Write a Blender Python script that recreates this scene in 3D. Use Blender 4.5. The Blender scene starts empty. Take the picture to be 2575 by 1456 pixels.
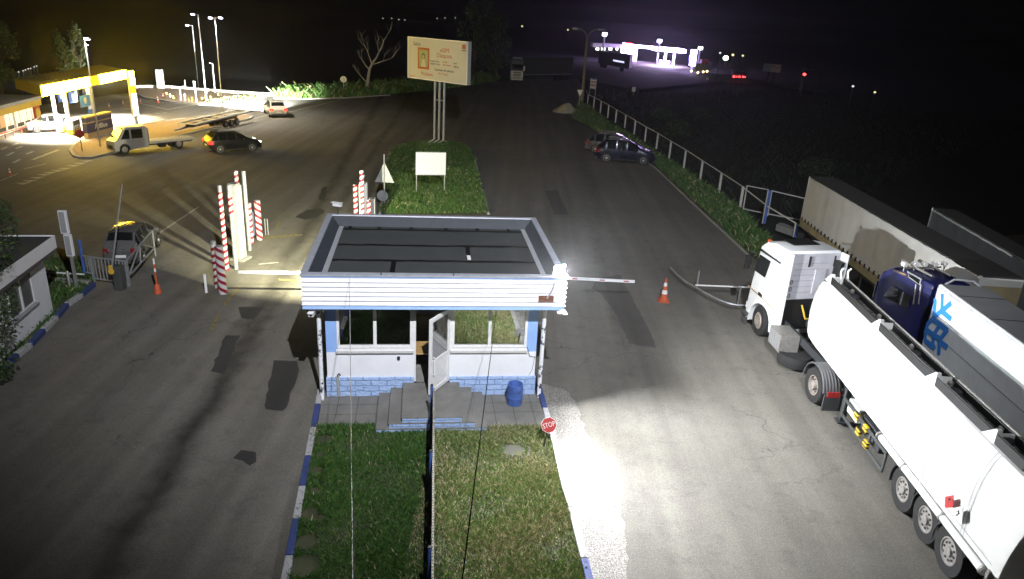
import bpy, bmesh, math, random
from math import sin, cos, pi, radians, sqrt, atan2
from mathutils import Vector as V, Matrix
from mathutils.geometry import tessellate_polygon
random.seed(11)
SC = bpy.context.scene
COL = SC.collection
RND = random.Random(5)
# ------------------------------------------------------------------ camera (10 m up a lamp mast, looking down the two lanes)
FPX, PITCH, ROLL, CH = 1812.0, radians(20.824), radians(3.243), 10.0
_F = V((0, cos(PITCH), -sin(PITCH))); _U0 = V((0, sin(PITCH), cos(PITCH))); _R0 = V((1, 0, 0))
_U = _U0 * cos(ROLL) - _R0 * sin(ROLL); _R = _R0 * cos(ROLL) + _U0 * sin(ROLL)
CAMP = V((0, 0, CH))
def ray(x, y): return _F + _R * ((x - 1287.5) / FPX) - _U * ((y - 728.0) / FPX)
def G(x, y, z=0.0):                      # survey point: where the sight line meets height z
    d = ray(x, y); return CAMP + d * ((z - CH) / d.z)
def onplane(x, y, p0, n):
    d = ray(x, y); return CAMP + d * ((p0 - CAMP).dot(n) / d.dot(n))
def proj(P):
    d = P - CAMP; z = d.dot(_F); return (1287.5 + FPX * d.dot(_R) / z, 728 - FPX * d.dot(_U) / z)
def HT(bx, by, ty, z0=0.0):              # height of an upright standing on the survey point
    b = G(bx, by, z0); lo, hi = 0.0, 40.0
    for _ in range(50):
        m = (lo + hi) / 2
        if proj(b + V((0, 0, m)))[1] > ty: lo = m
        else: hi = m
    return lo
cam = bpy.data.cameras.new('camera'); co = bpy.data.objects.new('camera', cam); COL.objects.link(co)
co.matrix_world = Matrix(((_R.x, _U.x, -_F.x, 0), (_R.y, _U.y, -_F.y, 0), (_R.z, _U.z, -_F.z, CH), (0, 0, 0, 1)))
cam.sensor_width = 36; cam.lens = FPX / 2575 * 36; cam.clip_end = 6000; cam.clip_start = 0.1
SC.camera = co
# ------------------------------------------------------------------ materials
def S(r, g, b):
    f = lambda c: (c / 255 / 12.92) if c / 255 <= 0.04045 else ((c / 255 + 0.055) / 1.055) ** 2.4
    return (f(r), f(g), f(b))
def mat(name, col, rough=0.6, metal=0.0, noise=0.0, ns=6.0, bump=0.0, bs=60.0, col2=None, thr=None, emit=None, es=0.0, spec=0.5, coat=0.0, trans=0.0):
    m = bpy.data.materials.new(name); m.use_nodes = True
    nt = m.node_tree; b = nt.nodes['Principled BSDF']; N = nt.nodes.new; L = nt.links.new
    b.inputs['Base Color'].default_value = (*col, 1); b.inputs['Roughness'].default_value = rough
    b.inputs['Metallic'].default_value = metal; b.inputs['Specular IOR Level'].default_value = spec
    if coat: b.inputs['Coat Weight'].default_value = coat; b.inputs['Coat Roughness'].default_value = 0.05
    if emit: b.inputs['Emission Color'].default_value = (*emit, 1); b.inputs['Emission Strength'].default_value = es
    tc = N('ShaderNodeTexCoord')
    if noise or col2:
        n = N('ShaderNodeTexNoise'); n.inputs['Scale'].default_value = ns; n.inputs['Detail'].default_value = 8; n.inputs['Roughness'].default_value = 0.65
        L(tc.outputs['Object'], n.inputs['Vector'])
        r = N('ShaderNodeValToRGB'); e = r.color_ramp.elements
        if col2:
            a, c = thr or (0.45, 0.6); e[0].position = a; e[1].position = c
            e[0].color = (*col, 1); e[1].color = (*col2, 1)
        else:
            e[0].position = 0.25; e[1].position = 0.75
            e[0].color = (*[x * (1 - noise) for x in col], 1); e[1].color = (*[min(1, x * (1 + noise)) for x in col], 1)
        L(n.outputs['Fac'], r.inputs['Fac']); L(r.outputs['Color'], b.inputs['Base Color'])
        mr = N('ShaderNodeMapRange'); mr.inputs['To Min'].default_value = max(0, rough - 0.12); mr.inputs['To Max'].default_value = min(1, rough + 0.12)
        L(n.outputs['Fac'], mr.inputs['Value']); L(mr.outputs['Result'], b.inputs['Roughness'])
    if bump:
        n2 = N('ShaderNodeTexNoise'); n2.inputs['Scale'].default_value = bs; n2.inputs['Detail'].default_value = 4
        L(tc.outputs['Object'], n2.inputs['Vector'])
        bp = N('ShaderNodeBump'); bp.inputs['Strength'].default_value = bump; bp.inputs['Distance'].default_value = 0.02
        L(n2.outputs['Fac'], bp.inputs['Height']); L(bp.outputs['Normal'], b.inputs['Normal'])
    return m
def glow(name, col, es): return mat(name, (0.02, 0.02, 0.02), 0.5, emit=col, es=es)
M = {}
M['white'] = mat('white_paint', (0.78, 0.79, 0.82), 0.45, noise=0.06, ns=3)
M['wall_white'] = mat('wall_white', (0.74, 0.75, 0.79), 0.7, noise=0.06, ns=2.5, bump=0.15, bs=90)
M['blue'] = mat('wall_blue', (0.25, 0.41, 0.76), 0.65, noise=0.08, ns=3, bump=0.1, bs=80)
M['pvc'] = mat('pvc_white', (0.72, 0.72, 0.72), 0.35, noise=0.12, ns=9)
M['siding'] = mat('siding_white', (0.76, 0.76, 0.80), 0.4, noise=0.08, ns=2.2)
M['siding_blue'] = mat('siding_blue', (0.30, 0.46, 0.80), 0.4, noise=0.1, ns=3)
M['bitumen'] = mat('bitumen_felt', (0.036, 0.041, 0.041), 0.8, noise=0.18, ns=2.0, bump=0.3, bs=160)
M['seam'] = mat('bitumen_seam', (0.003, 0.003, 0.003), 0.7, spec=0.2)
M['roof_metal'] = mat('roof_metal', (0.036, 0.042, 0.054), 0.55, 0.1, noise=0.2, ns=4)
M['cap'] = mat('cap_metal', (0.42, 0.44, 0.50), 0.4, 0.3, noise=0.2, ns=5)
M['galv'] = mat('galvanised_steel', (0.36, 0.38, 0.40), 0.45, 0.5, noise=0.25, ns=7)
M['grey'] = mat('grey_paint', (0.30, 0.31, 0.33), 0.5, noise=0.15, ns=6)
M['dgrey'] = mat('dark_grey', (0.055, 0.058, 0.062), 0.55, noise=0.2, ns=6)
M['black'] = mat('black_plastic', (0.007, 0.007, 0.0075), 0.55, noise=0.2, ns=8)
M['glass_dull'] = mat('matte_glass', (0.008, 0.009, 0.010), 0.85, spec=0.02)  # matte car glass, finish chosen to lose the canopy reflection
M['rubber'] = mat('tyre_rubber', (0.013, 0.013, 0.0135), 0.85, noise=0.3, ns=12, bump=0.2, bs=50)
M['rim'] = mat('rim_metal', (0.42, 0.40, 0.38), 0.4, 0.6, noise=0.35, ns=9)
M['rim_dirty'] = mat('rim_dirty', (0.30, 0.27, 0.24), 0.6, 0.3, noise=0.4, ns=9)
M['glass'] = mat('dark_glass', (0.010, 0.012, 0.014), 0.04, spec=0.9, coat=1.0)
M['concrete'] = mat('concrete', (0.23, 0.225, 0.21), 0.85, noise=0.25, ns=3.5, bump=0.3, bs=70)
M['paving'] = mat('paving', (0.16, 0.155, 0.145), 0.85, noise=0.3, ns=2.2, bump=0.3, bs=70)
M['wood'] = mat('desk_wood', (0.42, 0.26, 0.10), 0.5, noise=0.2, ns=5)
M['rust'] = mat('rust', (0.14, 0.05, 0.025), 0.85, noise=0.5, ns=9)
M['pipe_peel'] = mat('peeling_paint', (0.70, 0.71, 0.74), 0.55, col2=(0.03, 0.035, 0.07), thr=(0.53, 0.58), ns=5.5)
M['kerb_white'] = mat('kerb_white', (0.36, 0.36, 0.37), 0.8, col2=(0.15, 0.145, 0.135), thr=(0.55, 0.68), ns=9, bump=0.4, bs=40)
M['kerb_blue'] = mat('kerb_blue', (0.030, 0.048, 0.17), 0.75, noise=0.3, ns=7, bump=0.4, bs=40)
M['kerb_plain'] = mat('kerb_concrete', (0.30, 0.29, 0.26), 0.85, noise=0.3, ns=5, bump=0.3, bs=40)
M['mark'] = mat('road_paint', (0.42, 0.41, 0.37), 0.8, col2=(0.14, 0.135, 0.12), thr=(0.48, 0.66), ns=5)
M['mark_yellow'] = mat('yellow_road_paint', (0.22, 0.17, 0.04), 0.8, col2=(0.10, 0.095, 0.075), thr=(0.45, 0.58), ns=6)
M['bin'] = mat('bin_blue', (0.05, 0.11, 0.36), 0.6, noise=0.35, ns=9)
M['red'] = mat('sign_red', (0.42, 0.03, 0.03), 0.5, noise=0.1, ns=6)
M['signwhite'] = mat('sign_white', (0.75, 0.75, 0.75), 0.5)
M['stripe_red'] = mat('stripe_red', (0.30, 0.015, 0.03), 0.5)
M['orange'] = mat('cone_orange', (0.50, 0.09, 0.03), 0.55, noise=0.2, ns=9)
M['yellow'] = mat('yellow_paint', (0.62, 0.40, 0.04), 0.5, noise=0.1)
M['truck_white'] = mat('truck_white', (0.76, 0.78, 0.79), 0.42, noise=0.10, ns=3, coat=0.15)
M['tank_white'] = mat('tank_white', (0.66, 0.67, 0.65), 0.55, noise=0.08, ns=2.5, spec=0.3)
M['truck_grey'] = mat('truck_grey_plastic', (0.05, 0.053, 0.056), 0.6, noise=0.25, ns=8)
M['chassis'] = mat('chassis_grey', (0.030, 0.033, 0.037), 0.6, noise=0.35, ns=10)
M['alu'] = mat('aluminium', (0.30, 0.29, 0.27), 0.45, 0.5, noise=0.25, ns=8)
M['cab_blue'] = mat('cab_blue', (0.009, 0.012, 0.075), 0.35, noise=0.15, ns=3, coat=0.4)
M['tarp'] = mat('tarpaulin', (0.48, 0.48, 0.46), 0.75, noise=0.12, ns=1.3, bump=0.5, bs=3.0)
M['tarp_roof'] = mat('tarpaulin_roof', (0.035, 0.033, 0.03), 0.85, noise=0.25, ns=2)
M['tarp_dirty'] = mat('tarpaulin_lower', (0.28, 0.235, 0.13), 0.8, noise=0.25, ns=2)
M['soot'] = mat('tank_top_stained', (0.20, 0.20, 0.19), 0.6, col2=(0.03, 0.03, 0.029), thr=(0.42, 0.60), ns=4.5)
M['logo'] = mat('logo_blue', (0.03, 0.20, 0.62), 0.4)
M['bark'] = mat('bark', (0.075, 0.058, 0.042), 0.9, noise=0.4, ns=9, bump=0.5, bs=30)
M['deadwood'] = mat('dead_wood', (0.36, 0.33, 0.27), 0.9, noise=0.3, ns=9)
M['leaf1'] = mat('leaf_green', (0.045, 0.085, 0.022), 0.55); M['leaf2'] = mat('leaf_dark', (0.028, 0.055, 0.018), 0.6); M['leaf3'] = mat('leaf_pale', (0.075, 0.105, 0.035), 0.55)
M['g1'] = mat('grass_green', (0.040, 0.110, 0.014), 0.6); M['g2'] = mat('grass_dark', (0.026, 0.075, 0.011), 0.65)
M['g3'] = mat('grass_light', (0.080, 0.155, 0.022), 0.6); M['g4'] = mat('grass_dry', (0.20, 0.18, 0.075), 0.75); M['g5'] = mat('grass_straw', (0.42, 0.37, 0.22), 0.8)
M['cable'] = mat('cable_sheath', (0.004, 0.004, 0.004), 0.95, spec=0.05)
M['r1'] = mat('grass_yellowing_lit', (0.15, 0.205, 0.045), 0.65); M['r2'] = mat('grass_mid_lit', (0.085, 0.165, 0.025), 0.6); M['f1'] = mat('field_weed', (0.013, 0.018, 0.007), 0.8); M['f2'] = mat('field_weed_dark', (0.008, 0.012, 0.005), 0.8); M['f3'] = mat('field_weed_dry', (0.022, 0.020, 0.010), 0.85)
M['soil'] = mat('soil', (0.045, 0.052, 0.022), 0.95, col2=(0.085, 0.072, 0.045), thr=(0.5, 0.7), ns=1.8, bump=0.6, bs=14)
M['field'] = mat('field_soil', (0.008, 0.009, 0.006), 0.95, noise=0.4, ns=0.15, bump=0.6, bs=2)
M['gravel'] = mat('gravel', (0.20, 0.14, 0.085), 0.95, noise=0.55, ns=6, bump=0.9, bs=9)
M['sand'] = mat('sand_pile', (0.34, 0.31, 0.24), 0.95, noise=0.15, ns=2, bump=0.5, bs=14)
# asphalt: grain, broad wear, cracks and two oily wheel tracks
def asphalt(name, base, stains=(), rough=0.8, grain=0.5, cracks=0.5):
    m = bpy.data.materials.new(name); m.use_nodes = True; nt = m.node_tree; N = nt.nodes.new; L = nt.links.new
    b = nt.nodes['Principled BSDF']; b.inputs['Roughness'].default_value = rough; b.inputs['Specular IOR Level'].default_value = 0.35
    geo = N('ShaderNodeNewGeometry'); P = geo.outputs['Position']
    def noise(scale, detail=6, rough=0.6):
        n = N('ShaderNodeTexNoise'); n.inputs['Scale'].default_value = scale; n.inputs['Detail'].default_value = detail; n.inputs['Roughness'].default_value = rough
        L(P, n.inputs['Vector']); return n.outputs['Fac']
    def mrange(v, a, c, d, e):
        r = N('ShaderNodeMapRange'); r.inputs['From Min'].default_value = a; r.inputs['From Max'].default_value = c
        r.inputs['To Min'].default_value = d; r.inputs['To Max'].default_value = e; L(v, r.inputs['Value']); return r.outputs['Result']
    def math(op, a, c=None):
        x = N('ShaderNodeMath'); x.operation = op
        for i, q in enumerate((a, c)):
            if q is None: continue
            if isinstance(q, (int, float)): x.inputs[i].default_value = q
            else: L(q, x.inputs[i])
        return x.outputs[0]
    f = math('MULTIPLY', mrange(noise(0.16, 3), 0.3, 0.7, 0.86, 1.12), mrange(noise(1.9, 7, 0.75), 0.3, 0.7, 0.90, 1.10))
    mp = N('ShaderNodeMapping'); mp.inputs['Rotation'].default_value = (0, 0, radians(-6)); mp.inputs['Scale'].default_value = (1.5, 0.045, 1); L(P, mp.inputs[0])
    sn = N('ShaderNodeTexNoise'); sn.inputs['Scale'].default_value = 1.0; sn.inputs['Detail'].default_value = 4; L(mp.outputs[0], sn.inputs['Vector'])
    f = math('MULTIPLY', f, mrange(sn.outputs['Fac'], 0.32, 0.68, 0.80, 1.16))
    f = math('MULTIPLY', f, mrange(noise(38, 3, 0.8), 0.3, 0.7, 1 - grain, 1 + grain))
    f = math('MULTIPLY', f, mrange(noise(13, 6, 0.85), 0.3, 0.7, 1 - grain * 0.45, 1 + grain * 0.45))
    f = math('MULTIPLY', f, mrange(noise(26, 2, 0.8), 0.66, 0.72, 1.0, 1.0 + grain * 1.6))
    f = math('MULTIPLY', f, mrange(noise(17, 2, 0.8), 0.28, 0.33, 1.0 - grain * 0.5, 1.0))
    if cracks:
        wob = N('ShaderNodeTexNoise'); wob.inputs['Scale'].default_value = 1.2; wob.inputs['Detail'].default_value = 5; L(P, wob.inputs['Vector'])
        mx = N('ShaderNodeVectorMath'); mx.operation = 'MULTIPLY_ADD'; mx.inputs[1].default_value = (1.6, 1.6, 0); L(wob.outputs['Color'], mx.inputs[0]); L(P, mx.inputs[2])
        vo = N('ShaderNodeTexVoronoi'); vo.feature = 'DISTANCE_TO_EDGE'; vo.inputs['Scale'].default_value = 0.17; L(mx.outputs[0], vo.inputs['Vector'])
        ck = mrange(vo.outputs['Distance'], 0.0, 0.003, 0.25, 1.0)
        gate = mrange(noise(0.13, 2), 0.45, 0.56, 1.0, 1 - cracks)
        ck = math('MAXIMUM', ck, gate)
        f = math('MULTIPLY', f, ck)
    sep = N('ShaderNodeSeparateXYZ'); L(P, sep.inputs[0])
    for (p, q, w, depth, wav) in stains:
        d = (q - p).normalized(); nx, ny = -d.y, d.x; c0 = p.x * nx + p.y * ny
        dist = math('ADD', math('MULTIPLY', sep.outputs[0], nx), math('MULTIPLY', sep.outputs[1], ny))
        dist = math('ABSOLUTE', math('ADD', math('SUBTRACT', dist, c0), math('MULTIPLY', math('SUBTRACT', noise(0.5, 4), 0.5), wav)))
        s = mrange(dist, 0.0, w, depth, 1.0)
        s = math('MINIMUM', 1.0, math('ADD', s, mrange(noise(1.4, 6, 0.7), 0.35, 0.65, -0.06, 0.12)))
        f = math('MULTIPLY', f, s)
    hue = N('ShaderNodeMixRGB'); hue.inputs[1].default_value = (*base, 1); hue.inputs[2].default_value = (base[0] * 1.05, base[1] * 1.0, base[2] * 0.90, 1)
    L(noise(0.35, 3), hue.inputs[0])
    vm = N('ShaderNodeVectorMath'); vm.operation = 'SCALE'; L(hue.outputs[0], vm.inputs[0]); L(f, vm.inputs['Scale'])
    L(vm.outputs[0], b.inputs['Base Color'])
    bp = N('ShaderNodeBump'); bp.inputs['Strength'].default_value = 0.55; bp.inputs['Distance'].default_value = 0.012; L(noise(70, 3, 0.8), bp.inputs['Height'])
    L(bp.outputs['Normal'], b.inputs['Normal'])
    return m
def bricks(name, c1, c2, mortar, sc):
    m = bpy.data.materials.new(name); m.use_nodes = True; nt = m.node_tree; N = nt.nodes.new; L = nt.links.new; b = nt.nodes['Principled BSDF']
    tc = N('ShaderNodeTexCoord'); mp = N('ShaderNodeMapping'); mp.inputs['Rotation'].default_value = (radians(90), 0, 0); L(tc.outputs['Object'], mp.inputs[0])
    wn = N('ShaderNodeTexNoise'); wn.inputs['Scale'].default_value = 6; L(tc.outputs['Object'], wn.inputs['Vector'])
    va = N('ShaderNodeVectorMath'); va.operation = 'MULTIPLY_ADD'; va.inputs[1].default_value = (0.05, 0.05, 0.05); L(wn.outputs['Color'], va.inputs[0]); L(mp.outputs[0], va.inputs[2])
    br = N('ShaderNodeTexBrick'); L(va.outputs[0], br.inputs['Vector']); br.inputs['Scale'].default_value = sc
    br.inputs['Color1'].default_value = (*c1, 1); br.inputs['Color2'].default_value = (*c2, 1); br.inputs['Mortar'].default_value = (*mortar, 1)
    br.inputs['Mortar Size'].default_value = 0.035; br.inputs['Mortar Smooth'].default_value = 0.6; br.inputs['Brick Width'].default_value = 1.1; br.inputs['Row Height'].default_value = 0.42
    n = N('ShaderNodeTexNoise'); n.inputs['Scale'].default_value = 16; n.inputs['Detail'].default_value = 6; L(tc.outputs['Object'], n.inputs['Vector'])
    L(br.outputs['Color'], b.inputs['Base Color']); b.inputs['Roughness'].default_value = 0.75
    ad = N('ShaderNodeMath'); ad.operation = 'MULTIPLY_ADD'; ad.inputs[1].default_value = -1.2; L(br.outputs['Fac'], ad.inputs[0]); L(n.outputs['Fac'], ad.inputs[2])
    bp = N('ShaderNodeBump'); bp.inputs['Strength'].default_value = 0.8; bp.inputs['Distance'].default_value = 0.05; L(ad.outputs[0], bp.inputs['Height']); L(bp.outputs['Normal'], b.inputs['Normal'])
    return m
M['plinth'] = bricks('blue_split_stone', (0.32, 0.45, 0.72), (0.37, 0.50, 0.78), (0.23, 0.35, 0.60), 2.6)
def stripes(name, period, turns, radius, red, white, dirn=1):     # barber-pole paint
    m = bpy.data.materials.new(name); m.use_nodes = True; nt = m.node_tree; N = nt.nodes.new; L = nt.links.new; b = nt.nodes['Principled BSDF']
    tc = N('ShaderNodeTexCoord'); sp = N('ShaderNodeSeparateXYZ'); L(tc.outputs['Object'], sp.inputs[0])
    at = N('ShaderNodeMath'); at.operation = 'ARCTAN2'; L(sp.outputs[1], at.inputs[0]); L(sp.outputs[0], at.inputs[1])
    a = N('ShaderNodeMath'); a.operation = 'MULTIPLY'; a.inputs[1].default_value = dirn * turns / (2 * pi); L(at.outputs[0], a.inputs[0])
    z = N('ShaderNodeMath'); z.operation = 'MULTIPLY_ADD'; z.inputs[1].default_value = 1 / period; L(sp.outputs[2], z.inputs[0]); L(a.outputs[0], z.inputs[2])
    fr = N('ShaderNodeMath'); fr.operation = 'FRACT'; L(z.outputs[0], fr.inputs[0])
    lt = N('ShaderNodeMath'); lt.operation = 'LESS_THAN'; lt.inputs[1].default_value = 0.45; L(fr.outputs[0], lt.inputs[0])
    mx = N('ShaderNodeMixRGB'); mx.inputs[1].default_value = (*white, 1); mx.inputs[2].default_value = (*red, 1); L(lt.outputs[0], mx.inputs[0])
    n = N('ShaderNodeTexNoise'); n.inputs['Scale'].default_value = 7; n.inputs['Detail'].default_value = 6; L(tc.outputs['Object'], n.inputs['Vector'])
    mr = N('ShaderNodeMapRange'); mr.inputs['To Min'].default_value = 0.75; mr.inputs['To Max'].default_value = 1.1; L(n.outputs['Fac'], mr.inputs['Value'])
    vm = N('ShaderNodeVectorMath'); vm.operation = 'SCALE'; L(mx.outputs[0], vm.inputs[0]); L(mr.outputs[0], vm.inputs['Scale'])
    L(vm.outputs[0], b.inputs['Base Color']); b.inputs['Roughness'].default_value = 0.45
    return m
M['stripe'] = stripes('red_white_spiral', 0.26, 1, 0.1, (0.24, 0.010, 0.026), (0.52, 0.52, 0.52), -1)
M['stripe_fat'] = stripes('red_white_spiral_wide', 0.30, 2, 0.1, (0.24, 0.010, 0.026), (0.52, 0.52, 0.52), 1)
# ------------------------------------------------------------------ mesh builder
WM = {}
def wm(o): return WM.get(o, Matrix.Identity(4))
class MB:
    def __init__(s): s.v = []; s.f = []; s.m = []; s.mats = []
    def mi(s, m):
        if m not in s.mats: s.mats.append(m)
        return s.mats.index(m)
    def add(s, vs, fs, m):
        o = len(s.v); s.v += [V(v) for v in vs]; i = s.mi(m)
        for f in fs: s.f.append([o + k for k in f]); s.m.append(i)
        return s
    def hexa(s, p, m):                    # p: 4 bottom, 4 top
        return s.add(p, [(0, 3, 2, 1), (4, 5, 6, 7), (0, 1, 5, 4), (1, 2, 6, 5), (2, 3, 7, 6), (3, 0, 4, 7)], m)
    def box(s, x0, x1, y0, y1, z0, z1, m):
        return s.hexa([(x0, y0, z0), (x1, y0, z0), (x1, y1, z0), (x0, y1, z0), (x0, y0, z1), (x1, y0, z1), (x1, y1, z1), (x0, y1, z1)], m)
    def cbox(s, c, d, m, rz=0.0):
        q = []
        for z in (-1, 1):
            for x, y in ((-1, -1), (1, -1), (1, 1), (-1, 1)):
                a, b = x * d[0] / 2, y * d[1] / 2
                q.append((c[0] + a * cos(rz) - b * sin(rz), c[1] + a * sin(rz) + b * cos(rz), c[2] + z * d[2] / 2))
        return s.hexa(q, m)
    def prism(s, poly, z0, z1, m):
        n = len(poly); vs = [(p[0], p[1], z0) for p in poly] + [(p[0], p[1], z1) for p in poly]
        return s.add(vs, [list(range(n))[::-1], list(range(n, 2 * n))] + [(i, (i + 1) % n, n + (i + 1) % n, n + i) for i in range(n)], m)
    def slab(s, poly3, nrm, t, m):        # planar polygon given thickness along nrm
        n = len(poly3); a = [V(p) for p in poly3]; b = [p + nrm * t for p in a]
        return s.add(a + b, [list(range(n))[::-1], list(range(n, 2 * n))] + [(i, (i + 1) % n, n + (i + 1) % n, n + i) for i in range(n)], m)
    def tube(s, pts, r, m, n=8, caps=True):
        pts = [V(p) for p in pts]; k = len(pts); rs = r if isinstance(r, (list, tuple)) else [r] * k
        vs = []; up = None
        for i, p in enumerate(pts):
            t = (pts[min(i + 1, k - 1)] - pts[max(i - 1, 0)]).normalized()
            if up is None: up = V((0, 0, 1)) if abs(t.z) < 0.9 else V((1, 0, 0))
            a = up - t * up.dot(t)
            if a.length < 1e-4: a = t.orthogonal()
            a.normalize(); b = t.cross(a); up = a
            for j in range(n):
                w = 2 * pi * j / n; vs.append(p + (a * cos(w) + b * sin(w)) * rs[i])
        fs = [(i * n + j, i * n + (j + 1) % n, (i + 1) * n + (j + 1) % n, (i + 1) * n + j) for i in range(k - 1) for j in range(n)]
        if caps: fs += [list(range(n))[::-1], list(range((k - 1) * n, k * n))]
        return s.add(vs, fs, m)
    def lathe(s, prof, m, c=(0, 0, 0), ax='z', n=20, caps=True):   # prof: (r, h)
        c = V(c); vs = []
        for r, h in prof:
            for j in range(n):
                w = 2 * pi * j / n
                d = {'z': (r * cos(w), r * sin(w), h), 'y': (r * cos(w), h, r * sin(w)), 'x': (h, r * cos(w), r * sin(w))}[ax]
                vs.append(c + V(d))
        k = len(prof)
        fs = [(i * n + j, i * n + (j + 1) % n, (i + 1) * n + (j + 1) % n, (i + 1) * n + j) for i in range(k - 1) for j in range(n)]
        if caps: fs += [list(range(n))[::-1], list(range((k - 1) * n, k * n))]
        return s.add(vs, fs, m)
    def loft(s, rings, m, closed=True, caps=True):
        n = len(rings[0]); vs = [p for r in rings for p in r]; e = n if closed else n - 1
        fs = [(i * n + j, i * n + (j + 1) % n, (i + 1) * n + (j + 1) % n, (i + 1) * n + j) for i in range(len(rings) - 1) for j in range(e)]
        if caps: fs += [list(range(n))[::-1], list(range((len(rings) - 1) * n, len(rings) * n))]
        return s.add(vs, fs, m)
    def build(s, name, parent=None, local=False, smooth=False, bevel=0.0, recalc=True, seg=2):
        vs = s.v; loc = V((0, 0, 0))
        if parent is not None and not local:
            inv = wm(parent).inverted(); vs = [inv @ v for v in vs]
        if parent is None and vs:
            xs = [v.x for v in vs]; ys = [v.y for v in vs]; zs = [v.z for v in vs]
            loc = V(((min(xs) + max(xs)) / 2, (min(ys) + max(ys)) / 2, min(zs))); vs = [v - loc for v in vs]
        me = bpy.data.meshes.new(name); me.from_pydata([tuple(v) for v in vs], [], s.f)
        for m in s.mats: me.materials.append(m)
        me.polygons.foreach_set('material_index', s.m)
        if recalc:
            bm = bmesh.new(); bm.from_mesh(me); bmesh.ops.recalc_face_normals(bm, faces=bm.faces[:]); bm.to_mesh(me); bm.free()
        if smooth:
            me.polygons.foreach_set('use_smooth', [True] * len(me.polygons)); me.set_sharp_from_angle(angle=radians(38))
        me.update(); o = bpy.data.objects.new(name, me); COL.objects.link(o)
        if parent is not None: o.parent = parent; WM[o] = wm(parent)
        else: o.location = loc; WM[o] = Matrix.Translation(loc)
        if bevel:
            bv = o.modifiers.new('bevel', 'BEVEL'); bv.width = bevel; bv.segments = seg; bv.limit_method = 'ANGLE'; bv.angle_limit = radians(40)
        return o
def tag(o, label=None, cat=None, group=None, kind=None):
    if label: o['label'] = label
    if cat: o['category'] = cat
    if group: o['group'] = group
    if kind: o['kind'] = kind
    return o
def thing(name, label, cat, loc=(0, 0, 0), rz=0.0, group=None):
    o = bpy.data.objects.new(name, None); o.empty_display_size = 0.2; COL.objects.link(o); o.location = loc; o.rotation_euler = (0, 0, rz)
    WM[o] = Matrix.Translation(V(loc)) @ Matrix.Rotation(rz, 4, 'Z'); return tag(o, label, cat, group)
def copy_tree(o, loc=None, rz=None, parent=None):
    c = o.copy(); COL.objects.link(c)
    if parent is not None: c.parent = parent; WM[c] = wm(parent)
    if loc is not None:
        c.location = loc
        if rz is not None: c.rotation_euler = (0, 0, rz)
        WM[c] = Matrix.Translation(V(loc)) @ Matrix.Rotation(c.rotation_euler[2], 4, 'Z')
    for ch in list(o.children): copy_tree(ch, None, None, c)
    return c
def text(s, size, m, mtx, parent, name='lettering', ext=0.004, ax='CENTER', width=None, label=None):
    cu = bpy.data.curves.new(name, 'FONT'); cu.body = s; cu.size = size; cu.extrude = ext; cu.align_x = ax; cu.align_y = 'CENTER'; cu.resolution_u = 3
    t = bpy.data.objects.new(name, cu); COL.objects.link(t); bpy.context.view_layer.update()
    me = bpy.data.meshes.new_from_object(t.evaluated_get(bpy.context.evaluated_depsgraph_get())); bpy.data.objects.remove(t)
    if width:
        xs = [v.co.x for v in me.vertices]; k = width / max(1e-6, max(xs) - min(xs)); me.transform(Matrix.Diagonal((k, 1, 1, 1)))
    me.materials.clear(); me.materials.append(m); me.transform(wm(parent).inverted() @ mtx)
    o = bpy.data.objects.new(name, me); COL.objects.link(o); o.parent = parent; WM[o] = wm(parent); return o
def frame(o, x, y):                       # matrix with origin o, x axis, y axis
    x = x.normalized(); z = x.cross(y).normalized(); y = z.cross(x); return Matrix(((x.x, y.x, z.x, o.x), (x.y, y.y, z.y, o.y), (x.z, y.z, z.z, o.z), (0, 0, 0, 1)))
def sheet(name, poly, z, m, kind='structure', label=None):
    pts = [V((p[0], p[1], z)) for p in poly]; b = MB(); b.add(pts, [list(t) for t in tessellate_polygon([pts])], m)
    o = b.build(name); return tag(o, label, None, None, kind)
def ragged(poly, amp, step=0.25):
    out = []
    for i in range(len(poly)):
        a, c = V((poly[i][0], poly[i][1], 0)), V((poly[(i + 1) % len(poly)][0], poly[(i + 1) % len(poly)][1], 0)); n = max(1, int((c - a).length / step))
        for k in range(n): p = a.lerp(c, k / n); out.append((p.x + RND.uniform(-amp, amp), p.y + RND.uniform(-amp, amp)))
    return out
def pxsheet(name, px, z, m, rag=0.0, **k):
    q = [G(x, y, z) for x, y in px]; return sheet(name, ragged(q, rag) if rag else q, z, m, **k)
def wheel(parent, c, r, w, side, rim=None, n=28, rr=0.6, deep=0.04):   # axle along local y; side = +1 left, -1 right
    x, y, z = c; b = MB(); rim = rim or M['rim']; o = y; i = y - side * w
    b.lathe([(r * rr, i), (r * 0.93, i), (r, i + side * w * 0.15), (r, o - side * w * 0.15), (r * 0.93, o), (r * rr, o), (r * rr * 0.99, o - side * w * 0.6)], M['rubber'], (x, 0, z), 'y', n, False)
    b.lathe([(r * rr * 0.98, i + side * 0.02), (r * 0.05, i + side * 0.02)], M['black'], (x, 0, z), 'y', n)
    t = b.build('wheel', parent, local=True, smooth=True)
    b = MB(); q = r * rr
    b.lathe([(q * 1.0, o - side * 0.10), (q * 1.0, o - side * 0.005), (q * 0.9, o - side * 0.002), (q * 0.84, o - side * deep), (q * 0.42, o - side * deep * 0.8), (q * 0.36, o + side * 0.02), (q * 0.1, o + side * 0.03)], rim, (x, 0, z), 'y', 20)
    for k in range(10):
        a = 2 * pi * k / 10; b.cbox((x + q * 0.62 * cos(a), o - side * deep * 0.6, z + q * 0.62 * sin(a)), (q * 0.13, 0.03, q * 0.13), M['dgrey'])
    b.build('rim', t, local=True, smooth=True)
    return t
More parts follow.
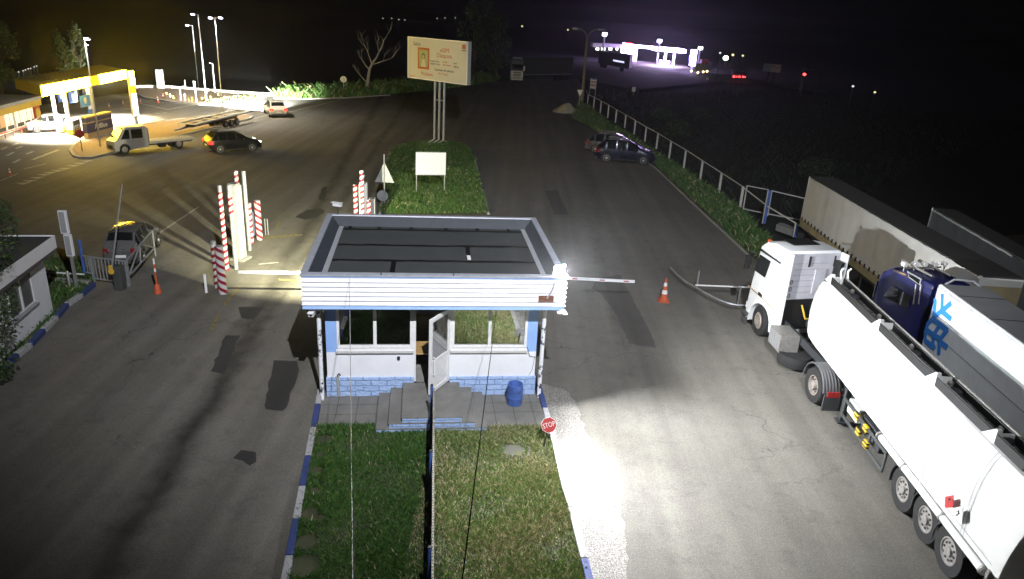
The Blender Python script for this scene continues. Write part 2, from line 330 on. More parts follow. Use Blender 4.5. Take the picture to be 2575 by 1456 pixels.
# ================================================================== SETTING
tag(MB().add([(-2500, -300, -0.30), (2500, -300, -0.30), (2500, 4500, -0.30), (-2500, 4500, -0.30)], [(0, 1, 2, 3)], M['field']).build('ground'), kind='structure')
M['asphalt'] = asphalt('asphalt_worn', (0.136, 0.131, 0.120), [(G(285, 1400), G(632, 860), 0.4, 0.58, 1.0), (G(610, 860), G(830, 470), 0.6, 0.45, 0.8), (G(1640, 1300), G(1500, 560), 0.8, 0.8, 1.5)])
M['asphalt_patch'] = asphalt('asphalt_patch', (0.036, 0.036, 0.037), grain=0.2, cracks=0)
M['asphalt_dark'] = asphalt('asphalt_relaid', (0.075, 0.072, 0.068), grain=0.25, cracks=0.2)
M['verge_gravel'] = asphalt('verge_gravel', (0.21, 0.205, 0.198), grain=1.2, cracks=0)
M['forecourt'] = asphalt('forecourt', (0.13, 0.12, 0.105), grain=0.2, cracks=0.2)
M['pad'] = asphalt('worn_concrete', (0.125, 0.12, 0.108), grain=0.3, cracks=0.2)
# one asphalt sheet: both lanes, the crossing in the distance and the parking strip
edge = [(-900, 1500), (-1600, 700), (-900, 330), (-300, 290), (120, 262), (330, 232), (470, 226), (585, 236), (686, 240), (760, 246), (870, 243), (980, 236), (1130, 222), (1290, 200), (1380, 196), (1455, 198),
        (1472, 240), (1452, 262), (1440, 300), (1530, 344), (1650, 420), (1740, 505), (1860, 618), (1960, 700), (2230, 620), (2900, 560), (3600, 1500)]
base = [G(*p) for p in edge] + [V((26, -6, 0)), V((-22, -6, 0))]
sheet('road', base, 0.0, M['asphalt'])
pxsheet('far_road', [(1240, 205), (1452, 196), (1600, 226), (1800, 205), (1935, 214), (2080, 236), (2080, 228), (1840, 190), (1500, 150), (1180, 150), (1050, 170)], -0.02, M['asphalt_dark'])
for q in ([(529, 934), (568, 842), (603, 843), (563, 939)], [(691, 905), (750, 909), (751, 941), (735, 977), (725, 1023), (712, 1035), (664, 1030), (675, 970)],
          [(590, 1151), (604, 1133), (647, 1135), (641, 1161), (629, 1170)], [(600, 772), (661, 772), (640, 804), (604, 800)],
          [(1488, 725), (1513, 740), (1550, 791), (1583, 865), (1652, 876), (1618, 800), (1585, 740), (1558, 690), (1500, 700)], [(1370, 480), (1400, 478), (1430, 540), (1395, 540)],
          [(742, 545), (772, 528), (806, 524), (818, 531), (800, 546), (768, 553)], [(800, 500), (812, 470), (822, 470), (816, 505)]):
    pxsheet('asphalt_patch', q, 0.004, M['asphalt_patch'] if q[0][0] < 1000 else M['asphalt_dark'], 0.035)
for q in ([(1205, 296), (1290, 274), (1385, 268), (1390, 278), (1310, 292), (1240, 310)], [(1060, 296), (1130, 286), (1150, 296), (1090, 306)], [(1150, 325), (1240, 312), (1250, 320), (1170, 334)], [(905, 305), (985, 300), (990, 306), (915, 312)]): pxsheet('asphalt_patch', q, 0.004, M['pad'], 0.35)
pxsheet('verge_gravel', [(1345, 960), (1432, 985), (1452, 1030), (1490, 1120), (1527, 1196), (1556, 1215), (1568, 1320), (1580, 1500), (1490, 1500), (1430, 1300), (1372, 1035)], 0.003, M['verge_gravel'], 0.06)
pxsheet('concrete_pad', [(500, 760), (545, 700), (575, 640), (600, 590), (655, 570), (648, 632), (602, 700), (560, 768)], 0.005, M['pad'], 0.02)
pxsheet('concrete_pad', [(330, 722), (322, 706), (400, 694), (520, 676), (545, 690), (450, 705)], 0.005, M['pad'], 0.03)
for q in ([(527, 830), (547, 790), (553, 790), (536, 830)], [(690, 575), (702, 555), (706, 556), (695, 577)], [(640, 598), (760, 588), (760, 592), (642, 603)], [(560, 765), (600, 720), (606, 721), (568, 768)], [(700, 700), (745, 705), (745, 709), (700, 705)]):
    pxsheet('road_marking', q, 0.008, M['mark_yellow'])
def stripe_mark(x0, y0, x1, y1, w=0.12, m='mark'):
    a, b = G(x0, y0), G(x1, y1); d = (b - a).normalized(); n = V((-d.y, d.x, 0)) * w
    sheet('road_marking', [a - n, b - n, b + n, a + n], 0.007, M[m])
for q in ((3, 376, 18, 370), (17, 392, 34, 383), (33, 410, 50, 401), (40, 374, 56, 368), (66, 388, 83, 381), (83, 402, 101, 394), (101, 395, 122, 386), (123, 386, 147, 377), (60, 355, 75, 349), (30, 366, 46, 360),
          (430, 300, 470, 296), (495, 293, 540, 290), (366, 304, 380, 302), (390, 305, 410, 301), (390, 287, 420, 283), (600, 284, 640, 281), (290, 290, 310, 287), (300, 275, 330, 272)):
    stripe_mark(*q, w=0.10)
for q in ((350, 260, 425, 276), (427, 275, 500, 262), (555, 290, 593, 262), (560, 293, 600, 262), (640, 298, 690, 285), (724, 283, 860, 250)): stripe_mark(*q, w=0.09)
for q in ((0, 455, 45, 437), (60, 425, 115, 412), (380, 600, 500, 520), (650, 665, 700, 660)): stripe_mark(*q, w=0.05)
for x, y in ((71, 455), (90, 447), (108, 439), (124, 434), (142, 429), (160, 424), (181, 417), (199, 411), (215, 405), (55, 461)):   # give-way teeth
    c = G(x, y); a = (G(215, 405) - G(71, 455)).normalized(); n = V((-a.y, a.x, 0))
    sheet('road_marking', [c - a * 0.33 - n * 0.3, c + a * 0.33 - n * 0.3, c + n * 0.35], 0.007, M['mark'])
# ------------------------------------------------------------------ kerbs
def kerb(pts, w, h, mats, name='kerb'):    # pts: (x, y) world line, one material per stretch
    b = MB(); n = len(pts)
    for i in range(n - 1):
        a, c = V((*pts[i][:2], 0)), V((*pts[i + 1][:2], 0)); d = (c - a).normalized(); q = V((-d.y, d.x, 0)) * w / 2; a = a + d * 0.012; c = c - d * 0.012
        z = V((0, 0, h)); lo = V((0, 0, -0.1)); s = q * 0.86
        b.hexa([a - q + lo, c - q + lo, c + q + lo, a + q + lo, a - s + z, c - s + z, c + s + z, a + s + z], M[mats[i % len(mats)]])
    o = b.build(name, bevel=0.015); return tag(o, kind='structure')
Lx = lambda y: 806.6 + (y - 987) * (728 - 806.6) / (1408 - 987)
ys = [987, 1024, 1084, 1155, 1232, 1315, 1408, 1500]
kerb([G(Lx(y), y) for y in ys], 0.17, 0.13, ['kerb_white', 'kerb_blue'])
kerb([G(*p) for p in ((1352, 970), (1370, 1034), (1396, 1127), (1416, 1219), (1436, 1285), (1468, 1415), (1490, 1500))], 0.17, 0.13, ['kerb_blue', 'kerb_white', 'kerb_white', 'kerb_white', 'kerb_white', 'kerb_blue'])
kerb([G(*p) for p in ((236, 719), (204, 746), (168, 771), (141, 803), (109, 836), (76, 872), (42, 899), (11, 933), (-30, 965))], 0.2, 0.14, ['kerb_blue', 'kerb_white'])
isl = [(955, 540), (961, 510), (966, 475), (971, 440), (975, 408), (982, 384), (1000, 368), (1040, 360), (1083, 357), (1130, 359), (1165, 366), (1185, 380), (1194, 405), (1203, 440), (1213, 480), (1228, 540)]
kerb([G(*p) for p in isl], 0.16, 0.11, ['kerb_white', 'kerb_blue'])
grv = [(177, 379), (187, 395), (205, 399), (228, 399), (262, 391), (330, 374), (430, 348), (540, 322), (628, 300), (634, 295), (600, 288), (552, 290), (470, 300), (367, 314), (300, 334), (222, 352), (200, 356), (177, 379)]
kerb([G(*p) for p in grv], 0.2, 0.13, ['kerb_plain'])
sheet('gravel_island', [G(*p) for p in grv[:-1]], 0.09, M['gravel'])
fkerb = [(345, 238), (365, 247), (430, 258), (500, 264), (560, 264), (610, 262)]
kerb([G(*p) for p in fkerb], 0.25, 0.13, ['kerb_plain'])
sheet('gravel_island', [G(*p) for p in fkerb + [(686, 240), (585, 236), (470, 226), (350, 222)]], 0.10, M['gravel'])
kerb([G(*p) for p in ((340, 223), (400, 221), (470, 226), (585, 236), (688, 242))], 0.3, 0.35, ['kerb_plain'])
kerb([G(*p) for p in ((688, 248), (760, 250), (870, 247), (980, 240))], 0.25, 0.12, ['kerb_plain'])
kerb([G(*p) for p in ((1452, 296), (1530, 346), (1650, 424), (1740, 510), (1800, 566), (1885, 645))], 0.16, 0.06, ['kerb_plain'])
sheet('soil', [G(*p) for p in isl], 0.06, M['soil'])
lawn = [(Lx(1076), 1076), (1372, 1076), (1396, 1127), (1416, 1219), (1468, 1415), (1492, 1510), (Lx(1510), 1510)]
sheet('soil', [G(*p) for p in lawn] , 0.05, M['soil'])
lgrass = [(232, 722), (204, 748), (168, 773), (141, 805), (109, 838), (76, 874), (42, 901), (-60, 985), (-420, 900), (-300, 640), (60, 640), (200, 655), (240, 700)]
sheet('soil', [G(*p) for p in lgrass], 0.05, M['soil'])
verge = [(1455, 258), (1440, 300), (1530, 344), (1650, 420), (1740, 505), (1860, 618), (1905, 655), (1935, 610), (1860, 525), (1760, 460), (1640, 380), (1540, 318), (1478, 268)]
sheet('soil', [G(*p) for p in verge], 0.05, M['soil'])
strip = [(690, 248), (760, 250), (870, 246), (980, 239), (1130, 224), (1250, 205), (1240, 190), (1100, 205), (980, 216), (860, 224), (690, 236)]
sheet('soil', [G(*p) for p in strip], 0.04, M['soil'])
# ------------------------------------------------------------------ grass (blades)
def inside(p, poly):
    c = False; j = len(poly) - 1
    for i in range(len(poly)):
        a, b = poly[i], poly[j]
        if (a[1] > p[1]) != (b[1] > p[1]) and p[0] < (b[0] - a[0]) * (p[1] - a[1]) / (b[1] - a[1]) + a[0]: c = not c
        j = i
    return c
def vnoise(x, y, s=1.0):
    return 0.5 + 0.25 * (sin(x * 1.7 * s + 1.3 * sin(y * 1.1 * s)) + sin(y * 2.3 * s + 1.7 * sin(x * 0.9 * s + 2)))
def grass(poly, n, h, w, z, mats, weights, dry=None, hole=(), label=None):
    xs = [p[0] for p in poly]; yy = [p[1] for p in poly]; vs = []; fs = []; mi = []; got = 0; tries = 0
    while got < n and tries < n * 12:
        tries += 1; x = RND.uniform(min(xs), max(xs)); y = RND.uniform(min(yy), max(yy))
        if not inside((x, y), poly): continue
        if any((x - a) ** 2 + (y - b) ** 2 < r * r for a, b, r in hole): continue
        q = vnoise(x, y, 1.6)
        if RND.random() > 0.45 + 0.8 * q: continue
        a = RND.uniform(0, 2 * pi); hh = h * RND.uniform(0.5, 1.35) * (0.7 + 0.6 * q); ln = hh * RND.uniform(0.25, 1.1); b = RND.uniform(0, 2 * pi); ww = w * RND.uniform(0.7, 1.3)
        p = V((x, y, z)); s = V((cos(a), sin(a), 0)) * ww; t = V((cos(b), sin(b), 0)) * ln
        o = len(vs); vs += [p - s, p + s, p + s * 0.6 + t * 0.45 + V((0, 0, hh * 0.65)), p + t + V((0, 0, hh))]; fs.append((o, o + 1, o + 2)); fs.append((o, o + 2, o + 3))
        d = dry(x, y) if dry else 0.0
        k = RND.choices(range(len(mats)), weights)[0] if RND.random() > d else RND.choice((len(mats), len(mats) + 1))
        mi += [k, k]; got += 1
    me = bpy.data.meshes.new('grass'); me.from_pydata([tuple(v) for v in vs], [], fs)
    for m in list(mats) + ['g4', 'g5']: me.materials.append(M[m])
    me.polygons.foreach_set('material_index', mi); o = bpy.data.objects.new('grass', me); COL.objects.link(o); return tag(o, label, kind='stuff')
lp = [G(*p) for p in lawn]; fenceP = G(1089, 1090); fx = fenceP.x
mh = G(1290, 1138)
def dryL(x, y):
    if x < -1.75 + (x > -1.9) * 0.0: return 0.02 + 0.35 * (x < -4.6) * vnoise(x, y, 3)
    return 0.22 + 0.45 * vnoise(x * 0.9, y * 0.9, 1.3)
fa, fb_ = G(1090, 1070), G(1114, 1515)
grass([G(Lx(1076), 1076), fa, fb_, G(Lx(1510), 1510)], 34000, 0.085, 0.011, 0.05, ['g1', 'g2', 'g3'], [5, 4, 2], dryL, [(*G(x, y).to_2d(), r) for x, y, r in ((815, 1112, .22), (806, 1150, .12), (798, 1190, .16), (792, 1240, .12), (778, 1300, .2), (800, 1310, .14), (770, 1370, .22), (765, 1430, .3), (880, 1130, .07), (1075, 1330, .12))])
grass([fa, G(1372, 1076), G(1396, 1127), G(1416, 1219), G(1468, 1415), G(1492, 1510), fb_], 36000, 0.085, 0.012, 0.05, ['r1', 'r2', 'g3'], [4, 4, 2], dryL, [(mh.x, mh.y, 0.27)])  # drier right lawn; its greens are also lightened to strengthen the flood light
grass([G(*p) for p in isl], 42000, 0.15, 0.018, 0.06, ['g1', 'g2', 'g3'], [5, 4, 3], lambda x, y: 0.08)
grass([G(*p) for p in lgrass], 14000, 0.14, 0.018, 0.05, ['g1', 'g2', 'g3'], [4, 5, 1], lambda x, y: 0.05)
grass([G(*p) for p in verge], 16000, 0.30, 0.03, 0.05, ['g1', 'g2', 'g3'], [4, 5, 2], lambda x, y: 0.1)
grass([G(*p) for p in strip], 9000, 0.75, 0.06, 0.04, ['g1', 'g2', 'g3'], [4, 2, 4], lambda x, y: 0.12)
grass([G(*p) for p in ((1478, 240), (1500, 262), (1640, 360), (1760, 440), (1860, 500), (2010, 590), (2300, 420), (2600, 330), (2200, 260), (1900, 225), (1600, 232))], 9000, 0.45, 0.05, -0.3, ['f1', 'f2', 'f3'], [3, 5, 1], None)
grass([G(*p) for p in ((590, 244), (686, 241), (640, 262), (560, 262), (500, 258))], 700, 0.16, 0.05, 0.1, ['g1', 'g2', 'g3'], [2, 1, 3], lambda x, y: 0.6)
# ================================================================== GUARD BOOTH
BY = radians(7.853); BO = V((-1.905, 17.026, 0)); BX = V((cos(BY), sin(BY), 0)); BV = V((-sin(BY), cos(BY), 0))
def B(a, v, z=0.0): return BO + BX * a + BV * v + V((0, 0, z))
booth = thing('guard_booth', 'small blue and white guard booth with flat black roof between two lanes', 'guard booth', BO, BY)
HW, DR, ZT, ZB = 3.31, 5.625, 3.78, 2.855
def ringrect(d): return [(-HW - d, -d), (HW + d, -d), (HW + d, DR + d), (-HW - d, DR + d)]
def ringfaces(b, prof, mats):
    for i in range(len(prof) - 1):
        (d0, z0), (d1, z1) = prof[i], prof[i + 1]; r0, r1 = ringrect(d0), ringrect(d1)
        for k in range(4):
            j = (k + 1) % 4; b.add([(*r0[k], z0), (*r0[j], z0), (*r1[j], z1), (*r1[k], z1)], [(0, 1, 2, 3)], M[mats[i]])
prof = [(0.02, ZT), (0.025, ZT - 0.07)]; mm = ['siding_blue']; z = ZT - 0.07; nb = 6; hb = (ZT - 0.07 - ZB - 0.11) / nb
for i in range(nb):
    prof += [(0.0, z - 0.004), (0.035, z - hb + 0.012), (0.03, z - hb)]; mm += ['dgrey', 'siding', 'siding']; z -= hb
prof += [(0.005, z - 0.005), (0.025, ZB + 0.01), (0.0, ZB)]; mm += ['dgrey', 'siding_blue', 'siding_blue']
b = MB(); ringfaces(b, prof, mm); b.build('fascia', booth, local=True, recalc=False)
b = MB(); prof = [(0.045, ZT - 0.03), (0.045, ZT + 0.02), (-0.12, ZT + 0.025), (-0.13, ZT - 0.01)]; ringfaces(b, prof, ['cap'] * 3)
for sx in (-1.4, 0.4): b.box(sx, sx + 0.03, -0.05, 0.13, ZT + 0.022, ZT + 0.03, M['dgrey'])
b.build('parapet_cap', booth, local=True, recalc=False)
b = MB(); ringfaces(b, [(-0.115, ZT + 0.01), (-0.36, 3.50)], ['roof_metal'])
r = ringrect(-0.34); b.add([(*p, 3.50) for p in r], [(0, 1, 2, 3)], M['bitumen'])
x0, x1, y0, y1 = -HW + 0.4, HW - 0.4, 0.42, DR - 0.42
for v in (0.62, 1.95, 3.35, 4.95):                                       # tarred lap joints
    pts = []; x = x0
    while x < x1: pts.append((x, v + RND.uniform(-0.02, 0.02))); x += 0.35
    pts.append((x1, v)); vs = [(px, py - RND.uniform(0.05, 0.10), 3.506) for px, py in pts] + [(px, py + RND.uniform(0.05, 0.10), 3.506) for px, py in pts]; n = len(pts)
    b.add(vs, [(i, i + 1, n + i + 1, n + i) for i in range(n - 1)], M['seam'])
for x, va, vb in ((-1.15, 0.62, 1.95), (0.95, 1.95, 3.35)): b.add([(x - 0.07, va, 3.509), (x + 0.06, va, 3.509), (x + 0.08, vb, 3.509), (x - 0.05, vb, 3.509)], [(0, 1, 2, 3)], M['seam'])
for x in (-2.6, -1.7, -0.7, 0.4, 1.4, 2.4): b.add([(x - 0.06, 4.95, 3.509), (x + 0.05, 4.95, 3.509), (x + 0.04, 5.28, 3.509), (x - 0.05, 5.28, 3.509)], [(0, 1, 2, 3)], M['seam'])
for xa, xb in ((-HW + 0.36, -HW + 0.5), (HW - 0.5, HW - 0.36)): b.add([(xa, 0.4, 3.513), (xb, 0.4, 3.513), (xb, DR - 0.4, 3.513), (xa, DR - 0.4, 3.513)], [(0, 1, 2, 3)], M['grey'])
b.build('roof', booth, local=True, recalc=False)
tag(MB().box(0.9, 1.0, 2.05, 2.42, 3.515, 3.53, M['signwhite']).build('roof_glint', booth, local=True))  # white slip modelled in place of a lamp's reflection on the felt
b = MB(); b.add([(*p, ZB + 0.012) for p in ringrect(0.0)], [(0, 1, 2, 3)], M['siding']); b.build('soffit', booth, local=True)
# walls: outer shell 0.16 thick, front with two windows and a door opening
XL, XR, YF, YB, ZS, ZW = -2.88, 2.78, 0.637, 5.2, 1.47, 2.862
b = MB()
for xa, xb in ((XL, -0.56), (0.40, XR)): b.box(xa, xb, YF, YF + 0.16, 0.6, ZS - 0.12, M['wall_white'])
b.box(XL, -2.60, YF, YF + 0.16, ZS - 0.12, ZW, M['blue']); b.box(2.50, XR, YF, YF + 0.16, ZS - 0.12, ZW, M['blue'])
for xa, xb in ((XL, XL + 0.16), (XR - 0.16, XR)):
    b.box(xa, xb, YF + 0.16, YB, 0.6, 1.35, M['wall_white']); b.box(xa, xb, YF + 0.16, YB, 1.35, ZW, M['blue'])
b.box(XL + 0.16, XR - 0.16, YB - 0.16, YB, 0.6, 1.35, M['wall_white']); b.box(XL + 0.16, XR - 0.16, YB - 0.16, YB, 1.35, ZW, M['blue'])
b.build('wall', booth, local=True)
b = MB()
for xa, xb in ((XL - 0.03, -0.56), (0.40, XR + 0.03)): b.box(xa, xb, YF - 0.05, YF + 0.16, 0.0, 0.6, M['plinth'])
b.box(XL - 0.03, XL + 0.16, YF + 0.16, YB + 0.03, 0, 0.6, M['plinth']); b.box(XR - 0.16, XR + 0.03, YF + 0.16, YB + 0.03, 0, 0.6, M['plinth'])
b.build('plinth', booth, local=True)
MB().box(XL + 0.1, XR - 0.1, YF + 0.06, YB - 0.1, 0.40, 0.47, M['concrete']).build('floor', booth, local=True)
def window(xa, xb, xm):
    b = MB(); f = 0.075; y0, y1 = YF - 0.01, YF + 0.09; zt = 2.84
    b.box(xa, xa + f, y0, y1, ZS, zt, M['pvc']); b.box(xb - f, xb, y0, y1, ZS, zt, M['pvc']); b.box(xm - 0.045, xm + 0.045, y0, y1, ZS + f, zt - f, M['pvc'])
    b.box(xa + f, xb - f, y0, y1, ZS, ZS + f, M['pvc']); b.box(xa + f, xb - f, y0, y1, zt - f, zt, M['pvc'])
    w = b.build('window', booth, local=True, bevel=0.01)
    b = MB(); b.box(xa + f, xm - 0.045, YF + 0.04, YF + 0.055, ZS + f, zt - f, M['window_glass']); b.box(xm + 0.045, xb - f, YF + 0.04, YF + 0.055, ZS + f, zt - f, M['window_glass']); b.build('pane', w, local=True)
    b = MB(); b.hexa([(xa - 0.02, YF - 0.09, ZS - 0.118), (xb + 0.02, YF - 0.09, ZS - 0.118), (xb + 0.02, YF + 0.15, ZS - 0.118), (xa - 0.02, YF + 0.15, ZS - 0.118), (xa - 0.02, YF - 0.11, ZS - 0.04), (xb + 0.02, YF - 0.11, ZS - 0.04), (xb + 0.02, YF + 0.15, ZS - 0.002), (xa - 0.02, YF + 0.15, ZS - 0.002)], M['pvc'])
    b.build('sill', w, local=True)
gm = bpy.data.materials.new('window_glass'); gm.use_nodes = True; nt = gm.node_tree; nt.nodes.clear()
ou = nt.nodes.new('ShaderNodeOutputMaterial'); mx = nt.nodes.new('ShaderNodeMixShader'); gl = nt.nodes.new('ShaderNodeBsdfGlossy'); tr = nt.nodes.new('ShaderNodeBsdfTransparent'); fr = nt.nodes.new('ShaderNodeFresnel')
fr.inputs['IOR'].default_value = 3.6; gl.inputs['Roughness'].default_value = 0.015; gl.inputs['Color'].default_value = (0.95, 0.95, 0.95, 1); tr.inputs['Color'].default_value = (0.45, 0.47, 0.46, 1)
nt.links.new(fr.outputs[0], mx.inputs[0]); nt.links.new(tr.outputs[0], mx.inputs[1]); nt.links.new(gl.outputs[0], mx.inputs[2]); nt.links.new(mx.outputs[0], ou.inputs[0])
M['window_glass'] = gm
window(-2.60, -0.60, -1.60); window(0.44, 2.50, 1.47)
b = MB()                                                                  # door frame
b.box(-0.60, -0.515, YF - 0.02, YF + 0.1, ZS - 0.12, 2.86, M['pvc']); b.box(-0.56, -0.515, YF - 0.02, YF + 0.1, 0.46, ZS - 0.12, M['pvc'])
b.box(0.36, 0.44, YF - 0.02, YF + 0.1, ZS - 0.12, 2.86, M['pvc']); b.box(0.36, 0.40, YF - 0.02, YF + 0.1, 0.46, ZS - 0.12, M['pvc'])
b.box(-0.515, 0.36, YF - 0.02, YF + 0.1, 2.70, 2.86, M['pvc']); b.build('door_frame', booth, local=True, bevel=0.008)
# open door leaf, hinged at the right jamb
hp = V((0.37, YF - 0.03, 0.0)); e = (V((-0.15, -0.2, 0)) - hp).normalized(); nn = V((-e.y, e.x, 0)); LW = 0.98
def leafbox(b, u0, u1, z0, z1, m, t=0.06, o=0.0):
    p = [hp + e * u + nn * (s * t / 2 + o) + V((0, 0, zz)) for zz in (z0, z1) for u, s in ((u0, -1), (u1, -1), (u1, 1), (u0, 1))]; b.hexa(p, m)
b = MB(); leafbox(b, 0, 0.1, 0.5, 2.66, M['pvc']); leafbox(b, LW - 0.1, LW, 0.5, 2.66, M['pvc']); leafbox(b, 0.1, LW - 0.1, 0.5, 0.62, M['pvc']); leafbox(b, 0.1, LW - 0.1, 2.55, 2.66, M['pvc']); leafbox(b, 0.1, LW - 0.1, 1.36, 1.46, M['pvc'])
leafbox(b, 0.1, LW - 0.1, 0.62, 1.36, M['pvc'], 0.03)
door = b.build('door', booth, local=True, bevel=0.008)
b = MB(); leafbox(b, 0.1, LW - 0.1, 1.46, 2.55, gm, 0.016); b.build('pane', door, local=True)
for sd in (-1, 1):
    b = MB(); o = nn * sd * 0.075
    b.tube([hp + e * (LW - 0.13) + nn * sd * 0.03 + V((0, 0, 1.05)), hp + e * (LW - 0.13) + o + V((0, 0, 1.05)), hp + e * (LW - 0.13) + o + V((0, 0, 1.55)), hp + e * (LW - 0.13) + nn * sd * 0.03 + V((0, 0, 1.55))], 0.016, M['pvc'], 8); b.build('handle', door, local=True, smooth=True)
b = MB()                                                                  # three-tier steps
def tier(hw, zf, zt, yf):
    b.box(-0.09 - hw, -0.09 + hw, yf, 0.575, zf, zt - 0.03, M['plinth']); b.box(-0.09 - hw - 0.02, -0.09 + hw + 0.02, yf - 0.008, 0.575, zt - 0.03, zt, M['paving'])
tier(1.39, 0.0, 0.15, -1.29); tier(1.08, 0.15, 0.30, -1.275); tier(0.75, 0.30, 0.45, -1.26); b.build('steps', booth, local=True, bevel=0.008)
for xa in (-3.02, 2.92):
    b = MB(); b.tube([(xa, 0.5, 2.86), (xa, 0.5, 0.16), (xa, 0.47, 0.08), (xa, 0.36, 0.03)], 0.058, M['pipe_peel'], 10); b.tube([(xa, 0.5, 2.5), (xa, 0.62, 2.5)], 0.02, M['grey'], 6); b.tube([(xa, 0.5, 1.0), (xa, 0.62, 1.0)], 0.02, M['grey'], 6); b.build('downpipe', booth, local=True, smooth=True)
MB().box(-1.02, -0.94, YF - 0.04, YF, 1.12, 1.22, M['black']).build('doorbell', booth, local=True, bevel=0.01)
MB().box(2.62, 3.02, -0.05, -0.037, 3.10, 3.28, M['rust']).build('bracket_plate', booth, local=True)
b = MB()
for k, (x, z, t) in enumerate(((3.30, 2.86, .3), (3.2, 2.83, -.3), (3.34, 2.80, .1))):
    b.add([(x - 0.07, -0.04, z), (x + 0.03, -0.05, z + 0.03), (x + 0.06 + 0.01 * k, -0.08, z - 0.03 + 0.03 * t), (x - 0.03, -0.06, z - 0.06)], [(0, 1, 2, 3)], M['siding'])
b.build('torn_sheet', booth, local=True, recalc=False)
b = MB(); b.tube([(2.84, -0.04, 3.2), (2.95, -0.16, 3.5), (3.0, -0.14, 3.72)], 0.022, M['cap'], 6); b.build('bracket_arm', booth, local=True, smooth=True)
b = MB(); b.tube([B(2.52, YF - 0.03, 1.5), B(2.6, YF - 0.02, 1.22), B(2.8, YF - 0.02, 1.18), B(2.9, YF - 0.03, 1.4)], 0.008, M['black'], 5); b.tube([B(2.75, YF - 0.02, 1.2), B(2.7, YF - 0.02, 0.8), B(2.62, YF - 0.02, 0.62)], 0.006, M['dgrey'], 5); b.build('loose_wire', booth)
b = MB(); pts = [(-3.15, 0.575), (XR + 0.25, 0.575), (2.95, -1.12), (-3.14, -1.0)]
b.prism([B(*p).to_2d() for p in pts], -0.05, 0.045, M['paving'])
for i in range(1, 12):
    xa = -3.1 + i * 0.52; b.add([B(xa, 0.55, 0.049), B(xa + 0.015, 0.55, 0.049), B(xa + 0.015, -1.0, 0.049), B(xa, -1.0, 0.049)], [(0, 1, 2, 3)], M['soil'])
for v in (0.1, -0.4): b.add([B(-3.1, v, 0.053), B(2.95, v, 0.053), B(2.95, v + 0.015, 0.053), B(-3.1, v + 0.015, 0.053)], [(0, 1, 2, 3)], M['soil'])
tag(b.build('pavement'), kind='structure')
d = MB(); c = B(-0.32, 1.35)
for q in ((-0.3, -0.3), (0.3, -0.3), (0.3, 0.3), (-0.3, 0.3)): d.cbox((c.x + q[0], c.y + q[1], 0.79), (0.05, 0.05, 0.64), M['wood'], BY)
d.cbox((c.x, c.y, 1.13), (0.8, 0.8, 0.04), M['wood'], BY)
tag(d.build('desk', bevel=0.01), 'pale wooden desk just inside the open booth door', 'desk')
# ------------------------------------------------------------------ booth surroundings
FP = B(3.10, 0.05, 3.99)
fl = thing('floodlight', 'glaring white floodlight on the front right corner of the booth roof', 'floodlight', FP)
FD = V((0.50, -0.84, -0.14)).normalized()
fb = MB(); fq = frame(FP, V((-FD.y, FD.x, 0)), V((0, 0, 1)));
X_ = V((-FD.y, FD.x, 0)).normalized(); Y_ = FD.cross(X_).normalized(); 
def fbox(b, sx, sy, d0, d1, m): b.hexa([FP + X_ * sx * i + Y_ * sy * j + FD * d for d in (d0, d1) for i, j in ((-1, -1), (1, -1), (1, 1), (-1, 1))], m)
fbox(fb, 0.17, 0.13, -0.03, 0.05, M['dgrey']); fb.tube([FP - FD * 0.03, FP - FD * 0.05 + V((-0.02, 0.0, -0.12)), B(3.02, 0.10, 3.80)], 0.022, M['cap'], 6)
fb.build('housing', fl, bevel=0.01)
M['flood'] = glow('flood_lens', (0.93, 0.96, 1.0), 3500)
fb = MB(); fbox(fb, 0.15, 0.11, 0.052, 0.058, M['flood']); fb.build('lens', fl)
def camera_box(p, d, name, label, post=None):
    t = thing(name, label, 'security camera', p); b = MB(); d = d.normalized(); s = V((-d.y, d.x, 0)).normalized(); u = V((0, 0, 1))
    b.hexa([p + d * q + s * i * 0.06 + u * (j * 0.05 + 0.0) for q in (-0.14, 0.14) for i, j in ((-1, -1), (1, -1), (1, 1), (-1, 1))], M['signwhite'])
    b.hexa([p + d * q + s * i * 0.075 + u * (0.055 + j * 0.012) for q in (-0.16, 0.2) for i, j in ((-1, 0), (1, 0), (1, 1), (-1, 1))], M['signwhite'])
    if post: b.tube([p - u * 0.05, p - u * post], 0.025, M['dgrey'], 8)
    b.build('housing', t); b = MB(); b.tube([p + d * 0.14, p + d * 0.155], 0.035, M['black'], 10); b.build('lens', t, smooth=True)
camera_box(B(-3.12, 0.15, 2.70), V((0, -1, -0.1)), 'security_camera', 'small white security camera hanging under the front left eave of the booth', None)
camera_box(B(-3.02, 5.55, 4.12), V((-1, 0.3, 0)), 'security_camera', 'white security camera on a short post at the back left roof corner', 0.36)
b = MB(); p = G(1293, 1018); b.lathe([(0.20, 0.05), (0.215, 0.25), (0.225, 0.27), (0.215, 0.3), (0.215, 0.48), (0.225, 0.5), (0.205, 0.66), (0.18, 0.66), (0.17, 0.5), (0.16, 0.45)], M['bin'], (p.x, p.y, 0), 'z', 24)
tag(b.build('trash_bin', smooth=True), 'blue barrel trash bin on the paving beside the booth plinth', 'trash bin')
b = MB(); p = G(853, 998); b.tube([(p.x, p.y, 0.04), (p.x - 0.03, p.y + 0.0, 0.62)], 0.06, M['grey'], 10); b.tube([(p.x - 0.03, p.y, 0.62), (p.x - 0.02, p.y, 0.66), (p.x + 0.02, p.y, 0.72), (p.x + 0.05, p.y, 0.66)], 0.018, M['black'], 6)
tag(b.build('pipe_stub', smooth=True), 'grey upright pipe stub at the left front of the booth plinth', 'pipe')
st = G(1366, 1127); stop = thing('stop_sign', 'red octagonal STOP sign on a short post at the lawn edge', 'stop sign', st)
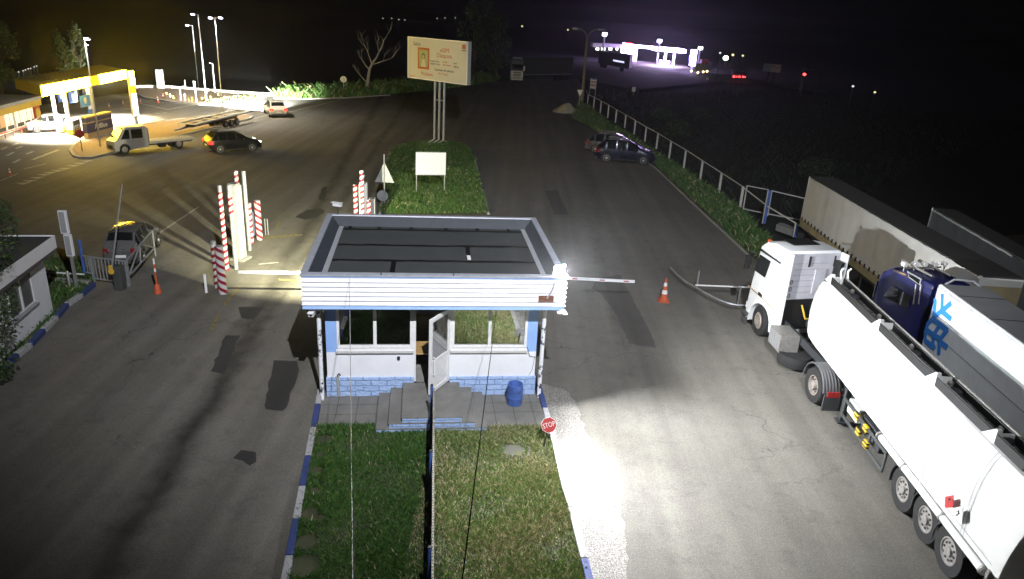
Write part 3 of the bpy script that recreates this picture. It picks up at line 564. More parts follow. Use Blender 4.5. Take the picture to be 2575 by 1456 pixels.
b = MB(); top = st + V((0.09, 0.02, 0.66)); b.tube([st, top], 0.018, M['black'], 8); b.build('post', stop)
n = V((0.12, -0.85, 0.42)).normalized(); sx = V((0.93, 0.24, 0.22)); sx = (sx - n * sx.dot(n)).normalized(); sy = n.cross(sx); R8 = 0.20
oc = lambda r, o: [top + n * o + (sx * cos(radians(22.5 + 45 * i)) + sy * sin(radians(22.5 + 45 * i))) * r for i in range(8)]
b = MB(); b.slab(oc(R8, 0.02), n, 0.006, M['signwhite']); b.slab(oc(R8 * 0.95, 0.027), n, 0.004, M['red']); b.build('sign_plate', stop)
text('STOP', 0.17, M['signwhite'], frame(top + n * 0.034, sx, sy), stop, ext=0.002, width=0.31)
M['lid'] = mat('mossy_concrete', (0.05, 0.047, 0.04), 0.95, col2=(0.05, 0.055, 0.02), thr=(0.5, 0.6), ns=5, bump=0.5, bs=30)
b = MB(); b.lathe([(0.43, 0.03), (0.43, 0.085), (0.37, 0.09), (0.35, 0.075), (0.02, 0.085)], M['lid'], (mh.x, mh.y, 0), 'z', 28)
tag(b.build('manhole_cover', smooth=True), 'round concrete manhole cover set in the dry lawn', 'manhole cover')
# sheet fence running from the steps towards the camera mast
f0 = G(1089, 1092); f1 = G(1108.5, 1260) ; dirf = (V((G(1114, 1700).x, G(1114, 1700).y, 0)) - V((f0.x, f0.y, 0))); h0 = HT(1089, 1092, 972)
far = V((-0.28, 3.0, 0)); f0 = V((f0.x, f0.y, 0)); ln = (far - f0).length; df = (far - f0) / ln; nf = V((-df.y, df.x, 0))
M['rail_cream'] = mat('rail_cream', (0.26, 0.24, 0.19), 0.7, noise=0.35, ns=14)
fence = thing('metal_fence', 'grey sheet fence with pale perforated top rail dividing the front lawn', 'fence', f0)
b = MB(); N = 90
def zz(i): return (i % 2) * 0.022
q = [f0 + df * (ln * i / N) + nf * zz(i // 2) for i in range(N + 1)]
b.add([p + V((0, 0, 0.10)) for p in q] + [p + V((0, 0, h0 - 0.07)) for p in q], [(i, i + 1, N + 2 + i, N + 1 + i) for i in range(N)], M['dgrey']); b.build('panel', fence, recalc=False)
b = MB(); a = f0 + V((0, 0, h0 - 0.05)); c = far + V((0, 0, h0 - 0.05)); w = nf * 0.02; b.hexa([a - w, c - w, c + w, a + w, a - w + V((0, 0, .03)), c - w + V((0, 0, .03)), c + w + V((0, 0, .03)), a + w + V((0, 0, .03))], M['rail_cream'])
for i in range(160):
    p = f0 + df * (0.1 + ln * i / 160) + V((0, 0, h0 - 0.018)); b.cbox((p.x, p.y, p.z), (0.018, 0.03, 0.004), M['dgrey'], atan2(df.y, df.x))
b.build('top_rail', fence)
for k, s in enumerate((0.0, 2.9, 5.8, 8.7)):
    p = f0 + df * s - nf * 0.05; hh = h0 + (0.06 if k else 0.03); b = MB(); b.tube([p, p + V((0, 0, hh - 0.3))], 0.035, M['bin'], 10); b.tube([p + V((0, 0, hh - 0.3)), p + V((0, 0, hh))], 0.036, M['bin'], 10); b.tube([p + V((0, 0, hh)), p + V((0, 0, hh + 0.02))], 0.036, M['black'], 10); b.build('post', fence, smooth=True)
# two cables sagging from the booth to the camera mast
def sag(a, c, s, n=24): return [a.lerp(c, i / n) - V((0, 0, s * 4 * (i / n) * (1 - i / n))) for i in range(n + 1)]
b = MB(); b.tube(sag(G(879, 700, ZT), G(887, 1530, 6.0), 0.0), 0.006, M['grey'], 5); tag(b.build('cable'), 'thin grey cable running from the booth roof down over the left lawn', 'cable')
b = MB(); b.tube(sag(B(1.55, 0.0, ZB), G(1153, 1530, 6.0), 0.0), 0.007, M['cable'], 5); tag(b.build('cable'), 'black cable stretched from the booth eave over the dry right lawn', 'cable')
# ================================================================== LEFT GATE, LEFT BOOTH, STRIPED POSTS
def W3(x, y, z=0.0): return G(x, y, z)
cA, cB = W3(135, 788), W3(-90, 1000)                      # visible wall of the small booth on the left
hL = 2.0; lb = thing('small_booth', 'small white booth with a dark flat roof behind the left kerb', 'booth', cA)
dw = (cB - cA); dw.z = 0; Lw = 6.0; dw.normalize(); nw = V((-dw.y, dw.x, 0)); nw = nw if nw.x < 0 else -nw
def lbp(u, v, z): return cA + dw * u + nw * v + V((0, 0, z))
def lbbox(b, u0, u1, v0, v1, z0, z1, m): b.hexa([lbp(u, v, z) for z in (z0, z1) for u, v in ((u0, v0), (u1, v0), (u1, v1), (u0, v1))], m)
wt = lambda px: max(0, 0)
def lbuv(x, y):
    q = onplane(x, y, cA, nw) - cA; return q.dot(dw), q.z
wu = [lbuv(25, 715), lbuv(71, 677), lbuv(82, 753), lbuv(38, 793)]
u0, u1 = (wu[1][0] + wu[2][0]) / 2, (wu[0][0] + wu[3][0]) / 2; z0, z1 = (wu[2][1] + wu[3][1]) / 2 - 0.12, (wu[0][1] + wu[1][1]) / 2 + 0.06; u0, u1 = u0 - 0.1, u1 + 0.25
b = MB(); lbbox(b, 0, u0, 0, 0.15, 0, hL, M['wall_white']); lbbox(b, u1, Lw, 0, 0.15, 0, hL, M['wall_white']); lbbox(b, u0, u1, 0, 0.15, 0, z0, M['wall_white']); lbbox(b, u0, u1, 0, 0.15, z1, hL, M['wall_white'])
lbbox(b, 0, 0.15, 0.15, 3.2, 0, hL, M['wall_white']); lbbox(b, Lw - 0.15, Lw, 0.15, 3.2, 0, hL, M['wall_white']); lbbox(b, 0.15, Lw - 0.15, 3.05, 3.2, 0, hL, M['wall_white']); b.build('wall', lb)
b = MB(); f = 0.05
for a, c in ((u0, u0 + f), (u1 - f, u1), ((u0 + u1) / 2 - 0.035, (u0 + u1) / 2 + 0.035)): lbbox(b, a, c, -0.02, 0.08, z0, z1, M['pvc'])
for a, c in ((u0 + f, (u0 + u1) / 2 - 0.035), ((u0 + u1) / 2 + 0.035, u1 - f)): lbbox(b, a, c, -0.02, 0.08, z0, z0 + f, M['pvc']); lbbox(b, a, c, -0.02, 0.08, z1 - f, z1, M['pvc'])
wn = b.build('window', lb)
M['blind'] = mat('window_blind', (0.07, 0.075, 0.085), 0.4, noise=0.15, ns=3, coat=0.6)
b = MB(); lbbox(b, u0 + f, (u0 + u1) / 2 - 0.035, 0.02, 0.035, z0 + f, z1 - f, M['blind']); lbbox(b, (u0 + u1) / 2 + 0.035, u1 - f, 0.02, 0.035, z0 + f, z1 - f, M['blind']); b.build('pane', wn)
b = MB(); lbbox(b, u0 - 0.03, u1 + 0.03, -0.1, -0.021, z0 - 0.05, z0 - 0.01, M['cap']); b.build('sill', wn)
zr = 2.6; b = MB(); o = 0.32
lbbox(b, -o + 0.02, Lw + o - 0.02, -o + 0.02, 3.2 + o - 0.02, hL + 0.05, zr - 0.05, M['dgrey'])
for (ua, ub, va, vb) in ((-o, Lw + o, -o, -o + 0.02), (-o, Lw + o, 3.2 + o - 0.02, 3.2 + o), (-o, -o + 0.02, -o + 0.02, 3.2 + o - 0.02), (Lw + o - 0.02, Lw + o, -o + 0.02, 3.2 + o - 0.02)): lbbox(b, ua, ub, va, vb, hL + 0.18, zr, M['siding'])
lbbox(b, -o + 0.1, Lw + o - 0.1, -o + 0.1, 3.2 + o - 0.1, zr - 0.05, zr - 0.02, M['bitumen']); b.build('roof', lb)
# tree whose branches hang into the left edge of the view
def leaves(b, c, rad, n, sz, mats, gaps=0.0, flat=1.0):
    for _ in range(n):
        while True:
            d = V((RND.uniform(-1, 1), RND.uniform(-1, 1), RND.uniform(-1, 1)))
            if d.length <= 1: break
        p = c + V((d.x * rad[0], d.y * rad[1], d.z * rad[2]))
        if gaps and vnoise(p.x * 2.1 + p.z, p.y * 1.7 - p.z * 1.3, 1.3) < gaps: continue
        a = V((RND.uniform(-1, 1), RND.uniform(-1, 1), RND.uniform(-1, 0.4))).normalized(); s = a.orthogonal().normalized(); s = (s * RND.uniform(-1, 1) + a.cross(s) * RND.uniform(-1, 1)).normalized(); q = sz * RND.uniform(0.6, 1.4)
        b.add([p, p + a * q * 0.5 + s * q * 0.28, p + a * q, p + a * q * 0.5 - s * q * 0.28], [(0, 1, 2, 3)], M[RND.choice(mats)])
def tree(label, base, h, rad, n, sz, mats=('leaf1', 'leaf2', 'leaf3'), group=None, lift=0.25, gaps=0.3, name='tree', clumps=14, tr=0.14):
    t = thing(name, label, 'tree', base, 0, group); b = MB(); k = [base + V((RND.uniform(-.1, .1) * h * i / 6, RND.uniform(-.1, .1) * h * i / 6, h * 0.95 * i / 6)) for i in range(7)]
    b.tube(k, [tr * (1 - 0.13 * i) for i in range(7)], M['bark'], 8); cl = []
    for i in range(clumps):
        f = RND.uniform(lift, 1.0); a = RND.uniform(0, 2 * pi); w = rad * (0.45 + 0.6 * sin(pi * min(1, (f - lift) / (1.05 - lift) * 0.8 + 0.15)))
        p = base + V((cos(a) * w * RND.uniform(0.3, 1), sin(a) * w * RND.uniform(0.3, 1), h * f)); s = k[min(6, int(f * 5))]
        b.tube([s, s.lerp(p, 0.5) + V((0, 0, 0.1 * h * 0.2)), p], [tr * 0.35, tr * 0.22, tr * 0.08], M['bark'], 5); cl.append(p)
    b.build('trunk', t, smooth=True); b = MB()
    for p in cl: leaves(b, p, (rad * 0.45, rad * 0.45, h * 0.13), n // clumps, sz, mats, gaps)
    b.build('crown', t, recalc=False); return t
tb = W3(-75, 930); t = thing('leafy_tree', 'leafy tree with branches hanging over the left kerb beside the small booth', 'tree', tb); b = MB()
b.tube([tb, tb + V((0.1, 0, 1.5)), tb + V((0.1, 0.2, 3.2)), tb + V((0.1, 0.1, 4.4))], [0.14, 0.12, 0.09, 0.04], M['bark'], 8); cl = []
for (x, y, z, r) in ((6, 560, 3.0, .42), (14, 620, 2.6, .40), (-5, 700, 2.2, .5), (8, 760, 1.7, .40), (5, 830, 1.2, .42), (0, 900, 0.7, .42), (-40, 640, 3.2, .7), (-45, 800, 2.0, .7), (18, 590, 2.9, .25), (22, 655, 2.5, .24), (-60, 520, 3.9, .7), (0, 520, 3.4, .3), (4, 935, 0.45, .25)):
    p = W3(x, y, z); cl.append((p, r)); b.tube([tb + V((0.1, 0.1, max(0.4, z - 0.6))), tb.lerp(p, 0.6) + V((0, 0, z * 0.45)), p], [0.04, 0.025, 0.008], M['bark'], 5)
b.build('trunk', t, smooth=True); b = MB()
for p, r in cl: leaves(b, p, (r, r, r), int(900 * r), 0.09, ('leaf1', 'leaf2', 'leaf2'), 0.25)
b.build('crown', t, recalc=False)
# sign pylon of two boxes on a pole
p = W3(194, 728); hh = HT(194, 728, 528); t = thing('sign_pylon', 'grey pole carrying two stacked box signs seen from behind', 'sign', p)
b = MB(); b.cbox((p.x, p.y, hh * 0.5), (0.09, 0.07, hh), M['galv']); b.build('pole', t)
for a, c, dx, w in ((0.72, 1.0, -0.02, 0.26), (0.44, 0.71, 0.03, 0.24)):
    b = MB(); b.cbox((p.x + dx, p.y - 0.06, hh * (a + c) / 2), (w, 0.12, hh * (c - a)), M['wall_white']); b.cbox((p.x + dx, p.y - 0.13, hh * (a + c) / 2), (w * 0.75, 0.012, hh * (c - a) * 0.9), M['grey']); b.build('sign_box', t, bevel=0.01)
def post(x, y, ty, r, m, name, label, cat='post', group=None, n=12, tilt=(0, 0)):
    q = W3(x, y); h = HT(x, y, ty); b = MB(); b.lathe([(r, 0), (r, h - 0.01), (r * 0.85, h)], M[m], (0, 0, 0), 'z', n); o = b.build(name, smooth=True); o.location = q; return tag(o, label, cat, group)
post(176, 723, 682, 0.05, 'galv', 'post', 'short grey post on the grass between the small booth and the sign pylon')
post(214, 692, 603, 0.06, 'bin', 'post', 'blue grey post at the end of the low pipe rail by the left gate')
b = MB()
a, c = W3(112, 706), W3(228, 716); b.hexa([V((q.x, q.y + k, z)) for z in (0, 0.16) for q, k in ((a, -0.07), (c, -0.07), (c, 0.07), (a, 0.07))], M['concrete']); tag(b.build('low_wall', bevel=0.01), 'low concrete wall on the grass under the pipe rail', 'wall')
b = MB(); a, c = W3(112, 684, 0.35), W3(212, 690, 0.35); b.tube([a, c], 0.03, M['pvc'], 8)
for f in (0.1, 0.6): q = a.lerp(c, f); b.tube([V((q.x, q.y, 0)), q], 0.025, M['pvc'], 8)
tag(b.build('pipe_rail', smooth=True), 'low white pipe rail behind the small booth', 'railing')
# barred pedestrian gate
g0, g1 = W3(238, 708), W3(325, 719); hg = HT(325, 719, 657); gt = thing('barred_gate', 'white gate of upright bars at the end of the left kerb', 'gate', g0)
b = MB(); Z = V((0, 0, 1)); b.tube([g0 + Z * hg, g1 + Z * hg], 0.035, M['galv'], 6); b.tube([g0 + Z * 0.12, g1 + Z * 0.12], 0.03, M['galv'], 6)
for q in (g0, g1): b.cbox((q.x, q.y, hg / 2), (0.09, 0.09, hg), M['galv'])
b.build('frame', gt); b = MB()
for i in range(1, 10): q = g0.lerp(g1, i / 10); b.tube([q + Z * 0.12, q + Z * hg], 0.022, M['galv'], 6)
b.build('bars', gt); b = MB(); gl_ = W3(219, 704); b.tube([g0 + Z * hg, gl_ + Z * hg], 0.03, M['galv'], 6); b.tube([g0 + Z * 0.3, gl_ + Z * 0.3], 0.03, M['galv'], 6)
for f in (0.4, 0.7): q = g0.lerp(gl_, f); b.tube([q + Z * 0.3, q + Z * hg], 0.02, M['galv'], 6)
b.build('side_rail', gt)
# raised barrier by the gate
q = W3(304, 727); hc = HT(304, 727, 668); br = thing('boom_barrier', 'dark barrier cabinet with its boom raised upright beside the barred gate', 'barrier', q)
b = MB(); b.cbox((q.x, q.y, hc / 2), (0.3, 0.3, hc), M['truck_grey']); b.build('cabinet', br, bevel=0.02)
b = MB(); pv = q + V((-0.16, -0.14, hc * 0.8)); b.lathe([(0.10, -0.04), (0.11, 0), (0.10, 0.04)], M['yellow'], tuple(pv), 'y', 16); b.cbox((pv.x, pv.y, pv.z + 0.12), (0.14, 0.06, 0.22), M['yellow']); b.build('pivot', br)
tip = onplane(307, 462, pv, V((0, 1, 0))); b = MB(); b.tube([pv, tip], [0.035, 0.022], M['galv'], 8); b.build('boom', br, smooth=True)
# swung-out truss gate
h0_ = W3(325, 719); hz = HT(325, 719, 657)
fe = W3(389, 640); tr = thing('truss_gate', 'white triangular pipe truss gate swung out beside the grey car', 'gate', h0_)
T0 = h0_ + Z * hz; T1 = h0_ + Z * 0.35; far2 = W3(388.5, 623, 0.35); far1 = V((far2.x, far2.y, 0)) + Z * (0.35 + HT(388.5, 623, 579, 0.35)); md = T0.lerp(far1, 0.50); lo = T1.lerp(far2, 0.45)
b = MB()
for s, e_ in ((T0, far1), (T1, far2), (far1, far2), (md, far2 + Z * 0.02), (md, T1.lerp(far2, 0.03)), (md, lo)): b.tube([s, e_], 0.032, M['galv'], 6)
b.tube([V((far2.x, far2.y, 0)), far2], 0.03, M['galv'], 6); b.build('truss', tr, smooth=True)
# orange marker post with a weighted foot
q = W3(397, 737); hp_ = HT(397, 737, 650); t = thing('marker_post', 'orange marker post with white bands standing on the left lane', 'marker post', q)
b = MB(); b.lathe([(0.13, 0), (0.12, 0.06), (0.09, 0.30), (0.05, 0.36)], M['orange'], tuple(q), 'z', 14); b.build('foot', t, smooth=True)
b = MB(); b.lathe([(0.10, 0.14), (0.097, 0.20)], M['signwhite'], tuple(q + V((0, 0, 0.0))), 'z', 14); b.lathe([(0.033, 0.36), (0.033, hp_ * 0.62)], M['orange'], tuple(q), 'z', 10); b.lathe([(0.035, hp_ * 0.62), (0.035, hp_ * 0.72)], M['signwhite'], tuple(q), 'z', 10); b.lathe([(0.033, hp_ * 0.72), (0.033, hp_ * 0.84)], M['orange'], tuple(q), 'z', 10); b.lathe([(0.035, hp_ * 0.84), (0.03, hp_)], M['signwhite'], tuple(q), 'z', 10); b.build('pole', t, smooth=True)
post(519, 736, 690, 0.05, 'signwhite', 'post', 'short plain white post left of the fat striped bollards')
# striped posts
M['cab_grey'] = mat('cabinet_grey', (0.26, 0.27, 0.28), 0.5, noise=0.12, ns=4)
def striped(x, y, ty, r, label, m='stripe', bare=0.0, low=0.0, group='red and white striped posts', n=20):
    q = W3(x, y); h = HT(x, y, ty); t = thing('striped_post', label, 'post', q, 0, group)
    b = MB(); za = h * (1 - bare); zb = h * low
    b.lathe([(r, zb), (r, za)], M[m], (0, 0, 0), 'z', n); b.build('sleeve', t, local=True, smooth=True)
    b = MB()
    if bare: b.lathe([(r * 0.96, za), (r * 0.96, h)], M['galv'], (0, 0, 0), 'z', n)
    if low: b.lathe([(r * 0.96, 0), (r * 0.96, zb)], M['galv'], (0, 0, 0), 'z', n)
    b.lathe([(r * 0.97, h), (r * 0.7, h + 0.02)], M['galv'], (0, 0, 0), 'z', n); b.build('pipe', t, local=True, smooth=True); return t
striped(571, 679, 467, 0.085, 'tall slim striped post with bare grey top, left of the white cabinet', bare=0.07)
striped(594, 677, 466, 0.085, 'tall grey post striped only near its top, against the white cabinet', bare=0.10, low=0.66)
striped(609, 622, 430, 0.085, 'tall striped post behind the white cabinet, only its top showing')
striped(634, 612, 511, 0.085, 'medium striped post right of the bare grey pipe', m='stripe')
striped(653, 602, 504, 0.14, 'fat striped bollard farthest right in the left lane cluster', m='stripe_fat')
striped(547, 726, 607, 0.095, 'striped bollard partly behind the fattest front bollard', bare=0.06)
striped(561, 738, 619, 0.15, 'fattest striped bollard at the front of the cluster', m='stripe_fat')
post(628, 629, 430, 0.085, 'galv', 'grey_pipe', 'tall bare grey pipe behind the white cabinet in the left lane', 'pipe')
q = W3(606, 652); hh = HT(606, 652, 466); t = thing('lane_cabinet', 'tall narrow white cabinet with black bolts among the striped posts', 'cabinet', q, radians(-12))
b = MB(); b.box(-0.15, 0.15, -0.22, 0.22, 0.08, hh, M['cab_grey']); b.build('body', t, local=True, bevel=0.012)
b = MB(); b.box(-0.16, 0.16, -0.23, 0.10, hh, hh + 0.1, M['galv']); b.build('cap', t, local=True)
b = MB()
for i in range(7): b.box(-0.165, -0.15, -0.16, -0.10, 0.2 + i * 0.4, 0.27 + i * 0.4, M['black']); b.box(-0.12, -0.06, -0.235, -0.22, 0.25 + i * 0.4, 0.32 + i * 0.4, M['black'])
b.build('bolts', t, local=True); b = MB(); b.box(-0.3, 0.3, -0.32, 0.32, 0, 0.08, M['concrete']); b.build('base', t, local=True)
q = W3(643, 590); b = MB(); b.cbox((q.x, q.y, 0.55), (0.14, 0.3, 1.1), M['wall_white']); tag(b.build('small_cabinet', bevel=0.01), 'small white cabinet between two striped posts', 'cabinet')
q = W3(668, 590); b = MB(); b.tube([q, q + Z * 0.75, q + Z * 0.75 + V((0.12, 0, 0)), q + V((0.12, 0, 0))], 0.025, M['galv'], 6); tag(b.build('hoop'), 'small grey steel hoop right of the fattest back bollard', 'hoop')
# drop-arm booms each side of the booth
a, c = W3(599, 684, 0.95), W3(800, 687, 0.95); b = MB()
def bar(b, a, c, w, h, m): 
    d = (c - a).normalized(); s = V((-d.y, d.x, 0)).normalized() * w / 2; u = V((0, 0, h / 2)); b.hexa([a - s - u, c - s - u, c + s - u, a + s - u, a - s + u, c - s + u, c + s + u, a + s + u], M[m])
bl = thing('boom_barrier', 'white barrier arm lowered across the left lane beside the booth', 'barrier', V((c.x, c.y, 0))); bar(b, a, c, 0.06, 0.10, 'white'); b.build('boom', bl); b = MB(); b.cbox((c.x + 0.15, c.y, 0.55), (0.3, 0.35, 1.1), M['grey'], BY); b.build('cabinet', bl, bevel=0.02)
a, c = W3(1380, 697, 0.95), W3(1596, 708, 0.95); b = MB(); bl = thing('boom_barrier', 'white barrier arm with red reflectors lowered across the right lane', 'barrier', V((a.x, a.y, 0))); bar(b, a, c, 0.06, 0.10, 'white'); b.build('boom', bl)
b = MB()
for f in (0.3, 0.62, 0.9): q = a.lerp(c, f); bar(b, q - (c - a) * 0.03 + Z * 0.0, q + (c - a) * 0.03, 0.064, 0.045, 'red')
b.build('reflectors', bl); b = MB(); b.cbox((a.x - 0.2, a.y, 0.55), (0.3, 0.35, 1.1), M['grey'], BY); b.build('cabinet', bl, bevel=0.02)
# posts and lit cabinet behind the booth
bb = lambda x, y, z: W3(x, y, z)
def behind(x, ytop, zt): q = W3(x, ytop, zt); return q.x, q.y, zt
for (x, y, zt, r, lab, m) in ((893, 464, 2.4, 0.10, 'striped post left of the glowing white cabinet behind the booth', 'stripe'), (909, 428, 3.3, 0.09, 'tallest striped post rising behind the glowing white cabinet', 'stripe'), (927, 503, 1.9, 0.09, 'short striped post between the glowing cabinet and the grey box', 'stripe')):
    q = W3(x, y, zt); t = thing('striped_post', lab, 'post', V((q.x, q.y, 0)), 0, 'red and white striped posts'); b = MB(); b.lathe([(r, 0), (r, zt - 0.02), (r * .8, zt)], M[m], (0, 0, 0), 'z', 20); b.build('sleeve', t, local=True, smooth=True)
q = W3(913, 462, 2.5); t = thing('lane_cabinet', 'brightly lit white cabinet behind the back edge of the booth roof', 'cabinet', V((q.x, q.y, 0)))
b = MB(); b.box(-0.17, 0.17, -0.15, 0.15, 0, 2.5, M['white']); b.build('body', t, local=True, bevel=0.012); b = MB(); b.box(-0.15, 0.18, -0.1, 0.12, 2.5, 2.58, M['galv']); b.build('cap', t, local=True)
for dx, dz in ((-0.05, 2.68), (0.04, 2.86)): b = MB(); b.tube([(dx, -0.12, dz), (dx, 0.06, dz)], 0.055, M['signwhite'], 12); b.tube([(dx, -0.125, dz), (dx, -0.12, dz)], 0.028, M['black'], 10); b.tube([(dx, 0, 2.58), (dx, 0, dz - 0.05)], 0.015, M['galv'], 6); b.build('camera', t, local=True)
q = W3(936, 498, 1.7); b = MB(); b.cbox((q.x, q.y, 0.85), (0.3, 0.35, 1.7), M['grey']); tag(b.build('grey_box', bevel=0.03), 'grey box cabinet beside the short striped post behind the booth', 'cabinet')
q = W3(967, 516); h = HT(967, 516, 388); t = thing('warning_sign', 'back of a triangular road sign on a grey pole at the island edge', 'road sign', q); b = MB(); b.tube([q, q + Z * h], 0.035, M['galv'], 8); b.build('pole', t, smooth=True)
zc = HT(967, 516, 459); za = HT(967, 516, 410); w = 0.52; b = MB(); b.slab([q + V((-w, 0.05, zc)), q + V((w, 0.05, zc)), q + V((0, 0.05, za + 0.05))], V((0, 1, 0)), 0.02, M['galv']); b.build('sign_plate', t)
b = MB(); b.tube([q + V((-0.12, 0.06, zc - 0.75)), q + V((-0.12, 0.08, zc - 0.75))], 0.3, M['galv'], 20); b.build('round_plate', t)
# blank white board on two legs, hoarding behind
q0, q1 = W3(1047, 487), W3(1117, 487); zb_, zt_ = HT(1047, 487, 439), HT(1047, 487, 382); t = thing('notice_board', 'blank white notice board on two thin legs on the grass island', 'notice board', q0.lerp(q1, .5))
for q in (q0, q1): b = MB(); b.tube([q, q + Z * zt_], 0.03, M['galv'], 6); b.build('leg', t)
b = MB(); dq = (q1 - q0).normalized(); nq = V((dq.y, -dq.x, 0)); b.slab([q0 - dq * .05 + Z * zb_ + nq * .04, q1 + dq * .05 + Z * zb_ + nq * .04, q1 + dq * .05 + Z * zt_ + nq * .04, q0 - dq * .05 + Z * zt_ + nq * .04], nq, 0.03, M['wall_white']); b.build('board', t)
for za_ in (zb_, zt_): b = MB(); b.tube([q0 - dq * .06 + Z * za_ + nq * .06, q1 + dq * .06 + Z * za_ + nq * .06], 0.025, M['grey'], 6); b.build('frame_rail', t)
bc = W3(1084, 363); bl = thing('billboard', 'large white advertising billboard on three slim columns on the grass island', 'billboard', bc)
# panel fitted as one upright rectangle
byaw = radians(-37.1); X2 = V((cos(byaw), sin(byaw), 0)); cc = V((-6.68, 57.34, 0)); Wb, z0b, z1b = 6.18, 5.0, 7.96; N2 = V((X2.y, -X2.x, 0))
if N2.dot(CAMP - cc) < 0: N2 = -N2
def bp_(u, v, o=0.0): return cc + X2 * (u * Wb / 2) + Z * (z0b + (z1b - z0b) * v) + N2 * o
M['bb'] = mat('billboard_vinyl', (0.46, 0.46, 0.43), 0.5, noise=0.04, ns=0.6)
b = MB(); b.slab([bp_(-1, 0), bp_(1, 0), bp_(1, 1), bp_(-1, 1)], N2, 0.05, M['bb']); pnl = b.build('panel', bl)
b = MB(); b.slab([bp_(-1.01, -0.02, -0.35), bp_(1.01, -0.02, -0.35), bp_(1.01, 1.02, -0.35), bp_(-1.01, 1.02, -0.35)], N2, 0.34, M['grey'])
for u, v, u2, v2 in ((-1.01, -.02, 1.01, 0.0), (-1.01, 1.0, 1.01, 1.02), (-1.01, 0, -1, 1), (1, 0, 1.01, 1)): b.slab([bp_(u, v, 0.0), bp_(u2, v, 0.0), bp_(u2, v2, 0.0), bp_(u, v2, 0.0)], N2, 0.08, M['signwhite'])
b.build('frame', bl)
for k, (x, xt) in enumerate(((1072, 1087), (1084, 1095), (1096, 1105))):
    q = W3(x, 363); b = MB(); u = -0.12 + 0.16 * k; tp = bp_(u, 0.02, -0.2); b.tube([q, V((tp.x, tp.y, 0.5)), tp], [0.09, 0.085, 0.085], M['grey'], 8); b.build('column', bl, smooth=True)
b = MB(); b.tube([bp_(-0.12, -0.5, -.2), bp_(0.2, -0.5, -.2)], 0.04, M['grey'], 6); b.build('brace', bl)
M['ink'] = mat('print_dark', (0.05, 0.045, 0.04), 0.6); M['ink_o'] = mat('print_orange', (0.42, 0.10, 0.03), 0.6); M['ink_l'] = mat('print_tan', (0.50, 0.36, 0.20), 0.6); M['ink_g'] = mat('print_green', (0.30, 0.34, 0.16), 0.6); M['ink_y'] = mat('print_sand', (0.52, 0.46, 0.34), 0.6)
def bt(s, u, v, size, m, width=None): text(s, size, M[m], frame(bp_(u, v, 0.055), X2, Z), pnl, ext=0.003, width=width)
bt('Salut', -0.69, 0.86, 0.42, 'ink', 0.80); bt('Moldova', -0.33, 0.13, 0.42, 'ink_o', 1.25); bt('eSIM', 0.26, 0.755, 0.46, 'ink_o', 0.9); bt('Diaspora', 0.255, 0.625, 0.46, 'ink_o', 1.5)
bt('numar local,', -0.06, 0.475, 0.19, 'ink', 0.95); bt('valabil 14 luni', -0.05, 0.405, 0.19, 'ink', 1.0); bt('10 GB +', 0.30, 0.475, 0.19, 'ink_o', 0.6); bt('100 minute', 0.34, 0.405, 0.19, 'ink_o', 0.8); bt('pret', 0.62, 0.475, 0.2, 'ink', 0.32); bt('100 lei', 0.65, 0.39, 0.2, 'ink', 0.48)
bt('Activeaza din aplicatia', 0.26, 0.27, 0.24, 'ink', 1.95); bt('My Orange', 0.22, 0.18, 0.22, 'ink_o', 0.95)
def bq(u0, u1, v0, v1, o, m): 
    b = MB(); b.slab([bp_(u0, v0, o), bp_(u1, v0, o), bp_(u1, v1, o), bp_(u0, v1, o)], N2, 0.004, M[m]); b.build('print', pnl)
bq(0.83, 0.94, 0.835, 0.94, 0.052, 'ink_o'); bq(0.82, 0.95, 0.79, 0.81, 0.052, 'ink'); bq(-0.95, -0.72, 0.035, 0.05, 0.052, 'ink_o')
bq(-0.68, -0.22, 0.22, 0.80, 0.052, 'ink_y'); bq(-0.65, -0.25, 0.245, 0.775, 0.057, 'ink_o'); bq(-0.60, -0.30, 0.30, 0.72, 0.062, 'ink_g')
b = MB(); ov = lambda cu, cv, ru, rv, o, k=16: [bp_(cu + ru * cos(2 * pi * i / k), cv + rv * sin(2 * pi * i / k), o) for i in range(k)]
b.slab(ov(-0.45, 0.565, 0.055, 0.075, 0.068), N2, 0.003, M['ink']); b.slab(ov(-0.45, 0.555, 0.035, 0.055, 0.073), N2, 0.003, M['ink_l']); b.slab([bp_(-0.54, 0.30, 0.068), bp_(-0.36, 0.30, 0.068), bp_(-0.41, 0.50, 0.068), bp_(-0.49, 0.50, 0.068)], N2, 0.003, M['ink_y']); b.build('print', pnl)
# swing barrier and cones on the right lane
sb = thing('swing_barrier', 'bent pale pipe swing barrier in front of the white truck cab', 'barrier', W3(1864, 780)); zc = 0.30; b = MB()
b.tube([W3(x, y, zc) for x, y in ((1686, 673), (1703, 690), (1726, 709), (1750, 722.5), (1773, 736), (1809, 754), (1833, 763), (1854, 767), (1885, 768), (1905, 764))], 0.034, M['galv'], 8); b.build('curved_pipe', sb, smooth=True)
b = MB(); b.tube([W3(1748, 717, 0.42), W3(1905, 723.5, 0.42)], 0.034, M['pvc'], 8); b.build('crossbar', sb, smooth=True)
b = MB(); q = W3(1752, 724, 0.25); b.tube([q, q + Z * (HT(1752, 724, 681, 0.25))], 0.03, M['galv'], 6); b.tube([W3(1855, 766, zc), W3(1863, 722, 0.42)], 0.035, M['galv'], 6); b.build('uprights', sb, smooth=True); b = MB(); q = W3(1905, 764, 0.3); b.tube([V((q.x, q.y, 0)), q + Z * 0.2], 0.06, M['galv'], 8); q = W3(1752, 724); b.tube([V((q.x, q.y, 0)), V((q.x, q.y, 0.3))], 0.025, M['galv'], 8); b.build('support', sb)
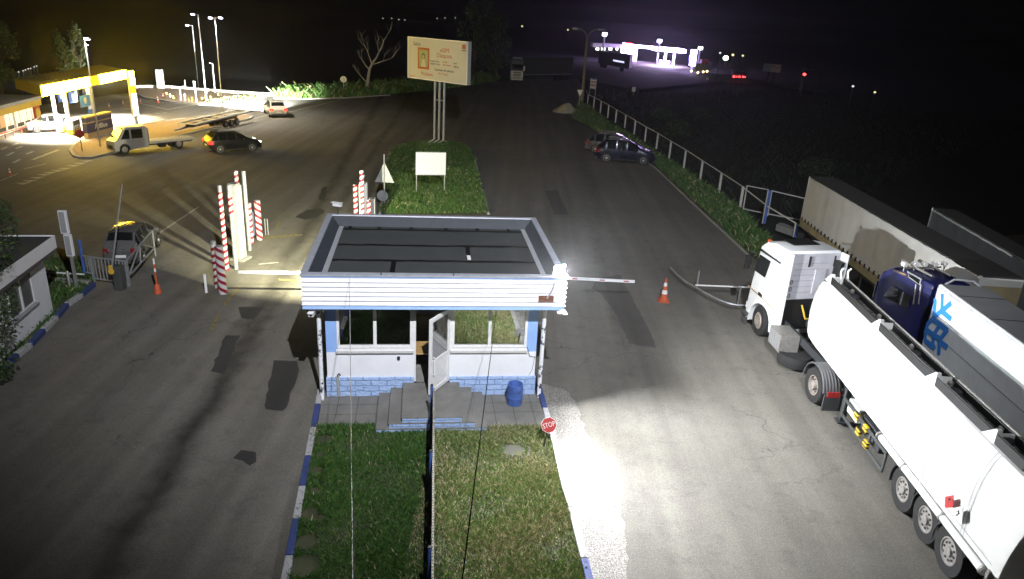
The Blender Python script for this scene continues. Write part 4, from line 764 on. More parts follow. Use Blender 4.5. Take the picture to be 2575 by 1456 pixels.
def cone(x, y, ty, label, group=None, tilt=0):
    q = W3(x, y); h = HT(x, y, ty); t = thing('traffic_cone', label, 'traffic cone', q, 0, group); s = h
    b = MB(); b.box(-s * .22, s * .22, -s * .22, s * .22, 0, s * .05, M['orange']); R0 = lambda f: s * (0.17 * (1 - f) + 0.025 * f)
    for f0_, f1_, m in ((0.05, .33, 'orange'), (.33, .50, 'signwhite'), (.50, .66, 'orange'), (.66, .81, 'signwhite'), (.81, 1.0, 'orange')): b.lathe([(R0(f0_), s * f0_), (R0(f1_), s * f1_)], M[m], (0, 0, 0), 'z', 18)
    b.build('body', t, local=True, smooth=True); return t
cone(1668, 757, 699, 'tall orange traffic cone with two white bands in the right lane')
# ================================================================== TRUCKS ON THE RIGHT
M['chassis2'] = mat('side_guard_grey', (0.045, 0.05, 0.05), 0.6, noise=0.2, ns=6); M['mudgrey'] = mat('mudguard_grey', (0.075, 0.075, 0.078), 0.6, noise=0.2, ns=6)
M['rear_shaded'] = mat('cab_rear_shaded_white', (0.42, 0.42, 0.46), 0.5, noise=0.12, ns=3)  # white cab paint, darkened to stand in for shade on the rear
class Fr:                                  # local frame: x forward, y left
    def __init__(s, o, yaw): s.o = V((o[0], o[1], 0)); s.yaw = yaw; s.x = V((cos(yaw), sin(yaw), 0)); s.y = V((-sin(yaw), cos(yaw), 0))
    def __call__(s, a, b, z): return s.o + s.x * a + s.y * b + V((0, 0, z))
    def box(s, m_, a0, a1, b0, b1, z0, z1, m): m_.hexa([s(a, b, z) for z in (z0, z1) for a, b in ((a0, b0), (a1, b0), (a1, b1), (a0, b1))], m); return m_
def cab_shell(fr, L, W, H, paint, xw, rw, nose=1.0):
    arch = [(xw + rw * cos(t), 0.45 * 0 + 0.52 + rw * sin(t)) for t in [pi * k / 10 for k in range(11)]]
    pr = [(0, 0.62), (0, H - 0.06), (0.05, H), (L * 0.50, H + 0.02), (L * 0.72, H - 0.06), (L * 0.88, H - 0.30), (L * 0.955, H - 0.72), (L * 1.0, H * 0.53), (L * 1.03, H * 0.36), (L * 1.05, 0.5), (L * 1.0, 0.30), (xw + rw + 0.02, 0.30)] + [(x, z) for x, z in arch] + [(xw - rw - 0.02, 0.40), (0.06, 0.42)]
    b = MB(); rings = []
    for y, k, top in ((-W / 2, 0.0, 0.10), (-W / 2 + 0.03, 1, 0.03), (-W / 2 + 0.14, 1, 0.0), (W / 2 - 0.14, 1, 0.0), (W / 2 - 0.03, 1, 0.03), (W / 2, 0.0, 0.10)):
        ring = []
        for x, z in pr:
            zz_ = z - top * (1 if z > H - 0.4 else 0); xx = x - (0.05 if (k == 0 and x > L * 0.85) else 0) - (0.10 if abs(y) > W / 2 - 0.05 and x > 0.95 * L else 0)
            yy = y * (1 - 0.05 * max(0, (z - 2.0) / (H - 2.0))); ring.append(fr(xx, yy, zz_))
        rings.append(ring)
    b.loft(rings, paint); return b
# ------------------------------------------------------------------ white tractor unit
TW, TL, TH = 2.0, 1.90, 3.36
pA = (G(2001, 627, TH) + G(1953, 825, 0.6)); pA = V((pA.x / 2, pA.y / 2, 0))
cyaw = radians(104.7); cf = Fr((0, 0), cyaw); cf.o = V((9.60, 23.44, 0)) - cf.x * TL / 2
wf, wd = G(1905, 857), G(2035, 1010); yaw_t = atan2(wf.y - wd.y, wf.x - wd.x)
tf = Fr((wd.x, wd.y), yaw_t); tf.o = wd - tf.y * 1.05; tf.o.z = 0
truck = thing('tractor_unit', 'white tractor unit coupled to the white tanker trailer', 'truck', tf.o, yaw_t)
fw = TL * 0.52
shell = cab_shell(cf, TL, TW, TH, M['truck_white'], fw, 0.62).build('cab', truck, smooth=True)
sp0 = cf(0, TW / 2, 0); sn = cf.y
def side(px, py, o=0.0): return onplane(px, py, sp0, sn) + sn * o
def patch(name, pts, m, parent, o=0.004, t=0.012): b = MB(); b.slab([side(x, y, o) for x, y in pts], sn, t, M[m]); return b.build(name, parent)
patch('side_window', [(1912, 640), (1938, 657), (1924, 698), (1897, 679)], 'glass', shell, 0.002, 0.008)
patch('trim_strip', [(1915, 626), (1964, 661), (1963, 664), (1913, 630)], 'black', shell)
M['pin'] = mat('pinstripe', (0.38, 0.24, 0.10), 0.5)
patch('pinstripe', [(1882, 716), (1946, 776), (1946, 778), (1881, 718)], 'pin', shell)
patch('door_handle', [(1909, 734), (1917, 742), (1916, 748), (1908, 741)], 'black', shell, 0.0, 0.03)
for q in ([(1870, 776), (1883, 787), (1879, 797), (1868, 786)], [(1863, 796), (1880, 797), (1877, 813), (1866, 806)]): patch('step', q, 'truck_grey', shell, 0.0, 0.01)
b = MB()
mp = side(1899, 652, 0.0)
for px, py, w, h in ((1897, 655, .10, .34), (1892, 672, .09, .16)):
    p = side(px, py, 0.16) + cf.x * 0.1; cf_p = p; b.hexa([p + cf.x * i * .06 + cf.y * j * w + Z * k * h / 2 for k in (-1, 1) for i, j in ((-1, -1), (1, -1), (1, 1), (-1, 1))], M['black'])
b.tube([side(1908, 636, 0.0), side(1899, 636, 0.16) + cf.x * .1], 0.03, M['black'], 6); b.build('mirror', truck, bevel=0.02)
b = MB(); cf.box(b, TL * 0.985, TL * 1.0, -TW / 2 + 0.15, TW / 2 - 0.15, 1.95, 2.62, M['glass']); b.build('windscreen', truck)
b = MB(); cf.box(b, TL * 1.03, TL * 1.06, -TW / 2 + 0.2, TW / 2 - 0.2, 0.6, 1.5, M['truck_grey']); b.build('grille', truck)
for s in (-1, 1): b = MB(); cf.box(b, TL * 1.02, TL * 1.07, s * TW / 2 - s * 0.42, s * TW / 2 - s * 0.08, 0.62, 0.86, M['signwhite']); b.build('headlight', truck, bevel=0.02)
b = MB(); cf.box(b, TL * 0.30, TL * 0.62, -0.5, 0.5, TH + 0.03, TH + 0.06, M['black']); b.build('roof_hatch', truck, bevel=0.01)
b = MB()
for s in (-0.75, 0.75): p = cf(TL * 0.82, s, TH - 0.12); b.cbox(tuple(p), (0.1, 0.1, 0.1), M['orange'])
b.build('marker_lamps', truck)
# rear wall between the side deflectors
b = MB(); cf.box(b, -0.02, 0.02, -TW / 2 + 0.08, TW / 2 - 0.08, 1.72, TH - 0.08, M['rear_shaded']); cf.box(b, -0.03, 0.02, -TW / 2 + 0.08, TW / 2 - 0.08, 0.62, 1.70, M['black'])
for i in range(6): cf.box(b, -0.035, -0.02, -0.5, 0.75, 1.95 + i * 0.2, 1.965 + i * 0.2, M['grey'])
cf.box(b, -0.06, -0.02, -0.45, -0.05, 1.9, 2.75, M['rear_shaded']); cf.box(b, -0.065, -0.02, 0.2, 0.26, 2.85, 3.2, M['black']); cf.box(b, -0.065, -0.02, -0.72, -0.68, 2.85, 3.2, M['black'])
b.build('rear_wall', truck, bevel=0.006)
for i, s in enumerate(('90', '80', '60')): text(s, 0.22, M['black'], frame(cf(-0.045, 0.82, 2.32 - i * 0.24), -cf.y, Z), truck, ext=0.003)
for s in (-1, 1):
    b = MB(); y0 = s * (TW / 2 - 0.05); b.hexa([cf(x, y, z) for z in (0.62, TH - 0.05) for x, y in ((-0.34 if s < 0 else -0.16, y0 - 0.02), (0.0, y0 - 0.02), (0.0, y0 + 0.02), (-0.34 if s < 0 else -0.16, y0 + 0.02))], M['truck_white']); b.build('side_deflector', truck)
b = MB(); cf.box(b, -0.36, -0.02, -TW / 2 + 0.14, -TW / 2 + 0.30, 1.75, TH - 0.3, M['black']); b.build('air_intake', truck, bevel=0.03)
b = MB(); b.tube([cf(-.05, 0.2, 1.5), cf(-.3, 0.15, 1.1), cf(-.55, 0.1, 1.25), cf(-.8, 0.1, 1.05)], 0.03, M['yellow'], 6); b.tube([cf(-.05, -0.1, 1.5), cf(-.3, -.12, 1.0), cf(-.6, -0.1, 1.2), cf(-.8, -0.1, 1.05)], 0.03, M['black'], 6); b.build('air_hose', truck, smooth=True)
xs = (wf - tf.o).dot(tf.x)
b = MB()
for s in (-0.42, 0.42): tf.box(b, -0.9, xs + 0.3, s - 0.05, s + 0.05, 0.72, 0.96, M['chassis'])
for x in (-0.6, 0.0, 0.8, 1.6, 2.4): tf.box(b, x, x + 0.1, -0.37, 0.37, 0.76, 0.9, M['chassis'])
tf.box(b, -0.5, 0.5, -0.45, 0.45, 0.97, 1.08, M['black']); b.build('chassis', truck, bevel=0.01)
b = MB(); tf.box(b, 0.9, 1.6, -0.35, 0.35, 0.98, 1.03, M['alu']); b.build('catwalk', truck)
b = MB(); tk0, tk1 = (G(1990, 880, 0.5) - tf.o).dot(tf.x), (G(1932, 850, .5) - tf.o).dot(tf.x); tk0, tk1 = 2.35, 3.25
tf.box(b, tk0, tk1, 0.5, 1.12, 0.42, 1.0, M['alu']); 
for i in range(6): tf.box(b, tk0 + 0.08 + i * 0.14, tk0 + 0.14 + i * 0.14, 1.12, 1.132, 0.45, 0.97, M['grey'])
b.build('fuel_tank', truck, bevel=0.03)
for s in (1, -1):
    wheel(truck, (0, s * 1.05, 0.54), 0.54, 0.5, s, M['rim_dirty'], rr=0.55, deep=0.12)
    q = Matrix.Rotation(0, 4, 'Z'); w_ = cf(fw, s * (TW / 2 + 0.02), 0.54); lw_ = wm(truck).inverted() @ w_; wheel(truck, (lw_.x, lw_.y, 0.54), 0.54, 0.32, s, M['rim_dirty'], rr=0.55, deep=-0.03)
sp = G(1992, 905, 0.25); b = MB(); b.lathe([(0.28, 0.10), (0.5, 0.08), (0.54, 0.2), (0.54, 0.32), (0.5, 0.44), (0.28, 0.40)], M['rubber'], (sp.x + 0.08, sp.y, 0.05), 'z', 28); spw = b.build('spare_wheel', truck, smooth=True)
b = MB(); b.lathe([(0.29, 0.36), (0.27, 0.40), (0.22, 0.32), (0.10, 0.33), (0.06, 0.38)], M['rust'], (sp.x + 0.08, sp.y, 0.05), 'z', 20); b.build('rim', spw, smooth=True)
def mudguard(fr_, parent, x, y0, y1, zc_, r, a0, a1, m, ribs=0, n=14):
    b = MB(); pts = [(x + r * cos(a0 + (a1 - a0) * i / n), zc_ + r * sin(a0 + (a1 - a0) * i / n)) for i in range(n + 1)]; q = [(x + (r - 0.03) * cos(a0 + (a1 - a0) * i / n), zc_ + (r - 0.03) * sin(a0 + (a1 - a0) * i / n)) for i in range(n + 1)]
    prof_ = [(y0, 0)] + [(y0 + (y1 - y0) * (k + 0.5) / max(1, ribs), 0.018 * (k % 2)) for k in range(ribs)] + [(y1, 0)]
    for (ya, ra), (yb, rb) in zip(prof_, prof_[1:]):
        o = []; 
        for (px, pz) in pts:
            d = V((px - x, 0, pz - zc_)).normalized(); o.append((px + d.x * ra, pz + d.z * ra, px + d.x * rb, pz + d.z * rb))
        b.add([fr_(a, ya, c) for a, c, _, _ in o] + [fr_(a, yb, c) for _, _, a, c in o], [(i, i + 1, n + 2 + i, n + 1 + i) for i in range(n)], M[m])
    b.add([fr_(a, y1, c) for a, c in pts] + [fr_(a, y1, c) for a, c in q], [(i, i + 1, n + 2 + i, n + 1 + i) for i in range(n)], M[m])
    return b.build('mudguard', parent, smooth=True)
mudguard(tf, truck, 0, 0.55, 1.08, 0.54, 0.66, radians(0), radians(172), 'mudgrey', 12)
b = MB(); tf.box(b, -0.72, -0.68, 0.5, 1.05, 0.12, 0.62, M['dgrey']); tf.box(b, -0.74, -0.72, 0.62, 0.98, 0.55, 0.72, M['red']); b.build('tail_lamp', truck)
# ------------------------------------------------------------------ tanker trailer
w1, w2, w3 = G(2262, 1280), G(2318, 1358), G(2375, 1440)
t0 = G(2490, 1440, 1.2); sA = G(2046, 868, 1.2); yk = atan2(sA.y - t0.y, sA.x - t0.x)
kf = Fr((0, 0), yk); kf.o = V((t0.x, t0.y, 0)); TKW = 1.15
tank = thing('tanker_trailer', 'long white tanker semi-trailer lit up bright on the right lane', 'tanker', kf(0, -TKW / 2, 0), yk)
LT = (V((9.0, 21.15, 0)) - kf.o).dot(kf.x)
def tsec(f, sag_=0.0):                       # cross-section, scaled towards its middle for the rounded ends
    pts = [(-0.10, 1.18), (0.0, 1.22), (0.03, 1.5), (0.045, 1.85), (0.03, 2.2), (-0.02, 2.6), (-0.10, 2.90), (-0.18, 3.05), (-0.27, 3.08), (-0.36, 3.02), (-0.60, 3.02), (-0.68, 3.0), (-0.80, 2.93), (-0.95, 2.78), (-1.10, 2.5), (-TKW - 0.07, 2.2), (-TKW - 0.09, 1.85), (-TKW - 0.06, 1.5), (-TKW, 1.22), (-TKW + 0.1, 1.18), (-TKW / 2, 1.08)]
    return [(-TKW / 2 + (y + TKW / 2) * f, 2.1 + (z - 2.1) * f) for y, z in pts]
b = MB(); rings = []
for x, f in ((-0.22, 0.90), (-0.19, 0.97), (-0.10, 1.0), (LT - 1.1, 1.0), (LT - 0.7, 0.97), (LT - 0.42, 0.90), (LT - 0.22, 0.78), (LT - 0.08, 0.6), (LT, 0.35)): rings.append([kf(x - (0.38 * max(0, z - 1.2) / 2 if x < 1 else 0), y, z) for y, z in tsec(f)])
b.loft(rings, M['tank_white']); tk = b.build('tank', tank, smooth=True)
b = MB()
for x in (0.9, 1.0, 2.6, 2.7): 
    s = tsec(1.004)[1:8]; b.add([kf(x, y + 0.012, z) for y, z in s] + [kf(x + 0.02, y + 0.012, z) for y, z in s], [(i, i + 1, 8 + i, 7 + i) for i in range(6)], M['grey'])
b.add([kf(0.0, 0.022, 1.36), kf(LT - 0.8, 0.022, 1.36), kf(LT - 0.8, 0.028, 1.385), kf(0.0, 0.028, 1.385)], [(0, 1, 2, 3)], M['grey']); b.build('weld_band', tank, recalc=False)
b = MB(); b.tube([kf(0.1, 0.02, 1.12), kf(LT * 0.42, 0.02, 1.12)], 0.085, M['tank_white'], 12); hp2 = b.build('hose_tube', tank, smooth=True)
b = MB()
for x in (0.12, 1.6, 3.3, 4.6): b = MB(); b.tube([kf(x, 0.02, 1.12), kf(x + 0.05, 0.02, 1.12)], 0.10, M['alu'], 12); b.build('clamp', hp2)
# top walkway trough: coamings, stained top, baffles, domes, pipe
ra, rb_ = -0.25, -0.60
b = MB()
for y in (ra, rb_): b.hexa([kf(x, y + q, z) for z in (3.02, 3.27) for x, q in ((0.4, -0.012), (LT - 0.9, -0.012), (LT - 0.9, 0.012), (0.4, 0.012))], M['black'])
b.build('coaming', tank)
b = MB(); b.add([kf(0.4, rb_ + 0.02, 3.10), kf(LT - 0.9, rb_ + 0.02, 3.10), kf(LT - 0.9, ra - 0.02, 3.10), kf(0.4, ra - 0.02, 3.10)], [(0, 1, 2, 3)], M['soot']); b.build('tank_top', tank)
b = MB(); xx = [LT - 0.9, LT * 0.60, LT * 0.33, LT * 0.12]
for x in xx: b = MB(); b.hexa([kf(a, y, z) for z in (3.11, 3.27) for a, y in ((x, rb_ + .02), (x + 0.05, rb_ + .02), (x + 0.05, ra - .02), (x, ra - .02))], M['tank_white']); b.hexa([kf(x - 0.02, ra + 0.02, 3.05), kf(x + 0.42, ra + 0.02, 3.05), kf(x + 0.42, ra - 0.1, 3.05), kf(x - 0.02, ra - 0.1, 3.05), kf(x, ra + 0.01, 3.35), kf(x + 0.06, ra + 0.01, 3.35), kf(x + 0.06, ra - 0.08, 3.35), kf(x, ra - 0.08, 3.35)], M['tank_white']); b.build('baffle', tank)
for i in range(5):
    x = LT * (0.12 + 0.17 * i); c_ = kf(x, -0.43, 3.10); b = MB(); b.lathe([(0.15, 0), (0.15, 0.07), (0.13, 0.10), (0.05, 0.12)], M['chassis'], tuple(c_), 'z', 18); c2 = kf(x + 0.32, -0.5, 3.1); b.lathe([(0.06, 0), (0.06, 0.12), (0.02, 0.16)], M['alu'], tuple(c2), 'z', 10); b.build('manlid', tank, smooth=True)
b = MB(); b.tube([kf(0.4, -0.34, 3.17), kf(LT * 0.62, -0.34, 3.17)], 0.05, M['tank_white'], 8); b.tube([kf(0.4, -0.62, 3.30), kf(LT - 1.0, -0.62, 3.30)], 0.022, M['alu'], 6); b.build('vent_pipe', tank, smooth=True)
b = MB(); 
for y in (-0.5, -0.7): b.tube([kf(LT - 1.0, y, 3.1)] + [kf(LT - 1.0 + 0.16 * sin(a), y, 3.36 + 0.16 * (1 - cos(a)) - 0.1) for a in (0.6, 1.4, 2.2, 3.0)], 0.03, M['tank_white'], 6)
b.build('hand_hoop', tank, smooth=True)
# chassis, wheels, guards
b = MB()
for y in (-0.4, -TKW + 0.4): kf.box(b, 0.1, LT - 1.6, y - 0.06, y + 0.06, 0.78, 1.12, M['chassis'])
b.build('chassis', tank)
tl = wm(tank).inverted()
for q in (w1, w2, w3):
    l_ = tl @ q
    for s in (1, -1):
        y = l_.y if s > 0 else -l_.y
        wheel(tank, (l_.x, y + s * 0.07, 0.53), 0.53, 0.36, s, M['rim'], rr=0.54, deep=0.03)
    mx_ = (q - kf.o).dot(kf.x); my = (q - kf.o).dot(kf.y) + 0.07
    mudguard(kf, tank, mx_, my - 0.36, my + 0.02, 0.51, 0.60, radians(-14), radians(150), 'chassis')
b = MB(); kf.box(b, -0.03, 0.03, -TKW, 0.02, 0.45, 0.6, M['chassis']); kf.box(b, -0.04, -0.031, -TKW + 0.05, -TKW + 0.3, 0.62, 0.8, M['red']); kf.box(b, -0.05, 0.02, -0.06, 0.06, 0.95, 1.25, M['alu']); b.build('rear_bumper', tank)
# side guard with yellow chocks between tractor and trailer axles
gy = 0.02
def gpt(px, py, z): q = G(px, py, z) - kf.o; return q.dot(kf.x)
xa, xb = (G(2215, 1190, 0.4) - kf.o).dot(kf.x), (G(2112, 1045, 0.4) - kf.o).dot(kf.x)
b = MB()
for z in (0.42, 0.88): kf.box(b, xa, xb, gy - 0.02, gy + 0.02, z, z + 0.09, M['chassis2'])
for x in (xa, xb - 0.07, xa * 0.66 + xb * 0.34): kf.box(b, x, x + 0.07, gy - 0.03, gy + 0.01, 0.42, 0.97, M['chassis2'])
b.build('side_guard', tank, bevel=0.008)
b = MB(); kf.box(b, xb - 0.75, xb - 0.1, -0.35, -0.05, 0.62, 1.0, M['tank_white']); b.build('tool_box', tank, bevel=0.015)
b = MB(); kf.box(b, xa + 0.6, xb - 0.9, -0.34, -0.1, 0.55, 0.98, M['chassis']); b.build('pump_box', tank, bevel=0.015)
M['haz'] = stripes('black_yellow_bands', 0.10, 0, 1, (0.02, 0.02, 0.02), (0.70, 0.48, 0.03))
for k, (x, z) in enumerate(((0.52, 0.66), (0.62, 0.95), (0.33, 0.6), (0.40, 0.92))):
    x_ = xa + (xb - xa) * x; b = MB(); kf.box(b, x_, x_ + 0.22, gy - 0.03, gy + 0.06, z - 0.13, z + 0.06, M['haz']); b.build('wheel_chock', tank, bevel=0.02)
b = MB(); kf.box(b, xa + 0.25, xa + 0.5, -0.2, gy, 0.9, 1.15, M['dgrey']); b.build('valve_box', tank, bevel=0.01)
b = MB()
for y in (-0.15, -TKW + 0.15): b = MB(); p = kf(xb + 0.25, y, 0); b.cbox((p.x, p.y, 0.62), (0.14, 0.14, 1.0), M['chassis'], yk); b.cbox((p.x, p.y, 0.1), (0.3, 0.3, 0.04), M['chassis'], yk); b.build('landing_leg', tank)
hzp = [onplane(x, y, kf(0, 0.12, 0), kf.y) for x, y in ((2380, 1250), (2397, 1240), (2403, 1277), (2384, 1281))]
def card(px, m, parent, name, dy=0.14):
    pts = [onplane(x, y, kf(0, dy, 0), kf.y) for x, y in px]; b = MB(); b.slab(pts, kf.y, 0.012, M[m]); return b.build(name, parent), pts
c1, p1 = card([(2378, 1249), (2399, 1245), (2398, 1276), (2378, 1277)], 'red', tank, 'hazard_placard')
c2_, p2_ = card([(2401, 1277), (2422, 1274), (2421, 1304), (2399, 1305)], 'signwhite', tank, 'hazard_placard')
def glyph(pts, parent, dots, m='black'):
    c = sum(pts, V((0, 0, 0))) / 4; ux = (pts[1] - pts[0]) / 2; uy = (pts[0] - pts[3]) / 2; b = MB()
    for x, y, w, h in dots: q = c + ux * x + uy * y + kf.y * 0.014; b.slab([q - ux * w - uy * h, q + ux * w - uy * h, q + ux * w * 0.6 + uy * h, q - ux * w * 0.6 + uy * h], kf.y, 0.004, M[m])
    b.build('symbol', parent)
glyph(p1, c1, [(0.15, 0.45, 0.28, 0.2), (0.1, 0.28, 0.4, 0.05)]); glyph(p2_, c2_, [(-0.2, -0.35, 0.35, 0.12), (0.15, 0.1, 0.18, 0.4), (-0.1, 0.3, 0.4, 0.06), (0.3, -0.15, 0.3, 0.06)])
# ------------------------------------------------------------------ white box semi-trailer with blue emblem, blue tractor
zt = 3.94; e0, e1 = G(2362, 715, zt), G(2575, 870, zt); yw = atan2(e0.y - e1.y, e0.x - e1.x); bf = Fr((e0.x, e0.y), yw); BW, BL = 1.25, 9.0
box = thing('box_trailer', 'white box semi-trailer with a large blue emblem behind the tanker', 'trailer', bf(-BL / 2, -BW / 2, 0), yw)
b = MB(); bf.box(b, -BL, 0, -BW, 0, 1.1, zt, M['truck_white']); body = b.build('body', box, bevel=0.02)
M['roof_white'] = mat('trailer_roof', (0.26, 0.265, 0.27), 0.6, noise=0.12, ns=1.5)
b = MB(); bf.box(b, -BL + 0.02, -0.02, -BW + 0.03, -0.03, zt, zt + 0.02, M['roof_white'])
for x in (-0.9, -2.4, -3.9, -5.4, -6.9): bf.box(b, x - 0.015, x + 0.015, -BW + 0.04, -0.04, zt + 0.021, zt + 0.03, M['dgrey'])
b.build('roof', box); b = MB(); bf.box(b, -BL, -0.01, 0.0, 0.012, zt - 0.10, zt - 0.02, M['cap']); bf.box(b, -BL, 0, 0.0, 0.012, 1.1, 1.2, M['grey']); bf.box(b, -0.02, 0.005, 0.0, 0.012, 1.2, zt - 0.1, M['cap']); bf.box(b, -BL, -0.3, 0.0, 0.008, 2.68, 2.70, M['grey']); b.build('edge_trim', box)
b = MB(); b.tube([bf(0.03, -0.12, zt - 0.05), bf(0.06, -BW * .3, zt + 0.14), bf(0.06, -BW * .7, zt + 0.14), bf(0.03, -BW + 0.1, zt - 0.05)], 0.03, M['grey'], 6); b.build('front_rail', box, smooth=True)
zq = lambda x, y: (2165 + 0.23686 * x, 613 + 0.23686 * y)
def stroke(lines, w):
    b = MB(); k = 0
    for ln_ in lines:
        pts = [onplane(*zq(*p), bf(0, 0, 0), bf.y) for p in ln_]
        for a, c in zip(pts, pts[1:]):
            d = (c - a).normalized(); n = d.cross(bf.y).normalized() * w / 2; o = bf.y * (0.010 + 0.001 * k); k += 1
            b.slab([a - n - d * w * 0.3 + o, c - n + d * w * 0.3 + o, c + n + d * w * 0.3 + o, a + n - d * w * 0.3 + o], bf.y, 0.001, M['logo'])
    b.build('emblem', body, recalc=True)
stroke([[(868, 548), (862, 710), (785, 775)], [(955, 635), (862, 715), (955, 795)], [(793, 600), (780, 770)],
        [(765, 800), (715, 855), (690, 945), (690, 1030), (765, 1090)], [(765, 800), (850, 860), (780, 965), (770, 1090)], [(850, 860), (925, 920), (835, 1030), (920, 1095)], [(700, 910), (780, 970), (850, 1010), (838, 1160)], [(770, 1060), (790, 1110)]], 0.15)
for i in range(3):
    for s in (0, 1): wheel(box, (-BL / 2 + 1.4 + i * 1.2, -BW / 2 + s * BW, 0.5), 0.5, 0.34, 1 if s else -1)
b = MB(); bf.box(b, -BL + 0.2, -0.5, -BW * .75, -BW * .6, 0.8, 1.1, M['chassis']); bf.box(b, -BL + 0.2, -0.5, -BW * .4, -BW * .25, 0.8, 1.1, M['chassis']); b.build('chassis', box)
# blue cab
H2 = 3.5; qa = G(2345, 716, H2); cy2 = radians(103); c2f = Fr((0, 0), cy2); W2, L2 = 1.35, 2.3
c2f.o = V((qa.x, qa.y, 0)) - c2f.y * W2 / 2 
bt_ = thing('tractor_unit', 'dark blue tractor unit in front of the white box trailer', 'truck', c2f.o, cy2)
sh2 = cab_shell(c2f, L2, W2, H2, M['cab_blue'], L2 * 0.55, 0.6).build('cab', bt_, smooth=True)
sp2 = c2f(0, W2 / 2, 0)
def side2(px, py, o=0.0): return onplane(px, py, sp2, c2f.y) + c2f.y * o
zz6 = lambda x, y: (2165 + 0.23686 * x, 613 + 0.23686 * y)
b = MB(); b.slab([side2(*zz6(*p), 0.004) for p in ((492, 285), (648, 372), (630, 440), (512, 360))], c2f.y, 0.012, M['galv']); b.build('window_frame', sh2)
b = MB(); b.slab([side2(*zz6(*p), 0.018) for p in ((505, 310), (635, 380), (622, 425), (520, 350))], c2f.y, 0.006, M['glass']); b.build('side_window', sh2)
b = MB(); b.slab([side2(*zz6(*p), 0.004) for p in ((330, 440), (540, 560), (500, 690), (240, 560))], c2f.y, 0.008, M['glass']); b.build('door_window', sh2)
for xq in (600, 655): b = MB(); b.tube([side2(*zz6(xq, 430), 0.05), side2(*zz6(xq - 30, 640), 0.05)], 0.02, M['alu'], 6); b.build('grab_rail', sh2, smooth=True)
b = MB(); b.tube([c2f(L2 * .5, W2 / 2 - .1, H2 + .10), c2f(L2 * .5, -W2 / 2 + .1, H2 + .10)], 0.03, M['alu'], 6)
for y in (-.7, -.35, 0, .35, .7): b.tube([c2f(L2 * .5, y, H2), c2f(L2 * .5, y, H2 + .16)], 0.02, M['alu'], 6); b.tube([c2f(L2 * .5 - .04, y, H2 + .2), c2f(L2 * .5 + .10, y, H2 + .2)], 0.07, M['signwhite'], 10)
for y in (-.3, .3): b.tube([c2f(L2 * .2, y, H2 + .08), c2f(L2 * .75, y, H2 + .12)], [0.03, 0.06], M['alu'], 8)
b.build('roof_lamp_bar', bt_)
b = MB(); c2f.box(b, L2 * 0.985, L2, -W2 / 2 + .12, W2 / 2 - .12, 2.0, 2.75, M['glass']); b.build('windscreen', bt_)
b = MB(); c2f.box(b, -3.0, 0.2, -0.45, -0.3, .7, .95, M['chassis']); c2f.box(b, -3.0, 0.2, 0.3, 0.45, .7, .95, M['chassis']); b.build('chassis', bt_)
for s in (1, -1): wheel(bt_, (L2 * .55, s * (W2 / 2 - .01), .52), .52, .32, s); wheel(bt_, (-2.2, s * (W2 / 2 - .05), .52), .52, .5, s)
# ------------------------------------------------------------------ tarpaulin trailers beyond the fence
def tarp(label, e0, e1, zt, W, L, m, front=0.0):
    yw = atan2(e0.y - e1.y, e0.x - e1.x); f = Fr((e0.x, e0.y), yw); t = thing('tarpaulin_trailer', label, 'trailer', f(-L / 2, -W / 2, 0), yw)
    b = MB(); n = 44; up = [f(-L * i / n, 0.012 * sin(i * 1.9) + 0.01 * sin(i * 4.3), zt - 0.05) for i in range(n + 1)]; md_ = [f(-L * i / n, 0.03 * sin(i * 2.3 + 1) + 0.015 * sin(i * 5.1), 2.3) for i in range(n + 1)]; lo_ = [f(-L * i / n, 0.015 * sin(i * 1.7), 1.45) for i in range(n + 1)]
    vs = up + md_ + lo_; b.add(vs, [(r * (n + 1) + i, r * (n + 1) + i + 1, (r + 1) * (n + 1) + i + 1, (r + 1) * (n + 1) + i) for r in range(2) for i in range(n)], M[m])
    f.box(b, -L, 0, -W, -0.05, 1.1, zt - 0.05, M[m]); cv = b.build('tarpaulin', t, smooth=True, recalc=False)
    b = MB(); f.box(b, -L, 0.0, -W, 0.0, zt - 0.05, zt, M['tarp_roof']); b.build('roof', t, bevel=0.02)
    b = MB(); f.box(b, -L, 0.0, -0.02, 0.02, 1.1, 1.45, M['tarp_dirty'])
    for i in range(34): f.box(b, -L * (i + .5) / 34 - .04, -L * (i + .5) / 34 + .04, 0.02, 0.05, 1.40, 1.56, M['black'])
    b.build('sideboard', t)
    b = MB(); f.box(b, -L, -L + .06, -.05, .015, 1.1, zt, M['tarp']); b.build('corner_post', t); b = MB(); f.box(b, -.06, 0.01, -.05, .015, 1.1, zt, M['tarp']); b.build('corner_post', t); b = MB(); f.box(b, -L - 0.01, -L, -W, -.05, 1.1, zt - .3, M['tarp_dirty']); b.build('rear_panel', t)
    b = MB(); f.box(b, -L + .2, -.3, -W * .75, -W * .25, .75, 1.1, M['chassis']); b.build('chassis', t)
    for i in range(3): 
        for s in (1, -1): wheel(t, (-L / 2 + 1.5 + 1.2 * i, s * (W / 2 - .02), .5), .5, .34, s)
    return t
zt = 3.53; a, c = G(2036, 443, zt), G(2467, 694, zt); tarp('long beige tarpaulin trailer beyond the fence, truck shadow across its side', a, c, zt, 1.3, (a - c).length, 'tarp')
zt = 3.6; a = G(2345, 522, zt); c = G(2575, 655, zt); d = (c - a).normalized(); M['tarp_dark'] = mat('tarpaulin_grey', (0.22, 0.23, 0.23), 0.8, noise=0.1, ns=1.5, bump=0.3, bs=3); tarp('dark grey tarpaulin trailer parked farthest to the right beyond the beige one', a, a + d * 13, zt, 0.9, 13, 'tarp_dark')
